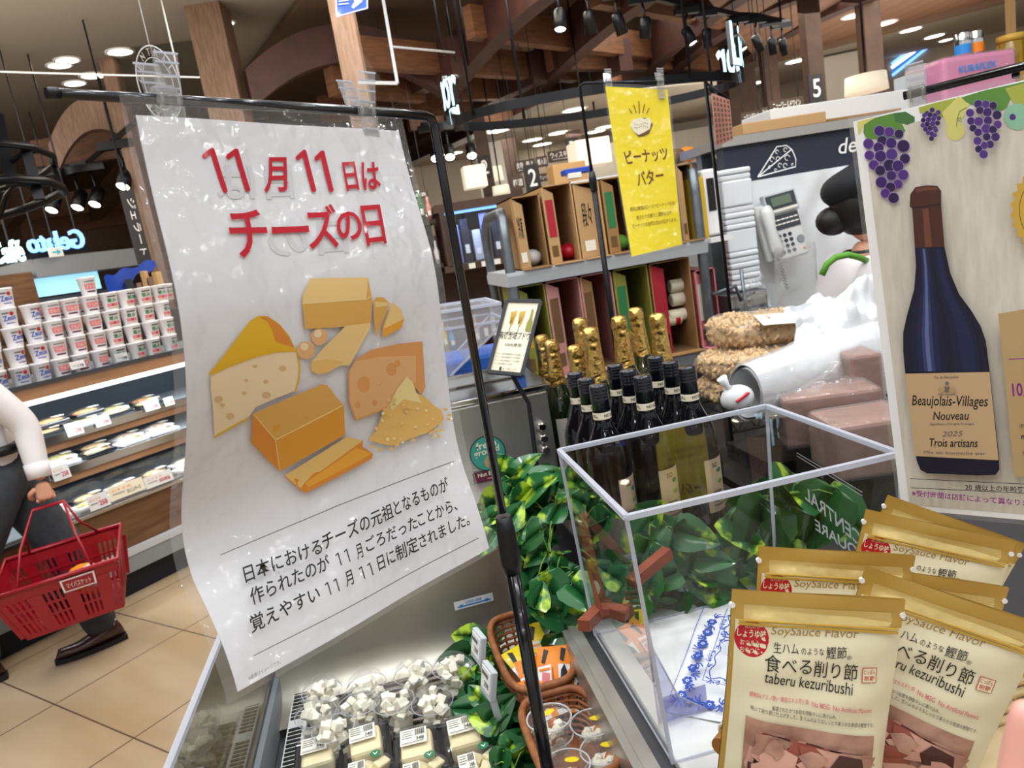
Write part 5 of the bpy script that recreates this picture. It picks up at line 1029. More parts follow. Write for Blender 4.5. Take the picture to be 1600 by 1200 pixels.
def tub(px, py, z, label):
    p = G(px, py, z); t = thing('clear_tub', label, 'tub', (p.x, p.y, z - .035), random.uniform(-.5, .5), 'clear tubs in the wicker basket')
    b = MB('cup_clear'); b.lathe([(.022, 0), (.029, .030)], 26, cap1=False); b.build('tub', t, False); b = MB('cheese_white')
    for i in range(8): a = i * .8; b.bbox((.012 * math.cos(a), .012 * math.sin(a), .008 + .002 * i), (.014, .012, .012), .002, rotm(i, i * .7, i * .3), 1)
    b.use('food_b'); b.sphere((.008, .004, .020), .008)
    o = b.build('cheese_bits', t, False); o['kind'] = 'stuff'
    b = MB('cup_clear'); b.lathe([(.031, .029), (.0325, .031), (.0325, .036), (.029, .036), (.028, .033), (0, .0335)], 26, cap0=False, cap1=False); b.build('lid', t, False)
    b = MB(); a = Art(.0002); a.disc(.006, .009, .010, 'yellow_pack', sc=(1, .55)); a.put(b, flat((0, 0, .0365), (1, 0, 0), (0, 1, 0))); b.build('sticker', t, False)
    b = MB('frost_edge'); b.tube([(.0318 * math.cos(2 * PI * i / 30), .0318 * math.sin(2 * PI * i / 30), .0362) for i in range(30)], .0012, 5, closed=True); b.build('rim', t, False)
for q in [(858, 1122, .835, 'clear round tub on top of another behind the pole'), (862, 1150, .795, 'clear round tub under the stacked tub'), (925, 1130, .80, 'clear round tub with yellow sticker at the right rim'), (942, 1172, .795, 'clear round tub with orange bits at the right edge'), (886, 1196, .80, 'clear round tub with pink filling in front of the pole'), (950, 1205, .775, 'clear round tub lowest at the right')]: tub(*q)

# ------------------------------------------------------------------ nut mill with clear hopper
t = thing('nut_mill', 'stainless nut grinding machine with round teal badge and clear hopper', 'machine', (.05, 1.95, .9))
b = MB('steel'); b.bbox((.04, 1.95, 1.03), (.64, .40, .20), .006); b.build('mill_body', t)
b = MB('chrome'); b.bbox((.04, 1.95, 1.14), (.66, .42, .016), .004); b.bbox((.06, 2.02, 1.165), (.50, .24, .035), .006); b.build('mill_top', t)
b = MB('hopper_clear'); tp = [Vector(q) for q in ((-.30, 1.90, 1.365), (.305, 1.90, 1.345), (.305, 2.16, 1.345), (-.30, 2.16, 1.365))]; bt_ = [Vector(q) for q in ((-.30, 1.92, 1.16), (.125, 1.92, 1.165), (.125, 2.10, 1.165), (-.30, 2.10, 1.16))]; md = [Vector(q) for q in ((-.30, 1.90, 1.32), (.315, 1.90, 1.30), (.315, 2.16, 1.30), (-.30, 2.16, 1.32))]
for A, B in ((tp, md), (md, bt_)):
    for i in range(4): b.f([b.v(A[i]), b.v(A[(i + 1) % 4]), b.v(B[(i + 1) % 4]), b.v(B[i])])
b.f([b.v(q) for q in tp]); b.build('hopper', t); b = MB('acrylic_edge')
for i in range(4): b.beam(tp[i], tp[(i + 1) % 4], .008, .008); b.beam(md[i], md[(i + 1) % 4], .006, .006); b.beam(md[i], bt_[i], .005, .005, (0, 1, 0))
b.build('hopper_edge', t)
b = MB('blue_tub' if 'blue_tub' in MATS else mat('blue_tub', '#2c63c4', .4).name); b.bbox((.22, 2.05, 1.185), (.26, .2, .06), .01); tag(b.build('blue_tray'), 'blue plastic tray under the clear hopper', 'tray')
a = Art(.0004); mp_ = lambda u, v, w: QY(762, 708, 1.7485) + Vector((u, -w - .001, v))
a.disc(0, 0, .044, 'ink', 32); a.disc(0, 0, .042, 'teal_print', 32); a.text('fresh', (-.026, .012), (.05, .004), (0, .018), 'cream_print', .02); a.text('ground', (-.034, -.009), (.064, .006), (0, .021), 'cream_print', .02); a.disc(.004, -.022, .017, 'tan_print', 20); a.disc(.008, -.017, .011, 'teal_print', 20); a.disc(.008, -.018, .007, 'cream_print', 14)
a.rect(-.046, -.068, .052, -.042, 'maroon_print'); a.text('Nut Butters', (-.034, -.055), (.07, .003), (0, .010), 'cream_print', .015); a.rect(-.012, -.063, .022, -.060, 'rose_print')
b = MB(); a.put(b, mp_); tag(b.build('badge', t), 'round teal badge with maroon label', None)
b = MB('chrome')
for z in (.985, 1.015, 1.045): b.lathe([(.011, 0), (.013, .012), (.008, .022)], 14, (.330, 1.75, z), Vector((1, 0, 0)), UP, Vector((0, -1, 0)))
b.build('knob', t)
# little framed sign on a rod beside the mill
sh = Sheet(P(792, 470, 1.72), P(845, 471, 1.72), P(815, 586, 1.66), P(763, 581, 1.66)); t = thing('table_sign', 'black framed cream sign with two champagne glasses on a rod', 'sign', sh.at(.5, 1))
b = MB('black_plastic'); c = [sh.at(0, 0), sh.at(1, 0), sh.at(1, 1), sh.at(0, 1)]
for i in range(4): b.beam(c[i], c[(i + 1) % 4], .008, .008, sh.n)
b.build('frame', t); b = MB('cream_print'); b.grid(lambda u, v: sh.at(u, v), 4, 6); a = sh.art(.0002)
a.text('有機栽培ブドウ', (.05, .54), (.9, 0), (0, -.11), 'ink', .012); a.text('100%使用', (.28, .64), (.48, 0), (0, -.05), 'ink')
for i in range(4): a.text('スペイン産の有機栽培ブドウを使用', (.1, .755 + i * .045), (.72 - .2 * (i == 3), 0), (0, -.026), 'grey_ink')
for gx in (.30, .55): a.poly([(gx - .09, .16), (gx + .09, .14), (gx + .05, .32), (gx, .36), (gx - .05, .32)], 'gold_print'); a.line([(gx, .35), (gx, .44)], .02, 'grey_ink')
a.poly([(.80, .12), (.86, .12), (.87, .24), (.92, .30), (.92, .42), (.76, .42), (.76, .30), (.80, .24)], 'olive_print'); a.rect(.30, .92, .36, .97, 'ink'); a.text('オーガニック', (.40, .965), (.4, 0), (0, -.04), 'ink'); a.done(b, 4, 6); b.build('panel', t)
b = MB('black_metal'); q = sh.at(.75, 1.0); b.tube([sh.at(.5, .6) - sh.n * .012, q - sh.n * .02, P(826, 630, 1.7), P(838, 722, 1.62), Vector((P(838, 722, 1.62).x, P(838, 722, 1.62).y, .93))], .005, 8); b.build('rod', t)
# ------------------------------------------------------------------ the cheese day poster on its black stand
def wv(a, b): return (-.044 + .032 * a) * math.exp(-((b - .74) / .19) ** 2) * (1 - .6 * max(0, b - .8) / .2) + .010 * math.exp(-((b - .30) / .16) ** 2) + .0012 * math.sin(a * 9 + b * 5)
sh = Sheet(P(212, 180, .505), P(622, 205, .695), P(764, 857, .745), P(376, 1083, .57), wv)
t = thing('cheese_poster', 'large white poster with red lettering and cheese drawings on a black stand', 'poster', sh.at(.5, 1))
b = MB('paper'); b.grid(lambda u, v: sh.at(u, v), 20, 40); b.grid(lambda u, v: sh.at(u, v, -.0006), 20, 40)
a = sh.art(.00006)
# the faint show-through of the print on the far side
for tx, bl, br, tl in (('日の', (545, 395), (420, 405), (540, 345)), ('日は', (460, 310), (340, 315), (455, 258))): a.ptext(tx, bl, br, tl, 'faint_ink', .02)

def one(x0, y0, h, w, fx, fy, m, lean):      # a figure one: short flag and a slanting stem with round ends
    tp, ft, fl_ = (x0, y0), (x0 + lean, y0 + h), (x0 - fx, y0 + fy)
    a.pline([tp, ft], w, m); a.pline([fl_, tp], w, m)
    for q in (tp, ft, fl_): a.pdisc(q[0], q[1], w / 2, m, 10)
one(331, 235, 63, 8, 12, 9, 'red_ink', 20); one(368, 236, 60, 8, 12, 9, 'red_ink', 18); a.ptext('月', (412, 302), (448, 300), (411, 246), 'red_ink', .020); one(474, 238, 59, 7.4, 10, 9, 'red_ink', 15); one(502, 239, 58, 7.4, 9, 9, 'red_ink', 14); a.ptext('日', (540, 299), (560, 297), (532, 254), 'red_ink', .020); a.ptext('は', (566, 298), (594, 296), (561, 254), 'red_ink', .018)
a.ptext('チ', (364, 404), (423, 401), (350, 327), 'red_ink', .014); a.ptext('ー', (423, 366), (481, 363), (422, 355), 'red_ink', .02); a.ptext('ズ', (482, 391), (532, 387), (470, 320), 'red_ink', .014); a.ptext('の', (528, 379), (567, 373), (519, 333), 'red_ink', .02); a.ptext('日', (571, 385), (602, 381), (560, 322), 'red_ink', .014)
# cheeses: wedge, block, balls, roll, slices, cut wedge, loaf, slab, grated heap
cp_ = lambda pts: [(280 + x * .3083, 420 + y * .3083) for x, y in pts]
a.ppoly(cp_([(150, 520), (170, 500), (300, 330), (350, 265), (390, 240), (440, 240), (500, 280), (550, 340), (580, 410), (590, 440), (480, 430), (380, 450), (260, 495), (160, 545), (142, 535)]), 'cheese_y'); a.ppoly(cp_([(395, 245), (440, 242), (500, 285), (550, 350), (575, 400), (540, 390), (480, 370), (460, 310), (440, 270)]), 'cheese_u')
a.ppoly(cp_([(152, 540), (260, 492), (380, 448), (480, 425), (585, 420), (600, 500), (595, 560), (575, 620), (470, 660), (380, 700), (345, 750), (170, 855), (162, 700), (150, 600)]), 'cheese_p')
for x, y, r in ((375, 495, 13), (515, 505, 20), (430, 572, 14), (320, 630, 13), (432, 640, 24), (250, 745, 20), (190, 660, 22), (330, 565, 10), (210, 690, 12)): a.pdisc(280 + x * .3083, 420 + y * .3083, r * .3083, 'cheese_hole', 9, (1, .75))
a.pline(cp_([(165, 855), (260, 800), (345, 755)]), 2.6, 'cheese_y'); a.pline(cp_([(152, 535), (260, 488), (380, 444), (480, 420), (585, 415), (600, 500), (596, 560), (575, 625)]), 2.2, 'cheese_y')
a.ppoly(cp_([(655, 50), (945, 45), (965, 150), (962, 260), (950, 290), (820, 295), (625, 306), (612, 175), (615, 140)]), 'cheese_b'); a.ppoly(cp_([(655, 50), (945, 45), (935, 155), (612, 178), (618, 130)]), 'cheese_d'); a.pline(cp_([(612, 178), (935, 156), (962, 140)]), 1.0, 'cheese_v')
a.pdisc(280 + 698 * .3083, 420 + 345 * .3083, 13, 'cheese_s', 20); a.pdisc(280 + 630 * .3083, 420 + 413 * .3083, 14, 'cheese_s', 20); a.pdisc(280 + 690 * .3083, 420 + 330 * .3083, 6, 'cheese_p'); a.pdisc(280 + 622 * .3083, 420 + 395 * .3083, 6, 'cheese_p')
a.ppoly(cp_([(830, 290), (955, 275), (955, 300), (850, 490), (800, 490), (740, 525), (690, 535), (655, 515), (655, 475), (720, 400)]), 'cheese_d'); a.ppoly(cp_([(655, 475), (720, 455), (830, 465), (780, 495), (730, 528), (690, 535), (658, 515)]), 'cheese_x'); a.pline(cp_([(670, 460), (740, 455), (850, 470), (945, 300)]), 1.0, 'cheese_v')
a.ppoly(cp_([(970, 165), (985, 145), (1020, 145), (1052, 175), (1010, 280), (985, 345), (972, 250)]), 'cheese_b'); a.ppoly(cp_([(978, 168), (1048, 172), (1040, 190), (980, 195)]), 'cheese_d'); a.ppoly(cp_([(1065, 172), (1110, 205), (1127, 255), (1112, 300), (1015, 350), (1018, 290)]), 'cheese_t'); a.ppoly(cp_([(1065, 172), (1110, 205), (1127, 255), (1020, 305)]), 'cheese_d')
a.ppoly(cp_([(840, 530), (880, 460), (960, 410), (1100, 380), (1218, 368), (1232, 600), (1215, 640), (1170, 590), (1060, 700), (880, 770), (845, 680)]), 'cheese_r'); a.ppoly(cp_([(850, 520), (880, 470), (1000, 445), (1185, 440), (1185, 570), (1060, 690), (885, 760), (850, 670)]), 'cheese_s')
for x, y, r in ((920, 585, 42), (1060, 510, 34), (975, 680, 16), (890, 690, 18), (1090, 480, 20)): a.pdisc(280 + x * .3083, 420 + y * .3083, r * .3083, 'cheese_r', 9, (.8, 1))
a.ppoly(cp_([(355, 735), (705, 585), (735, 590), (780, 650), (818, 690), (825, 840), (495, 1025), (350, 880)]), 'cheese_o'); a.ppoly(cp_([(355, 735), (705, 585), (735, 590), (780, 650), (815, 688), (470, 865)]), 'cheese_y' if False else 'cheese_b'); a.ppoly(cp_([(355, 738), (470, 868), (495, 1022), (352, 878)]), 'cheese_u'); a.pline(cp_([(365, 740), (472, 866), (495, 1020)]), 1.2, 'cheese_v'); a.pline(cp_([(472, 866), (815, 690)]), 1.4, 'cheese_w')
a.ppoly(cp_([(518, 1050), (830, 850), (915, 868), (912, 900), (965, 935), (960, 960), (630, 1133), (600, 1120)]), 'cheese_u'); a.ppoly(cp_([(518, 1045), (830, 850), (915, 868), (620, 1080), (600, 1110)]), 'cheese_a'); a.ppoly(cp_([(880, 905), (962, 935), (640, 1105), (620, 1085)]), 'cheese_t')
hp = [(1135, 545), (1165, 575), (1185, 630), (1230, 650), (1270, 690), (1310, 715), (1325, 760), (1280, 800), (1240, 830), (1180, 850), (1140, 865), (1060, 895), (1000, 885), (940, 865), (980, 820), (1010, 740), (1050, 680), (1085, 610)]
a.ppoly(cp_(hp), 'cheese_x'); a.ppoly(cp_([(1135, 545), (1165, 575), (1185, 630), (1210, 680), (1120, 660), (1060, 720), (1050, 680), (1085, 610)]), 'cheese_v')
rg = random.Random(4)
for i in range(46):
    x, y = rg.uniform(960, 1320), rg.uniform(640, 880)
    if y > 560 + abs(x - 1140) * 1.1: a.pdisc(280 + x * .3083, 420 + y * .3083, rg.uniform(1.6, 3.2), ('cheese_v', 'cheese_w', 'cheese_d', 'cheese_a')[i % 4], 6)
for x, y in ((950, 900), (988, 915), (1048, 910), (1075, 890), (1160, 865), (1275, 815), (1340, 740), (1320, 712), (1335, 760), (1255, 825)): a.pdisc(280 + x * .3083, 420 + y * .3083, 3, 'cheese_a', 7, (1.3, .8))
a.pline([(336, 865), (520, 788), (700, 720)], 1.4, 'grey_ink'); a.pline([(387, 1021), (560, 933), (738, 839)], 1.4, 'grey_ink')
pl = lambda x, y: (320 + x * .3166, 700 + y * .3166)
def line_text(txt, l, r, h, bold=.012):
    o, e = pl(*l), pl(*r); hx = h * .3166; a.ptext(txt, o, e, (o[0] - hx * .22, o[1] - hx), 'ink', bold)
line_text('日本における', (175, 660), (555, 512), 84); line_text('チーズの元祖', (560, 502), (905, 338), 84); line_text('となるものが', (912, 330), (1175, 205), 74)
line_text('作られたのが', (205, 770), (592, 590), 84); [one(*pl(x, y), 18, 1.9, 3.6, 3.4, 'ink', 5.2) for x, y in ((627, 512), (668, 494))]; line_text('月', (722, 545), (752, 530), 70); line_text('ごろだった', (768, 510), (1020, 388), 70); line_text('ことから、', (1025, 385), (1215, 302), 64)
line_text('覚えやすい', (200, 905), (540, 740), 84); [one(*pl(x, y), 18, 1.9, 3.6, 3.4, 'ink', 5.2) for x, y in ((572, 655), (612, 637))]; line_text('月', (665, 680), (702, 660), 72); [one(*pl(x, y), 17.5, 1.9, 3.6, 3.4, 'ink', 5.2) for x, y in ((736, 578), (776, 560))]; line_text('日に', (822, 600), (905, 555), 68); line_text('制定', (912, 555), (1020, 498), 78); line_text('されました。', (1025, 490), (1270, 372), 64)
a.ptext('※画像はイメージです。', (377, 1058), (427, 1032), (376, 1051), 'grey_ink'); a.ptext('印刷', (750, 858), (757, 855), (750, 853), 'grey_ink')
a.done(b, 20, 40, .0003); b.build('printed_sheet', t, fix=False)
b = MB('film')
for u0, u1, v0, v1 in ((-.035, 1.035, -.030, 0), (-.035, 1.035, 1, 1.012), (-.035, 0, 0, 1), (1, 1.035, 0, 1)): b.grid(lambda u, v: sh.at(u0 + (u1 - u0) * u, v0 + (v1 - v0) * v, -.0002), 16 if u1 - u0 > .5 else 2, 40 if v1 - v0 > .5 else 2)
b.build('laminate_margin', t)
B0, B1 = P(206, 153, .512), P(622, 177, .700); bd = (B1 - B0).normalized(); pole = P(679, 200, .745); corner = Vector((pole.x, pole.y, B1.z + bd.z * .04))
def on_bar(px): 
    k = 0.0
    for _ in range(60):
        q = B0 + bd * k; r = q - CEN; x = 800 + FPX * r.dot(CAMX) / r.dot(CAMZ)
        k += (px - x) * .0003
    return B0 + bd * k
L0 = on_bar(80)
ts = thing('poster_stand', 'black metal poster stand with telescopic pole in the cheese case', 'stand', (pole.x, pole.y, .715))
b = MB('black_gloss'); b.tube([L0, L0.lerp(B1, .5), B1, corner.lerp(B1, .25), corner.lerp(B1, .06) - UP * .002, corner - UP * .010, corner - UP * .03, Vector((pole.x, pole.y, 1.21))], [.0033, .0041, .0046, .0047, .0047, .0047, .0047, .0047], 12); b.build('bent_rod', ts)
b = MB('black_plastic'); b.lathe([(.0036, -.003), (.0041, .004)], 12, L0, UP, bd.cross(UP), bd); b.build('end_cap', ts)
b = MB('black_plastic'); b.lathe([(.0105, 0), (.0115, .012), (.0105, .05), (.0085, .066)], 16, (pole.x, pole.y, 1.140)); b.build('collar', ts)
b = MB('black_gloss'); b.tube([(pole.x, pole.y, 1.15), (pole.x, pole.y, .72)], .0080, 12); b.build('lower_tube', ts)
b = MB('black_plastic'); b.lathe([(.05, 0), (.05, .004), (.012, .012)], 24, (pole.x, pole.y, .715)); b.build('foot_plate', ts)
def clip(p, d, n, label, s=1.0, down=.045):
    """clear hanging clip: a ring on the rod, two finger plates above, two jaws on the sheet"""
    d = d.normalized(); n = n.normalized(); t = thing('poster_clip', label, 'clip', p, group='clear poster clips'); b = MB('clip_clear')
    for k in (1, -1):
        b.hexa([p + d * x * s + n * (k * y * s) + UP * z * s for x, y, z in ((-.009, .004, -.004), (.009, .004, -.004), (.009, .0065, -.004), (-.009, .0065, -.004), (-.0085, .012, .028), (.0085, .012, .028), (.0085, .0145, .028), (-.0085, .0145, .028))])
        b.hexa([p + d * x * s + n * (k * y * s) + UP * z * s for x, y, z in ((-.0085, .0008, -.040), (.0085, .0008, -.040), (.0085, .0035, -.040), (-.0085, .0035, -.040), (-.0085, .0055, -.006), (.0085, .0055, -.006), (.0085, .0085, -.006), (-.0085, .0085, -.006))])
    for k in (-1, 1): b.tube([p + d * (k * .006 * s) + (n * math.cos(q) + UP * math.sin(q)) * .0075 * s for q in [2 * PI * i / 16 for i in range(16)]], .0015 * s, 6, closed=True)
    b.build('clip_body', t)
    for k in (1, -1):
        for z, y in ((.006, .0080), (.014, .0108), (.022, .0135), (.028, .0150), (-.016, .0075), (-.030, .0050), (-.040, .0040)): b = MB('acrylic_edge'); b.beam(p + n * (k * y * s) + UP * z * s - d * .0085 * s, p + n * (k * y * s) + UP * z * s + d * .0085 * s, .0012 * s, .0012 * s); b.build('grip_rib', t)
    b = MB('clip_clear'); b.box(p + UP * .006 * s, (.012 * s, .012 * s, .006 * s), Matrix((d, n, UP)).transposed()); b.build('spring', t); return t
clip(on_bar(258), bd, sh.n, 'clear clip on the left of the cheese poster bar'); clip(on_bar(566), bd, sh.n, 'clear clip on the right of the cheese poster bar', 1.05)

# ------------------------------------------------------------------ the wine poster on the right
TL, BL = P(1333, 190, .775), P(1409, 795, .842); r1, r2 = P(1600, 125, .690), P(1600, 813, .752)
k1 = .297 / (r1 - TL).length; k2 = .297 / (r2 - BL).length
sh = Sheet(TL, TL + (r1 - TL) * k1, BL + (r2 - BL) * k2, BL, lambda a, b: .0008 * math.sin(a * 6 + b * 8))
t = thing('wine_poster', 'large linen coloured poster with grapes and a dark wine bottle', 'poster', sh.at(.5, 1))
b = MB('white_print'); b.grid(lambda u, v: sh.at(u, v), 10, 20); b.grid(lambda u, v: sh.at(u, v, -.0006), 10, 20)
a = sh.art(.00006); a.poly([(.03, .035), (1, .035), (1, .985), (.03, .985)], 'linen_paper')
g6 = lambda pts: [(1320 + x / 3.157, 100 + y / 3.157) for x, y in pts]
a.ppoly(g6([(62, 285), (150, 262), (95, 300), (75, 345), (66, 350)]), 'vine_yellow'); a.ppoly(g6([(95, 300), (150, 265), (240, 243), (300, 235), (345, 262), (345, 285), (310, 300), (280, 292), (300, 330), (270, 370), (170, 372), (110, 372), (92, 340)]), 'vine_green'); a.ppoly(g6([(240, 243), (300, 235), (345, 262), (345, 285), (310, 300), (275, 290), (250, 285)]), 'vine_dark')
a.ppoly(g6([(365, 215), (450, 190), (548, 168), (550, 215), (535, 255), (480, 262), (420, 245), (370, 240)]), 'vine_lime'); a.pdisc(1320 + 545 / 3.157, 100 + 330 / 3.157, 15, 'vine_yellow'); a.ppoly(g6([(480, 240), (560, 160), (620, 190), (560, 310), (500, 300)]), 'vine_yellow')
a.ppoly(g6([(575, 165), (690, 130), (830, 100), (960, 70), (1000, 120), (900, 150), (820, 165), (800, 215), (770, 232), (700, 222), (640, 205), (600, 190)]), 'vine_green'); a.ppoly(g6([(790, 120), (960, 75), (980, 210), (880, 240), (830, 190)]), 'vine_lime'); a.pdisc(1320 + 850 / 3.157, 100 + 260 / 3.157, 21, 'mint_print'); a.pdisc(1320 + 828 / 3.157, 100 + 262 / 3.157, 5, 'grape_b')
a.pline(g6([(600, 215), (565, 235), (555, 275), (575, 285), (572, 265), (555, 270), (552, 310)]), 1.0, 'vine_dark')
def grapes(lst):
    for i, (x, y, r) in enumerate(lst):
        q = (1320 + x / 3.157, 100 + y / 3.157); a.pdisc(q[0], q[1], r / 3.157, 'grape_rim', 18); a.pdisc(q[0], q[1], r / 3.157 * .9, ('grape_a', 'grape_b', 'grape_c')[(i * 7 + i // 3) % 3], 18)
grapes([(172, 330, 28), (220, 335, 26), (268, 345, 24), (118, 393, 27), (185, 378, 26), (230, 390, 28), (290, 405, 33), (168, 412, 27), (123, 450, 25), (178, 455, 30), (233, 445, 30), (298, 467, 27), (145, 498, 26), (222, 500, 32), (264, 503, 30), (177, 525, 27), (232, 550, 26), (290, 547, 28), (183, 583, 30), (265, 592, 24), (228, 607, 26), (203, 637, 25), (243, 660, 28)])
grapes([(433, 228, 13), (463, 240, 13), (408, 245, 13), (395, 255, 12), (422, 252, 14), (447, 255, 13), (390, 278, 13), (415, 275, 14), (440, 272, 13), (466, 268, 12), (388, 303, 12), (410, 298, 14), (436, 296, 14), (460, 292, 13), (402, 322, 13), (424, 318, 13), (447, 318, 12), (415, 340, 12), (432, 345, 12), (452, 328, 12), (431, 368, 13), (447, 352, 11)])
grapes([(660, 200, 22), (697, 200, 20), (733, 207, 20), (620, 243, 21), (668, 230, 20), (705, 240, 23), (752, 253, 24), (625, 283, 20), (662, 285, 23), (708, 280, 22), (755, 300, 21), (635, 317, 19), (700, 320, 25), (732, 325, 21), (660, 338, 20), (702, 360, 20), (745, 360, 22), (657, 380, 21), (718, 397, 20), (690, 403, 19), (663, 420, 19), (687, 445, 22)])
a.ppoly([(1424, 303), (1432, 292), (1450, 289), (1466, 290), (1472, 298), (1472, 320), (1477, 384), (1431, 386), (1427, 325), (1423, 322)], 'capsule_brown'); a.ppoly([(1433, 294), (1450, 291), (1465, 292), (1466, 296), (1448, 297), (1434, 300)], 'capsule_light'); a.pline([(1426, 324), (1448, 322), (1472, 318)], 1.5, 'bottle_ink'); a.ppoly([(1443, 326), (1452, 325), (1458, 384), (1447, 385)], 'capsule_light')
a.ppoly([(1431, 386), (1477, 384), (1486, 425), (1500, 458), (1518, 482), (1533, 507), (1541, 530), (1547, 578), (1561, 705), (1562, 729), (1556, 737), (1530, 738), (1450, 735), (1440, 730), (1434, 716), (1416, 580), (1413, 545), (1413, 517), (1419, 490), (1430, 450), (1433, 415)], 'bottle_ink')
XL = [(387, 1431), (415, 1433), (450, 1430), (490, 1419), (517, 1413), (545, 1413), (577, 1416)]; XR = [(387, 1478), (425, 1486), (458, 1500), (482, 1518), (507, 1533), (530, 1541), (577, 1547)]
def lerp_tab(tb, y):
    for (y0, x0), (y1, x1) in zip(tb, tb[1:]):
        if y <= y1: return x0 + (x1 - x0) * (y - y0) / (y1 - y0)
    return tb[-1][1]
def band(f0, f1, m):
    ys = [387 + 10 * k for k in range(20)]; a.ppoly([(lerp_tab(XL, y) + (lerp_tab(XR, y) - lerp_tab(XL, y)) * f0, y) for y in ys] + [(lerp_tab(XL, y) + (lerp_tab(XR, y) - lerp_tab(XL, y)) * f1, y) for y in ys[::-1]], m)
for f0, f1, m in ((.10, .50, 'bottle_low'), (.17, .43, 'bottle_mid'), (.23, .36, 'bottle_sheen'), (.27, .32, 'bottle_light'), (.58, .90, 'bottle_low'), (.68, .84, 'bottle_mid')): band(f0, f1, m)
p5 = lambda x, y: (1320 + x / 3.53, 480 + y / 3.53)
a.ppoly([p5(335, 355), p5(800, 345), p5(850, 827), p5(395, 805)], 'label_tan')
def t5(tx, l, r, h, m='ink', bold=.0, skew=.0): o, e = p5(*l), p5(*r); a.ptext(tx, o, e, (o[0] - h / 3.53 * .08, o[1] - h / 3.53), m, bold, skew)
t5('Vin de Beaujolais', (498, 388), (632, 384), 20); t5('Beaujolais-Villages', (378, 545), (795, 552), 72, 'ink', .008, .25); t5('Nouveau', (492, 608), (690, 606), 46, 'ink', .008, .25); t5('Appellation d\'Origine Protegee', (475, 640), (715, 638), 18, 'grey_ink'); t5('2025', (540, 698), (658, 694), 28, 'grey_ink', 0, .3); t5('Trois artisans', (475, 752), (738, 756), 44, 'ink', .006, .25); t5('Mis en bouteille par', (442, 795), (782, 803), 20, 'grey_ink')
q = p5(568, 435); a.pdisc(q[0], q[1], 6, 'tan_print', 14); a.pdisc(q[0] - 9, q[1] + 2, 5, 'tan_print', 10); a.pdisc(q[0] + 9, q[1] + 2, 5, 'tan_print', 10); a.ppoly([(q[0] - 4, q[1] - 3), (q[0] + 4, q[1] - 3), (q[0] + 3, q[1] + 4), (q[0], q[1] + 7), (q[0] - 3, q[1] + 4)], 'grey_ink'); a.pdisc(q[0], q[1] - 8, 3, 'grey_ink', 8); a.pline([(q[0] - 14, q[1] + 9), (q[0] + 14, q[1] + 9)], 1, 'grey_ink')
sc = [(1622 + (43 if k % 2 else 37) * 1.02 * math.cos(2 * PI * k / 44), 327 + (62 if k % 2 else 55) * math.sin(2 * PI * k / 44)) for k in range(44)]; a.ppoly(sc, 'gold_print'); a.pline([(1622 + 29 * math.cos(2 * PI * k / 30), 327 + 45 * math.sin(2 * PI * k / 30)) for k in range(30)], 1.2, 'kraft_dark', True)
a.ppoly([p5(848, 25), p5(1200, -30), p5(1230, 890), p5(938, 915)], 'tan_print'); a.pline([p5(905, 274), p5(1150, 262)], 1.4, 'purple_ink'); t5('10月30日', (928, 485), (1190, 470), 88, 'purple_ink', .02)
t5('ボジョレー', (962, 650), (1150, 640), 24); t5('解禁予約', (972, 710), (1160, 700), 24); t5('受付中', (980, 800), (1150, 790), 24)
a.pline([p5(368, 926), p5(1180, 962), p5(1184, 1012), p5(372, 976)], 1.0, 'ink', True); t5('20', (668, 985), (706, 987), 26, 'ink', .01); t5('歳以上の年齢確認', (722, 990), (1032, 1004), 33, 'ink', .012); t5('※受付時間は店舗によって', (378, 1022), (840, 1062), 34, 'purple_ink', .014); t5('異なります。', (848, 1062), (1080, 1082), 34, 'purple_ink', .014)
a.done(b, 10, 20, .0003); b.build('printed_sheet', t, fix=False)
b = MB('film')
for u0, u1, v0, v1 in ((-.015, 1.02, -.012, 0), (-.015, 1.02, 1, 1.012), (-.015, 0, 0, 1)): b.grid(lambda u, v: sh.at(u0 + (u1 - u0) * u, v0 + (v1 - v0) * v, -.0002), 10 if u1 - u0 > .5 else 2, 20 if v1 - v0 > .5 else 2)
b.build('laminate_margin', t)
C0, C1 = P(1412, 150, .752), P(1600, 103, .690); cd = (C1 - C0).normalized(); pe = C0 + cd * .36
t = thing('poster_stand', 'black metal stand bar carrying the wine poster', 'stand', (pe.x, pe.y, .85)); b = MB('black_gloss'); b.tube([C0, C0 + cd * .34, pe - UP * .006, pe - UP * .03, (pe.x, pe.y, .86)], .0042, 10); b.build('bent_rod', t)
b = MB('black_plastic'); b.lathe([(.05, 0), (.05, .004), (.012, .01)], 20, (pe.x, pe.y, .85)); b.build('foot_plate', t); b = MB('black_plastic'); b.beam(P(1587, 106, .70), P(1587, 121, .70), .006, .004); b.build('hanger_tab', t)
clip(C0 + cd * .012, cd, sh.n, 'clear clip with bluish pad on the wine poster bar', .95); clip(C0 + cd * .27, cd, sh.n, 'clear clip on the far right of the wine poster bar')

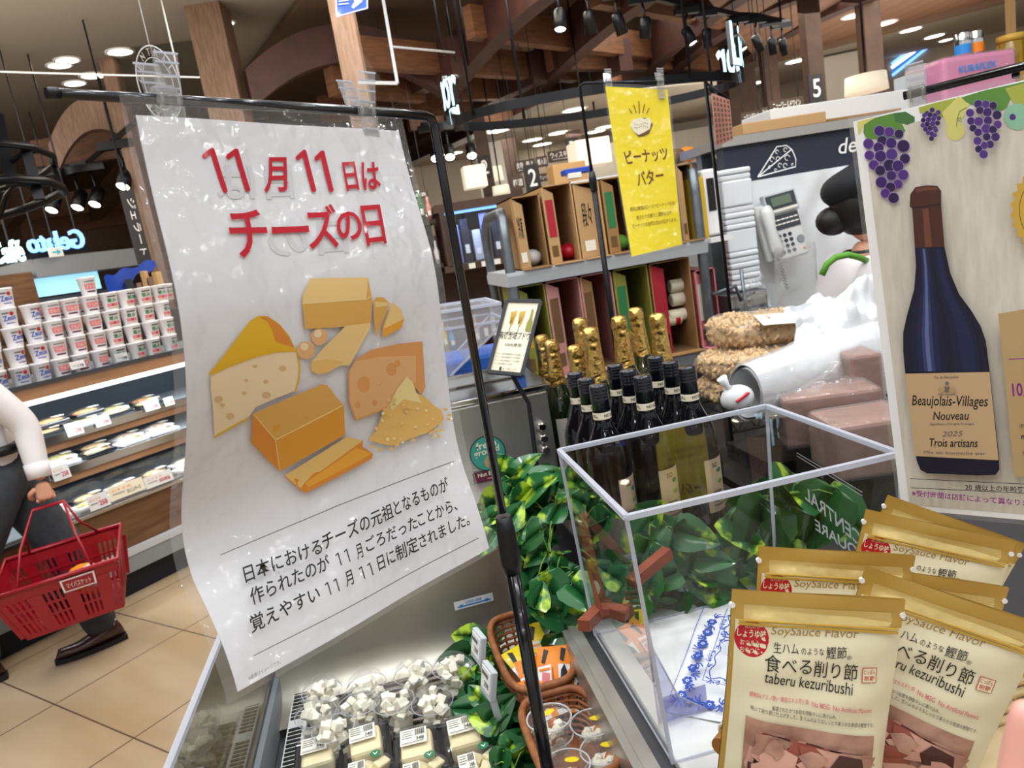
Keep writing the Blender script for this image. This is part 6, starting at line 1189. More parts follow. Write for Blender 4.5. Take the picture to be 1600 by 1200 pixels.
# ------------------------------------------------------------------ yellow peanut butter banner on its stand
sh = Sheet(P(946, 135, 1.84), P(1043, 140, 1.84), P(1066, 382, 1.90), P(987, 401, 1.88), lambda a, b: -.012 * math.sin(PI * b) * (1 - a))
t = thing('peanut_banner', 'long yellow banner with brown lettering hanging behind the bottles', 'banner', sh.at(.5, 1))
b = MB('paper_yellow'); b.grid(lambda u, v: sh.at(u, v), 10, 24); b.grid(lambda u, v: sh.at(u, v, -.0006), 10, 24)
a = sh.art(.0001)
a.ptext('ピーナッツ', (980, 258), (1046, 250), (974, 236), 'brown_ink', .02); a.ptext('バター', (997, 292), (1038, 284), (993, 269), 'brown_ink', .02)
a.ptext('原料は無塩のローストピーナッツのみ!', (985, 331), (1055, 320), (984, 324), 'brown_ink'); a.ptext('焼きたての香りと濃厚なコク、', (995, 344), (1051, 335), (994, 337), 'brown_ink'); a.ptext('ピーナッツの自然な甘みが広がります。', (989, 357), (1058, 346), (988, 350), 'brown_ink')
a.ppoly([(992, 190), (1006, 184), (1016, 187), (1020, 195), (1014, 209), (1006, 213), (998, 214), (990, 206), (988, 196)], 'kraft_dark'); a.ppoly([(988, 188), (1000, 184), (1008, 186), (1014, 184), (1018, 190), (1015, 202), (1008, 206), (998, 211), (990, 206), (986, 196)], 'cream_print')
for i in range(14): a.pdisc(992 + (i % 7) * 3.2, 194 + (i // 7) * 4.5 + math.sin(i) * 1.5, .8, 'brown_ink', 6)
for i, (x0, y0, x1, y1) in enumerate([(983, 170, 987, 178), (990, 164, 994, 177), (998, 158, 999, 178), (1007, 163, 1004, 177), (1014, 169, 1010, 178)]): a.pline([(x0, y0), (x1, y1)], 1.3, 'brown_ink')
a.done(b, 10, 24, .0004); b.build('printed_sheet', t, fix=False)
b = MB('film')
for u0, u1, v0, v1 in ((-.03, 1.04, -.02, 0), (-.03, 0, 0, 1), (1, 1.04, 0, 1), (-.03, 1.04, 1, 1.01)): b.grid(lambda u, v: sh.at(u0 + (u1 - u0) * u, v0 + (v1 - v0) * v, 0), 4, 12)
b.build('laminate_margin', t)
pp = P(905, 130, 1.86); t = thing('banner_stand', 'thin black stand pole carrying the yellow banner', 'stand', (pp.x, pp.y, .85)); q1 = P(1041, 128, 1.83)
b = MB('black_metal'); b.tube([q1, Vector((pp.x, pp.y, pp.z)).lerp(q1, .06), Vector((pp.x, pp.y, pp.z - .008)), (pp.x, pp.y, pp.z - .04), (pp.x, pp.y, 1.62)], .0042, 10); b.build('bent_rod', t); b = MB('black_plastic'); b.lathe([(.009, 0), (.010, .03), (.007, .05)], 12, (pp.x, pp.y, 1.585)); b.build('collar', t)
b = MB('black_metal'); b.tube([(pp.x, pp.y, 1.60), (pp.x, pp.y, .86)], .0072, 10); b.build('lower_tube', t); b = MB('black_plastic'); b.lathe([(.06, 0), (.06, .004), (.012, .01)], 20, (pp.x, pp.y, .85)); b.build('foot_plate', t)
db = (q1 - pp).normalized(); clip(pp.lerp(q1, .34), db, -CAMZ, 'clear clip on the left of the yellow banner', .95); clip(pp.lerp(q1, .93), db, -CAMZ, 'clear clip on the right of the yellow banner', .95)
# lattice tag on a rod
sh = Sheet(P(1111, 145, 2.45), P(1140, 156, 2.45), P(1146, 218, 2.5), P(1118, 229, 2.5)); t = thing('lattice_tag', 'small brown lattice patterned tag hanging right of the yellow banner', 'sign', sh.at(.5, 1)); b = MB('pink_print'); b.grid(lambda u, v: sh.at(u, v), 2, 4); a = sh.art(.0004)
for i in range(5):
    for j in range(9): a.rect(.08 + i * .18, .05 + j * .105, .19 + i * .18, .12 + j * .105, 'kraft_dark')
a.done(b, 2, 4, .001); b.build('printed_sheet', t)
pr = P(1102, 128, 2.47); b = MB('black_metal'); b.tube([sh.at(.1, -.02), (pr.x, pr.y, pr.z), (pr.x, pr.y, .0)], .006, 8); b.tube([sh.at(.9, -.02), (pr.x, pr.y, pr.z)], .004, 6); b.build('hanging_rod', t)
# ------------------------------------------------------------------ bottles
b = MB('black_plastic'); b.bbox((.455, 1.36, .89), (.36, .40, .08), .004); tag(b.build('display_riser'), 'low black riser under the wine bottles', 'riser')
b = MB('black_plastic'); b.bbox((.50, 1.70, .885), (.40, .24, .07), .004); b.bbox((.535, 1.60, .945), (.28, .22, .06), .004); tag(b.build('display_riser'), 'black stepped riser under the gold topped bottles', 'riser')
b = MB('black_plastic'); b.bbox((.40, 1.90, .885), (.16, .14, .07), .004); tag(b.build('display_riser'), 'small black riser under the rearmost gold topped bottle', 'riser')
def wine():
    t = thing('wine_bottle', '', 'bottle', group='black screw cap wine bottles'); b = MB('black_glass')
    b.lathe([(.030, 0), (.036, .003), (.0375, .012), (.0375, .180), (.036, .195), (.030, .213), (.021, .230), (.0155, .244), (.0145, .262)], 32); b.build('bottle_glass', t, False)
    b = MB('cap_black'); pr = [(.0152, .240), (.0152, .283)]
    for i in range(4): pr += [(.0158, .2835 + i * .0055), (.0158, .2870 + i * .0055), (.0150, .2885 + i * .0055)]
    pr += [(.0155, .306), (.0140, .310), (.0, .3105)]; b.lathe(pr, 26); b.build('screw_cap', t, False)
    b = MB('cream_print'); b.lathe([(.0157, .252), (.0157, .264)], 26, cap0=False, cap1=False); a = Art(.0002)
    for k in range(3): a.text('NO SO₂', (k * .033 - .045, .2550), (.022, 0), (0, .006), 'ink', .015)
    a.put(b, lambda u, v, w: Vector(((.0158 + w) * math.sin(u / .0158), -(.0158 + w) * math.cos(u / .0158), v)), [i * .003 for i in range(-15, 16)]); b.build('neck_band', t, False)
    b = MB('label_kraft'); R_ = .0380; b.grid(lambda u, v: Vector((R_ * math.sin((u - .5) * 1.35), -R_ * math.cos((u - .5) * 1.35), .055 + v * .095)), 12, 4)
    a = Art(.0002); a.disc(.004, .128, .006, 'green_print', 12, (1, .7)); a.disc(.004, .108, .006, 'apron_green', 12, (1, .7)); a.text('SO', (-.012, .135), (.012, 0), (0, .008), 'ink'); a.rect(-.016, .074, .010, .077, 'grey_ink'); a.rect(-.016, .066, .014, .069, 'grey_ink'); a.rect(-.016, .09, .004, .093, 'grey_ink')
    a.put(b, lambda u, v, w: Vector(((R_ + w) * math.sin(u / R_), -(R_ + w) * math.cos(u / R_), v)), [i * .005 for i in range(-5, 6)]); b.build('label', t, False); return t
W0 = wine(); col_ = ['left', 'middle', 'right']; rw = ['back', 'second', 'front']
for ci, x in enumerate((.332, .411, .492)):
    for ri, y in enumerate((1.335, 1.262, 1.190)):
        lab = 'black screw cap wine bottle, %s row, %s of three' % (rw[ri], col_[ci])
        rz = (.5, .3, .35)[ci] + .1 * ri
        if ci == ri == 0: W0.location = (x, y, .93); W0.rotation_euler = (0, 0, rz); W0['label'] = lab
        else: dup(W0, lab, loc=(x, y, .93), rz=rz)
def champ():
    t = thing('sparkling_bottle', '', 'bottle', group='gold topped sparkling wine bottles'); b = MB('green_glass')
    b.lathe([(.034, 0), (.0425, .004), (.0440, .016), (.0440, .122), (.0415, .146), (.033, .172), (.0255, .190), (.0210, .206), (.0180, .236), (.0165, .260)], 32); b.build('bottle_glass', t, False)
    b = MB('gold_foil'); pr = [(.0240, .197), (.0226, .208), (.0202, .232), (.0184, .255), (.0176, .272), (.0185, .2785), (.0170, .281), (.0188, .285), (.0186, .302), (.0165, .3105), (.010, .314), (0, .315)]
    vs = []
    for i in range(len(pr)):
        r, z = pr[i]; vs.append([b.v(((r + .0007 * math.sin(5 * a + z * 300) + .0006 * math.sin(11 * a - z * 170)) * math.cos(a), (r + .0007 * math.sin(5 * a + z * 300)) * math.sin(a), z + (.002 * math.sin(3 * a) if i == 0 else 0))) for a in [2 * PI * k / 32 for k in range(32)]])
    for A, B in zip(vs, vs[1:]): b.bridge(A, B)
    b.build('gold_foil', t, False)
    b = MB('label_white'); R_ = .0446; b.grid(lambda u, v: Vector((R_ * math.sin((u - .5) * 1.9), -R_ * math.cos((u - .5) * 1.9), .030 + v * .085)), 14, 4); a = Art(.0002)
    a.text('Brum', (-.024, .058), (.036, 0), (0, .016), 'grey_ink'); a.rect(-.004, .094, .006, .110, 'ink'); a.rect(-.026, .084, .026, .0855, 'grey_ink'); a.rect(-.026, .048, .024, .050, 'grey_ink'); a.rect(-.026, .040, .010, .042, 'grey_ink')
    a.put(b, lambda u, v, w: Vector(((R_ + w) * math.sin(u / R_), -(R_ + w) * math.cos(u / R_), v)), [i * .006 for i in range(-7, 8)]); b.build('label', t, False); return t
C_ = champ()
for i, (px, py, zt, w) in enumerate([(845, 523, 1.235, 'rearmost of the left three'), (868, 531, 1.235, 'middle of the left three'), (878, 534, 1.235, 'nearest of the left three'), (912, 498, 1.29, 'behind another in the middle pair'), (921, 511, 1.29, 'in front of the middle pair'), (966, 493, 1.29, 'second from the right group'), (992, 480, 1.29, 'tallest standing at the back right'), (1026, 489, 1.29, 'rightmost of all')]):
    p = G(px, py, zt); lab = 'gold topped sparkling wine bottle ' + w
    if i == 2: p = G(879, 536, 1.235) + Vector((.012, -.06, 0))
    if i == 1: p = p + Vector((-.008, .02, 0))
    if i == 3: p = p + Vector((0, .04, 0))
    loc = (p.x, p.y, zt - .315)
    if i == 0: C_.location = loc; C_['label'] = lab; C_.rotation_euler = (0, 0, .3)
    else: dup(C_, lab, loc=loc, rz=.2 + .1 * i)

# ------------------------------------------------------------------ grey cart rack with cardboard boxes
RY = 2.70
def xz(px, py, y=RY): return QY(px, py, y)
t = thing('cart_rack', 'grey tubular cart rack with shelves of open cardboard boxes', 'rack', (.87, 2.9, 0))
for x, zt in ((.49, 1.60), (1.235, 1.66)):
    b = MB('grey_steel'); b.tube([(x, RY, .05), (x, RY, zt - .10), (x + .005, RY + .015, zt - .03), (x + .01, RY + .06, zt), (x + .01, RY + .36, zt), (x + .005, RY + .42, zt - .03), (x, RY + .44, zt - .1), (x, RY + .44, .05)], .019, 12); b.build('side_frame', t)
for z in (1.382, .965, .45):
    b = MB('light_grey' if z > 1 else 'mid_grey'); b.hexa([Vector(q) for q in ((.47, RY - .02, z - .05), (1.25, RY - .02, z - .05), (1.25, RY + .46, z - .05), (.47, RY + .46, z - .05), (.47, RY - .03, z - .012), (1.25, RY - .03, z - .012), (1.25, RY + .46, z - .012), (.47, RY + .46, z - .012))]); b.box((.86, RY + .2, z - .006), (.78, .46, .012)); b.build('shelf_plate', t)
b = MB('white_plastic'); b.box((1.30, RY - .03, 1.375), (.09, .03, .02)); b.box((1.28, RY - .03, .99), (.05, .03, .02)); b.build('white_clip', t)
b = MB('grey_steel'); b.tube([(1.25, RY - .02, 1.17), (1.33, RY - .05, 1.19), (1.36, RY - .02, 1.13), (1.42, RY - .02, 1.15)], .008, 8); b.tube([(1.37, RY - .03, 1.25), (1.375, RY - .03, .95)], .007, 8); b.build('hook', t)
def obox(px0, px1, pyt, z, label, body='kraft', flap='kraft_light', print_='red_print', txt=None, flapw=.42, d=.30):
    a0, a1 = xz(px0, pyt).x, xz(px1, pyt).x; z += .001; zt = xz((px0 + px1) / 2, pyt).z; zt = min(zt, 1.326) if z < 1 else zt; h = zt - z; w = a1 - a0; y = RY + .01; e = .005
    t = thing('cardboard_box', label, 'box', (a0 + w / 2, y + d / 2, z), 0, 'open cardboard boxes on the cart rack')
    b = MB('kraft_dark'); b.box((0, 0, e / 2), (w, d, e)); b.box((0, d / 2, h / 2), (w, e, h)); b.build('box_inside', t, False)
    b = MB(body); b.box((-w / 2 + e / 2, 0, h / 2), (e, d, h)); b.box((w / 2 - e / 2, 0, h / 2), (e, d, h)); b.box((0, 0, h - e / 2), (w, d, e)); b.build('box_walls', t, False)
    fw = w * flapw; ca, sa = math.cos(.35), math.sin(.35)
    def ff(u, v, k): return Vector((-w / 2 + u * ca + k * sa, -d / 2 + u * sa - k * ca, v))
    b = MB(flap); b.hexa([ff(0, .004, 0), ff(fw, .004, 0), ff(fw, .004, -.004), ff(0, .004, -.004), ff(0, h - .004, 0), ff(fw, h - .03, 0), ff(fw, h - .03, -.004), ff(0, h - .004, -.004)])
    a = Art(.0004); a.rect(fw * .15, h * .35, fw * .85, h * .82, print_) if print_ else None
    if txt: a.text(txt, (fw * .25, h * .42), (fw * .5, 0), (0, h * .32), 'ink', .01)
    a.rect(fw * .2, h * .10, fw * .75, h * .24, 'label_white' if txt else 'kraft_dark'); a.put(b, ff, base=.001); b.build('side_flap', t, False)
    b = MB(body); b.hexa([Vector(q) for q in ((-w / 2, -d / 2, 0), (w / 2, -d / 2, 0), (w / 2, -d / 2 - .05, 0), (-w / 2, -d / 2 - .05, 0), (-w / 2, -d / 2, .004), (w / 2, -d / 2, .004), (w / 2, -d / 2 - .05, .004), (-w / 2, -d / 2 - .05, .004))]); b.build('front_flap', t, False)
    return t
for a in [(797, 843, 305, 1.382, 'open tan box at the left end of the upper rack shelf', 'kraft', 'kraft_light', None, '冷凍'), (845, 893, 287, 1.382, 'open tan box with red printed flap on the upper rack shelf', 'kraft_light', 'kraft_light', 'red_print'), (895, 936, 283, 1.382, 'tan box with large black print under the pole collar', 'kraft_light', 'kraft_light', None, '段々', .9), (939, 989, 275, 1.382, 'open tan box with green printed flap left of the banner', 'kraft', 'kraft', 'green_print'), (992, 1054, 262, 1.382, 'open box mostly hidden by the yellow banner', 'kraft', 'kraft', None), (1057, 1082, 255, 1.382, 'narrow tan box at the right edge of the yellow banner', 'kraft', 'kraft_light', None),
          (803, 849, 432, .965, 'olive yellow box at the left of the lower rack shelf', 'olive_print', 'olive_print', 'yellow_print'), (850, 904, 426, .965, 'pink framed open box on the lower rack shelf', 'pink_print', 'pink_print', 'kraft_dark'), (905, 955, 422, .965, 'plain tan open box behind the pole on the lower shelf', 'pink_print', 'kraft', 'kraft_dark'), (957, 1012, 414, .965, 'green and yellow open box on the lower rack shelf', 'olive_print', 'olive_print', 'green_print'), (1014, 1078, 404, .965, 'red open box of cans on the lower rack shelf', 'kraft', 'red_print', 'red_print'), (1086, 1118, 420, .965, 'pink and white printed box right of the cart post', 'rose_print', 'rose_print', 'label_white')]: obox(*a)
x0 = xz(1083, 300).x; b = MB('yellow_print'); b.bbox(((xz(1083, 300).x + xz(1104, 300).x) / 2, RY + .14, 1.382 + .115), (.05, .26, .23), .003); tag(b.build('cardboard_box'), 'narrow bright yellow box beside the cart post', 'box')
t = thing('white_bag', 'white packet with black picture at the right end of the upper shelf', 'packet', (xz(1119, 340).x, RY + .12, 1.382)); b = MB('pack_white'); b.bbox((0, 0, .13), (.065, .22, .25), .01); b.use('ink'); b.bbox((-.005, -.112, .16), (.03, .004, .12), .001); b.build('packet', t, False)
for i, (px, py) in enumerate([(1064, 445), (1066, 466), (1062, 492), (1045, 500)]):
    p = xz(px, py, RY + .10); t = thing('drink_can', 'can lying in the red box, ' + ORD[i] + ' from the top', 'can', p, 0, 'cans in the red box'); b = MB('cream_print'); b.lathe([(.022, -.05), (.026, -.045), (.026, .045), (.022, .05)], 18, (0, 0, 0), UP, Vector((0, 1, 0)), Vector((1, 0, 0))); b.use('red_ink'); b.lathe([(.0264, .02), (.0264, .04)], 18, (0, 0, 0), UP, Vector((0, 1, 0)), Vector((1, 0, 0)), cap0=False, cap1=False); b.build('can', t, False)
for px, py, m, w in ((965, 365, 'apron_green', 'green packet inside the green flap box'), (885, 372, 'red_ink', 'red packet inside the red flap box'), (825, 365, 'pack_white', 'pale packet inside the leftmost upper box')):
    p = xz(px, py, RY + .12); b = MB(m); b.sphere((p.x, p.y, 1.42), .04, (1, 1.2, .8), 12); tag(b.build('packet'), w, 'packet')
p = P(905, 268, 2.72); b = MB('blue_print'); b.bbox((p.x, p.y + .03, p.z + .005), (.11, .06, .02), .003); b.use('label_white'); b.bbox((p.x - .02, p.y + .01, p.z - .012), (.05, .04, .02), .002); tag(b.build('box_cutter'), 'blue and white tape dispenser lying on the box tops', 'tool')

# ------------------------------------------------------------------ deli counter: header board, cartons, foam, drawers, telephone
t = thing('deli_header', 'navy header board with white cheese drawing and steel top edge', 'sign board', (1.9, 2.98, 1.57)); HY = 2.9
h0, h1 = QY(1131, 232, HY), QY(1343, 196, HY); zb = QY(1140, 293, HY).z; zt = (h0.z + h1.z) / 2
b = MB('navy'); b.box(((h0.x + 2.75) / 2, HY + .04, (zb + zt) / 2), (2.75 - h0.x, .06, zt - zb)); b.build('board', t); b = MB('steel'); b.box(((h0.x + 2.75) / 2, HY + .20, zt + .018), (2.77 - h0.x, .42, .036)); b.build('steel_edge', t)
for x in (h0.x + .03, 2.72): b = MB('grey_steel'); b.box((x, HY + .25, zt / 2), (.05, .05, zt)); b.build('post', t)
a = Art(.0006); hq = lambda px, py: (QY(px, py, HY).x, QY(px, py, HY).z)
c5 = lambda x, y: hq(1200 + x / 4, y / 4)
a.line([c5(-60, 1105), c5(60, 915), c5(120, 908), (c5(155, 935)), c5(178, 990), c5(178, 1040), c5(-60, 1105)], .005, 'white_print'); a.line([c5(-60, 1105), c5(152, 932)], .005, 'white_print')
for x, y, r in ((60, 948, .007), (112, 935, .008), (28, 995, .009), (65, 993, .009), (122, 985, .011), (75, 1032, .008), (108, 1035, .009), (48, 1062, .005), (152, 1028, .004), (10, 1045, .006)): q = c5(x, y); a.line([(q[0] + r * math.cos(k * .7), q[1] + r * math.sin(k * .7)) for k in range(8)], .003, 'white_print')
b = MB(); a.put(b, lambda u, v, w: Vector((u, HY + .008 - w, v)), base=.002); b.build('cheese_drawing', t); a = Art(.0006)
q0 = hq(1312, 241); a.text('deli', (q0[0], q0[1]), (.13, .0), (0, .062), 'white_print', .006, .2); b = MB(); a.put(b, lambda u, v, w: Vector((u, HY + .008 - w, v)), base=.002); b.build('deli_lettering', t)
def crate(px0, px1, pyt, pyb, y, d, m, name, label, z0=None):
    a0, a1 = QY(px0, pyt, y), QY(px1, pyt, y); zt_ = a0.z; zb_ = z0 if z0 is not None else QY(px0, pyb, y).z; b = MB(m); b.bbox(((a0.x + a1.x) / 2, y + d / 2, (zt_ + zb_) / 2), (a1.x - a0.x, d, zt_ - zb_), .004); return tag(b.build(name), label, 'box')
zt2 = zt + .036
crate(1203, 1424, 171, 0, 3.02, .25, 'white_plastic', 'carton', 'long white carton lying on the steel edge', zt2); crate(1160, 1292, 193, 0, 2.90, .09, 'kraft_light', 'carton', 'flat tan carton in front of the long white one', zt2); crate(1420, 1456, 116, 0, 3.04, .1, 'light_grey', 'carton', 'small pale carton right of the clip', zt2); crate(1292, 1410, 186, 0, 2.93, .08, 'kraft', 'carton', 'thin brown carton between the white one and the clip', zt2)
t = thing('pink_pack', 'pink wrapped pack with blue lettering on top of the cabinet', 'pack', (QY(1528, 140, 2.95).x, 3.05, zt2)); w = .36
b = MB('pink_pack'); b.bbox((0, 0, .095), (w, .24, .19), .02, None, 3); b.build('pack_body', t, False); b = MB('film'); b.bbox((.0, 0, .097), (w + .01, .25, .196), .02); b.build('film_wrap', t, False)
a = Art(.0005); a.text('KURAFLEX', (-w * .30, .098), (w * .5, .004), (0, .028), 'sky_print', .02); b = MB(); a.put(b, flat((0, -.122, .02), (1, 0, 0), UP), base=.004); b.build('lettering', t, False)
for i, px in enumerate((1513, 1533)):
    p = QY(px, 80, 3.05); t = thing('drink_can', ('left' if i == 0 else 'right') + ' silver can on top of the pink pack', 'can', (p.x, 3.08, zt2 + .195), 0, 'cans on the pink pack'); b = MB('chrome'); b.lathe([(.026, 0), (.033, .006), (.033, .105), (.027, .118)], 20); b.build('can', t, False); b = MB('sky_print' if i == 0 else 'orange_print'); b.lathe([(.0335, .02), (.0335, .06)], 20, cap0=False, cap1=False); b.build('print', t, False)
p = QY(1592, 100, 2.95); t = thing('amber_jar', 'amber clear canister at the right edge behind the bar', 'jar', (p.x + .01, 3.0, zt2)); b = MB('amber_clear'); b.lathe([(.05, 0), (.052, .01), (.052, .22), (.045, .235)], 24); b.build('canister', t, False); b = MB('gold_print'); b.lathe([(.054, .228), (.054, .255)], 24); b.build('lid', t, False)
# items seen between banner and header
for i, (px, m) in enumerate(((1065, 'blue_print'), (1085, 'kraft_dark'), (1103, 'orange_print'))):
    p = QY(px, 240, 3.2); b = MB(m); b.sphere((p.x, p.y + .2, 1.75), .06, (1, .8, .6), 10); tag(b.build('packet'), ('blue', 'brown', 'orange')[i] + ' packet on the shelf top right of the banner', 'packet')
b = MB('white_plastic'); b.box((1.30, 3.50, .85), (.9, .4, 1.71)); tag(b.build('white_cabinet'), 'white cabinet behind the box rack carrying packets', 'cabinet')
# foam pad standing on the steel drawers
t = thing('foam_pad', 'tall ribbed white foam pad standing on the steel drawers', 'packing foam', (1.43, 2.76, 1.155)); b = MB('foam'); zz = 1.155; i = 0
for hgt in (.022,) * 7 + (.085,) + (.022,) * 4 + (.10,) + (.022,) * 2: b.bbox((1.43, 2.77 + .004 * (i % 2), zz + hgt / 2), (.125, .05, hgt - .001), .007); zz += hgt; i += 1
b.bbox((1.43, 2.795, (1.155 + zz) / 2), (.128, .02, zz - 1.155), .003); b.build('ribbed_pad', t)
b = MB('foam'); b.grid(lambda u, v: Vector((1.49 + .55 * u, 2.86 + .012 * noise.noise(Vector((u * 7, v * 6, 0))) - .02 * u, .95 + .62 * v)), 30, 24); b.bbox((1.77, 2.89, 1.26), (.56, .02, .62), .004); tag(b.build('foam_board'), 'white wrapped foam board behind the telephone', 'packing foam')
t = thing('steel_drawers', 'small grey steel drawer unit under the foam pad', 'drawer unit', (1.41, 2.85, .85)); b = MB('grey_steel'); b.bbox((1.41, 2.84, 1.0), (.17, .24, .30), .004); b.build('cabinet_body', t)
for k, z in enumerate((1.12, 1.055)):
    b = MB('steel'); b.bbox((1.41, 2.717, z), (.15, .008, .052), .002); d_ = b.build('drawer', t); b = MB('chrome'); b.sphere((1.41, 2.705, z), .006); b.build('knob', d_)
# telephone
p = QY(1243, 352, 2.72); t = thing('telephone', 'white desk telephone with grey display hanging on the foam board', 'telephone', mtx=Matrix.Translation((p.x, 2.80, p.z)) @ Matrix.Rotation(-.10, 4, 'Y') @ Matrix.Rotation(-.18, 4, 'X'))
b = MB('phone_body'); b.bbox((.0, 0, -.03), (.130, .03, .20), .008); b.bbox((-.085, .0, -.01), (.055, .03, .23), .008); b.build('phone_body', t, False)
b = MB('light_grey'); b.bbox((0, -.012, .095), (.142, .03, .085), .004); b.use('dark_grey'); b.bbox((0, -.0285, .098), (.125, .002, .06), .001); b.use('phone_screen'); b.bbox((.0, -.0305, .10), (.085, .002, .036), .001); b.use('label_white'); b.bbox((0, -.0285, .066), (.125, .002, .013), .001); b.build('display_unit', t, False)
b = MB('dark_grey'); b.bbox((0, -.0165, .018), (.122, .003, .058), .001); b.use('label_white')
for r in range(2):
    for c in range(6): b.bbox((-.048 + c * .019, -.019, .028 - r * .018), (.016, .002, .006), .0008)
b.build('button_panel', t, False); b = MB('phone_key')
for r in range(4):
    for c in range(3): b.lathe([(.0075, 0), (.0068, .004)], 12, (-.042 + c * .023, -.0155, -.035 - r * .022), Vector((1, 0, 0)), UP, Vector((0, -1, 0)))
b.build('keypad', t, False); b = MB('mid_grey'); b.lathe([(.016, 0), (.015, .004)], 18, (.043, -.0155, -.065), Vector((1, 0, 0)), UP, Vector((0, -1, 0))); b.use('orange_print'); b.bbox((.05, -.016, -.105), (.012, .003, .008), .001); b.build('round_button', t, False)
b = MB('phone_body'); b.tube([(-.088, -.05, .085), (-.088, -.058, .06), (-.088, -.052, 0), (-.088, -.058, -.08), (-.088, -.045, -.11)], [.022, .026, .019, .026, .022], 14); b.build('handset', t, False)
b = MB('dark_grey'); b.tube([(-.085 + .006 * math.cos(k * 1.1), -.04 + .006 * math.sin(k * 1.1), -.115 - k * .0022) for k in range(60)], .0016, 5); b.build('coiled_cord', t, False)
b = MB('bag_film'); b.grid(lambda u, v: QY(1246, 440, 2.62) + Vector(((.085 + .014 * noise.noise(Vector((u * 9, v * 5, 2))) - .05 * max(0, v - .7)) * math.cos(2 * PI * u), (.05 + .01 * noise.noise(Vector((u * 7, v * 4, 5)))) * math.sin(2 * PI * u), (v - .5) * .28)), 30, 16, True, True); tag(b.build('clear_bag'), 'crumpled clear plastic bag hanging under the telephone', 'plastic bag')
b = MB('bag_film'); b.grid(lambda u, v: QY(1180, 455, 2.64) + Vector(((u - .5) * (.13 - .07 * v), .04 * noise.noise(Vector((u * 5, v * 5, 3))), (v - .5) * .13)), 14, 14); tag(b.build('clear_bag'), 'small clear plastic bag resting on the steel drawers', 'plastic bag')
# low back counter that carries drawers and staff side goods
b = MB('dark_steel'); b.box((1.72, 2.86, .425), (.9, .36, .85)); tag(b.build('back_counter'), 'low steel counter behind the staff member', 'counter')

# ------------------------------------------------------------------ nut bags on a black wire shelf, rolls of plastic bags, wrapped blocks
t = thing('wire_shelf', 'black wire shelf under the bags of nuts', 'shelf', (1.08, 2.0, .85)); b = MB('black_metal')
for i in range(12): b.tube([(.86 + i * .045, 1.80, .945), (.86 + i * .045, 2.16, .945)], .004, 6)
for y in (1.80, 2.16): b.tube([(.84, y, .945), (1.38, y, .945)], .006, 6); b.tube([(.84, y, .905), (1.38, y, .905)], .005, 6)
for i in range(10): b.tube([(.84 + i * .054, 1.80, .945), (.867 + i * .054, 1.80, .905), (.894 + i * .054, 1.80, .945)], .003, 5)
b.build('wire_grid', t)
for x, y in ((.84, 1.80), (1.38, 1.80), (.84, 2.16), (1.38, 2.16)): b = MB('black_metal'); b.tube([(x, y, .85), (x, y, 1.02 if y < 2 else 1.14)], .012, 8); b.build('post', t)
def lump(name, label, cat, c, dims, rz, m, amp, seed, film=None, ry=0, group=None):
    R = rotm(0, ry, rz); c = Vector(c); t = thing(name, label, cat, c - UP * dims[2] / 2, 0, group)
    def fn(u, v, k=0.0):
        a, ph = 2 * PI * u, PI * v; q = Vector((math.sin(ph) * math.cos(a), math.sin(ph) * math.sin(a), math.cos(ph))); q = Vector(tuple(math.copysign(abs(x) ** .6, x) for x in q)); n_ = noise.noise(q * 2.3 + Vector((seed, 0, 0))) * amp + noise.noise(q * 7 + Vector((0, seed, 0))) * amp * .35
        return c + R @ Vector((q.x * (dims[0] / 2 + n_ + k), q.y * (dims[1] / 2 + n_ + k), q.z * (dims[2] / 2 + n_ * .6 + k)))
    b = MB(m); b.grid(fn, 40, 22, True, True)
    if name == 'nut_bag':
        rng = random.Random(seed); b.use('nuts')
        for i in range(420):
            q = fn(rng.random(), rng.uniform(.08, .75), .002); b.sphere(q, .008, (1.5, .75, .7), 5, rotm(rng.random() * 3, rng.random() * 3, rng.random() * 3))
    b.build('contents' if film else 'film', t)
    if film: b = MB(film); b.grid(lambda u, v: fn(u, v, .009 + .006 * noise.noise(Vector((u * 20, v * 15, seed)))), 40, 22, True, True); b.build('film_wrap', t)
    return t
lump('nut_bag', 'clear bag of walnuts, top of the pile on the wire shelf', 'bag of nuts', (1.085, 2.02, 1.125), (.30, .20, .085), .05, 'nuts', .010, 1, 'bag_film', .10, 'bags of walnuts')
lump('nut_bag', 'clear bag of walnuts, middle of the pile on the wire shelf', 'bag of nuts', (1.07, 1.98, 1.045), (.40, .22, .075), .1, 'nuts', .010, 2, 'bag_film', .06, 'bags of walnuts')
lump('nut_bag', 'clear bag of walnuts, bottom of the pile at left', 'bag of nuts', (.985, 1.98, .982), (.22, .2, .06), .0, 'nuts', .009, 3, 'bag_film', 0, 'bags of walnuts')
b = MB('label_white'); p = QY(1215, 500, 1.92); b.grid(lambda u, v: p + Vector(((u - .5) * .12, .02 - .05 * (1 - v) + .006 * math.sin(u * 5), (v - .5) * .025 + .01 - .012 * u)), 8, 3); tag(b.build('paper_slip'), 'white paper slip on the top walnut bag', 'paper')
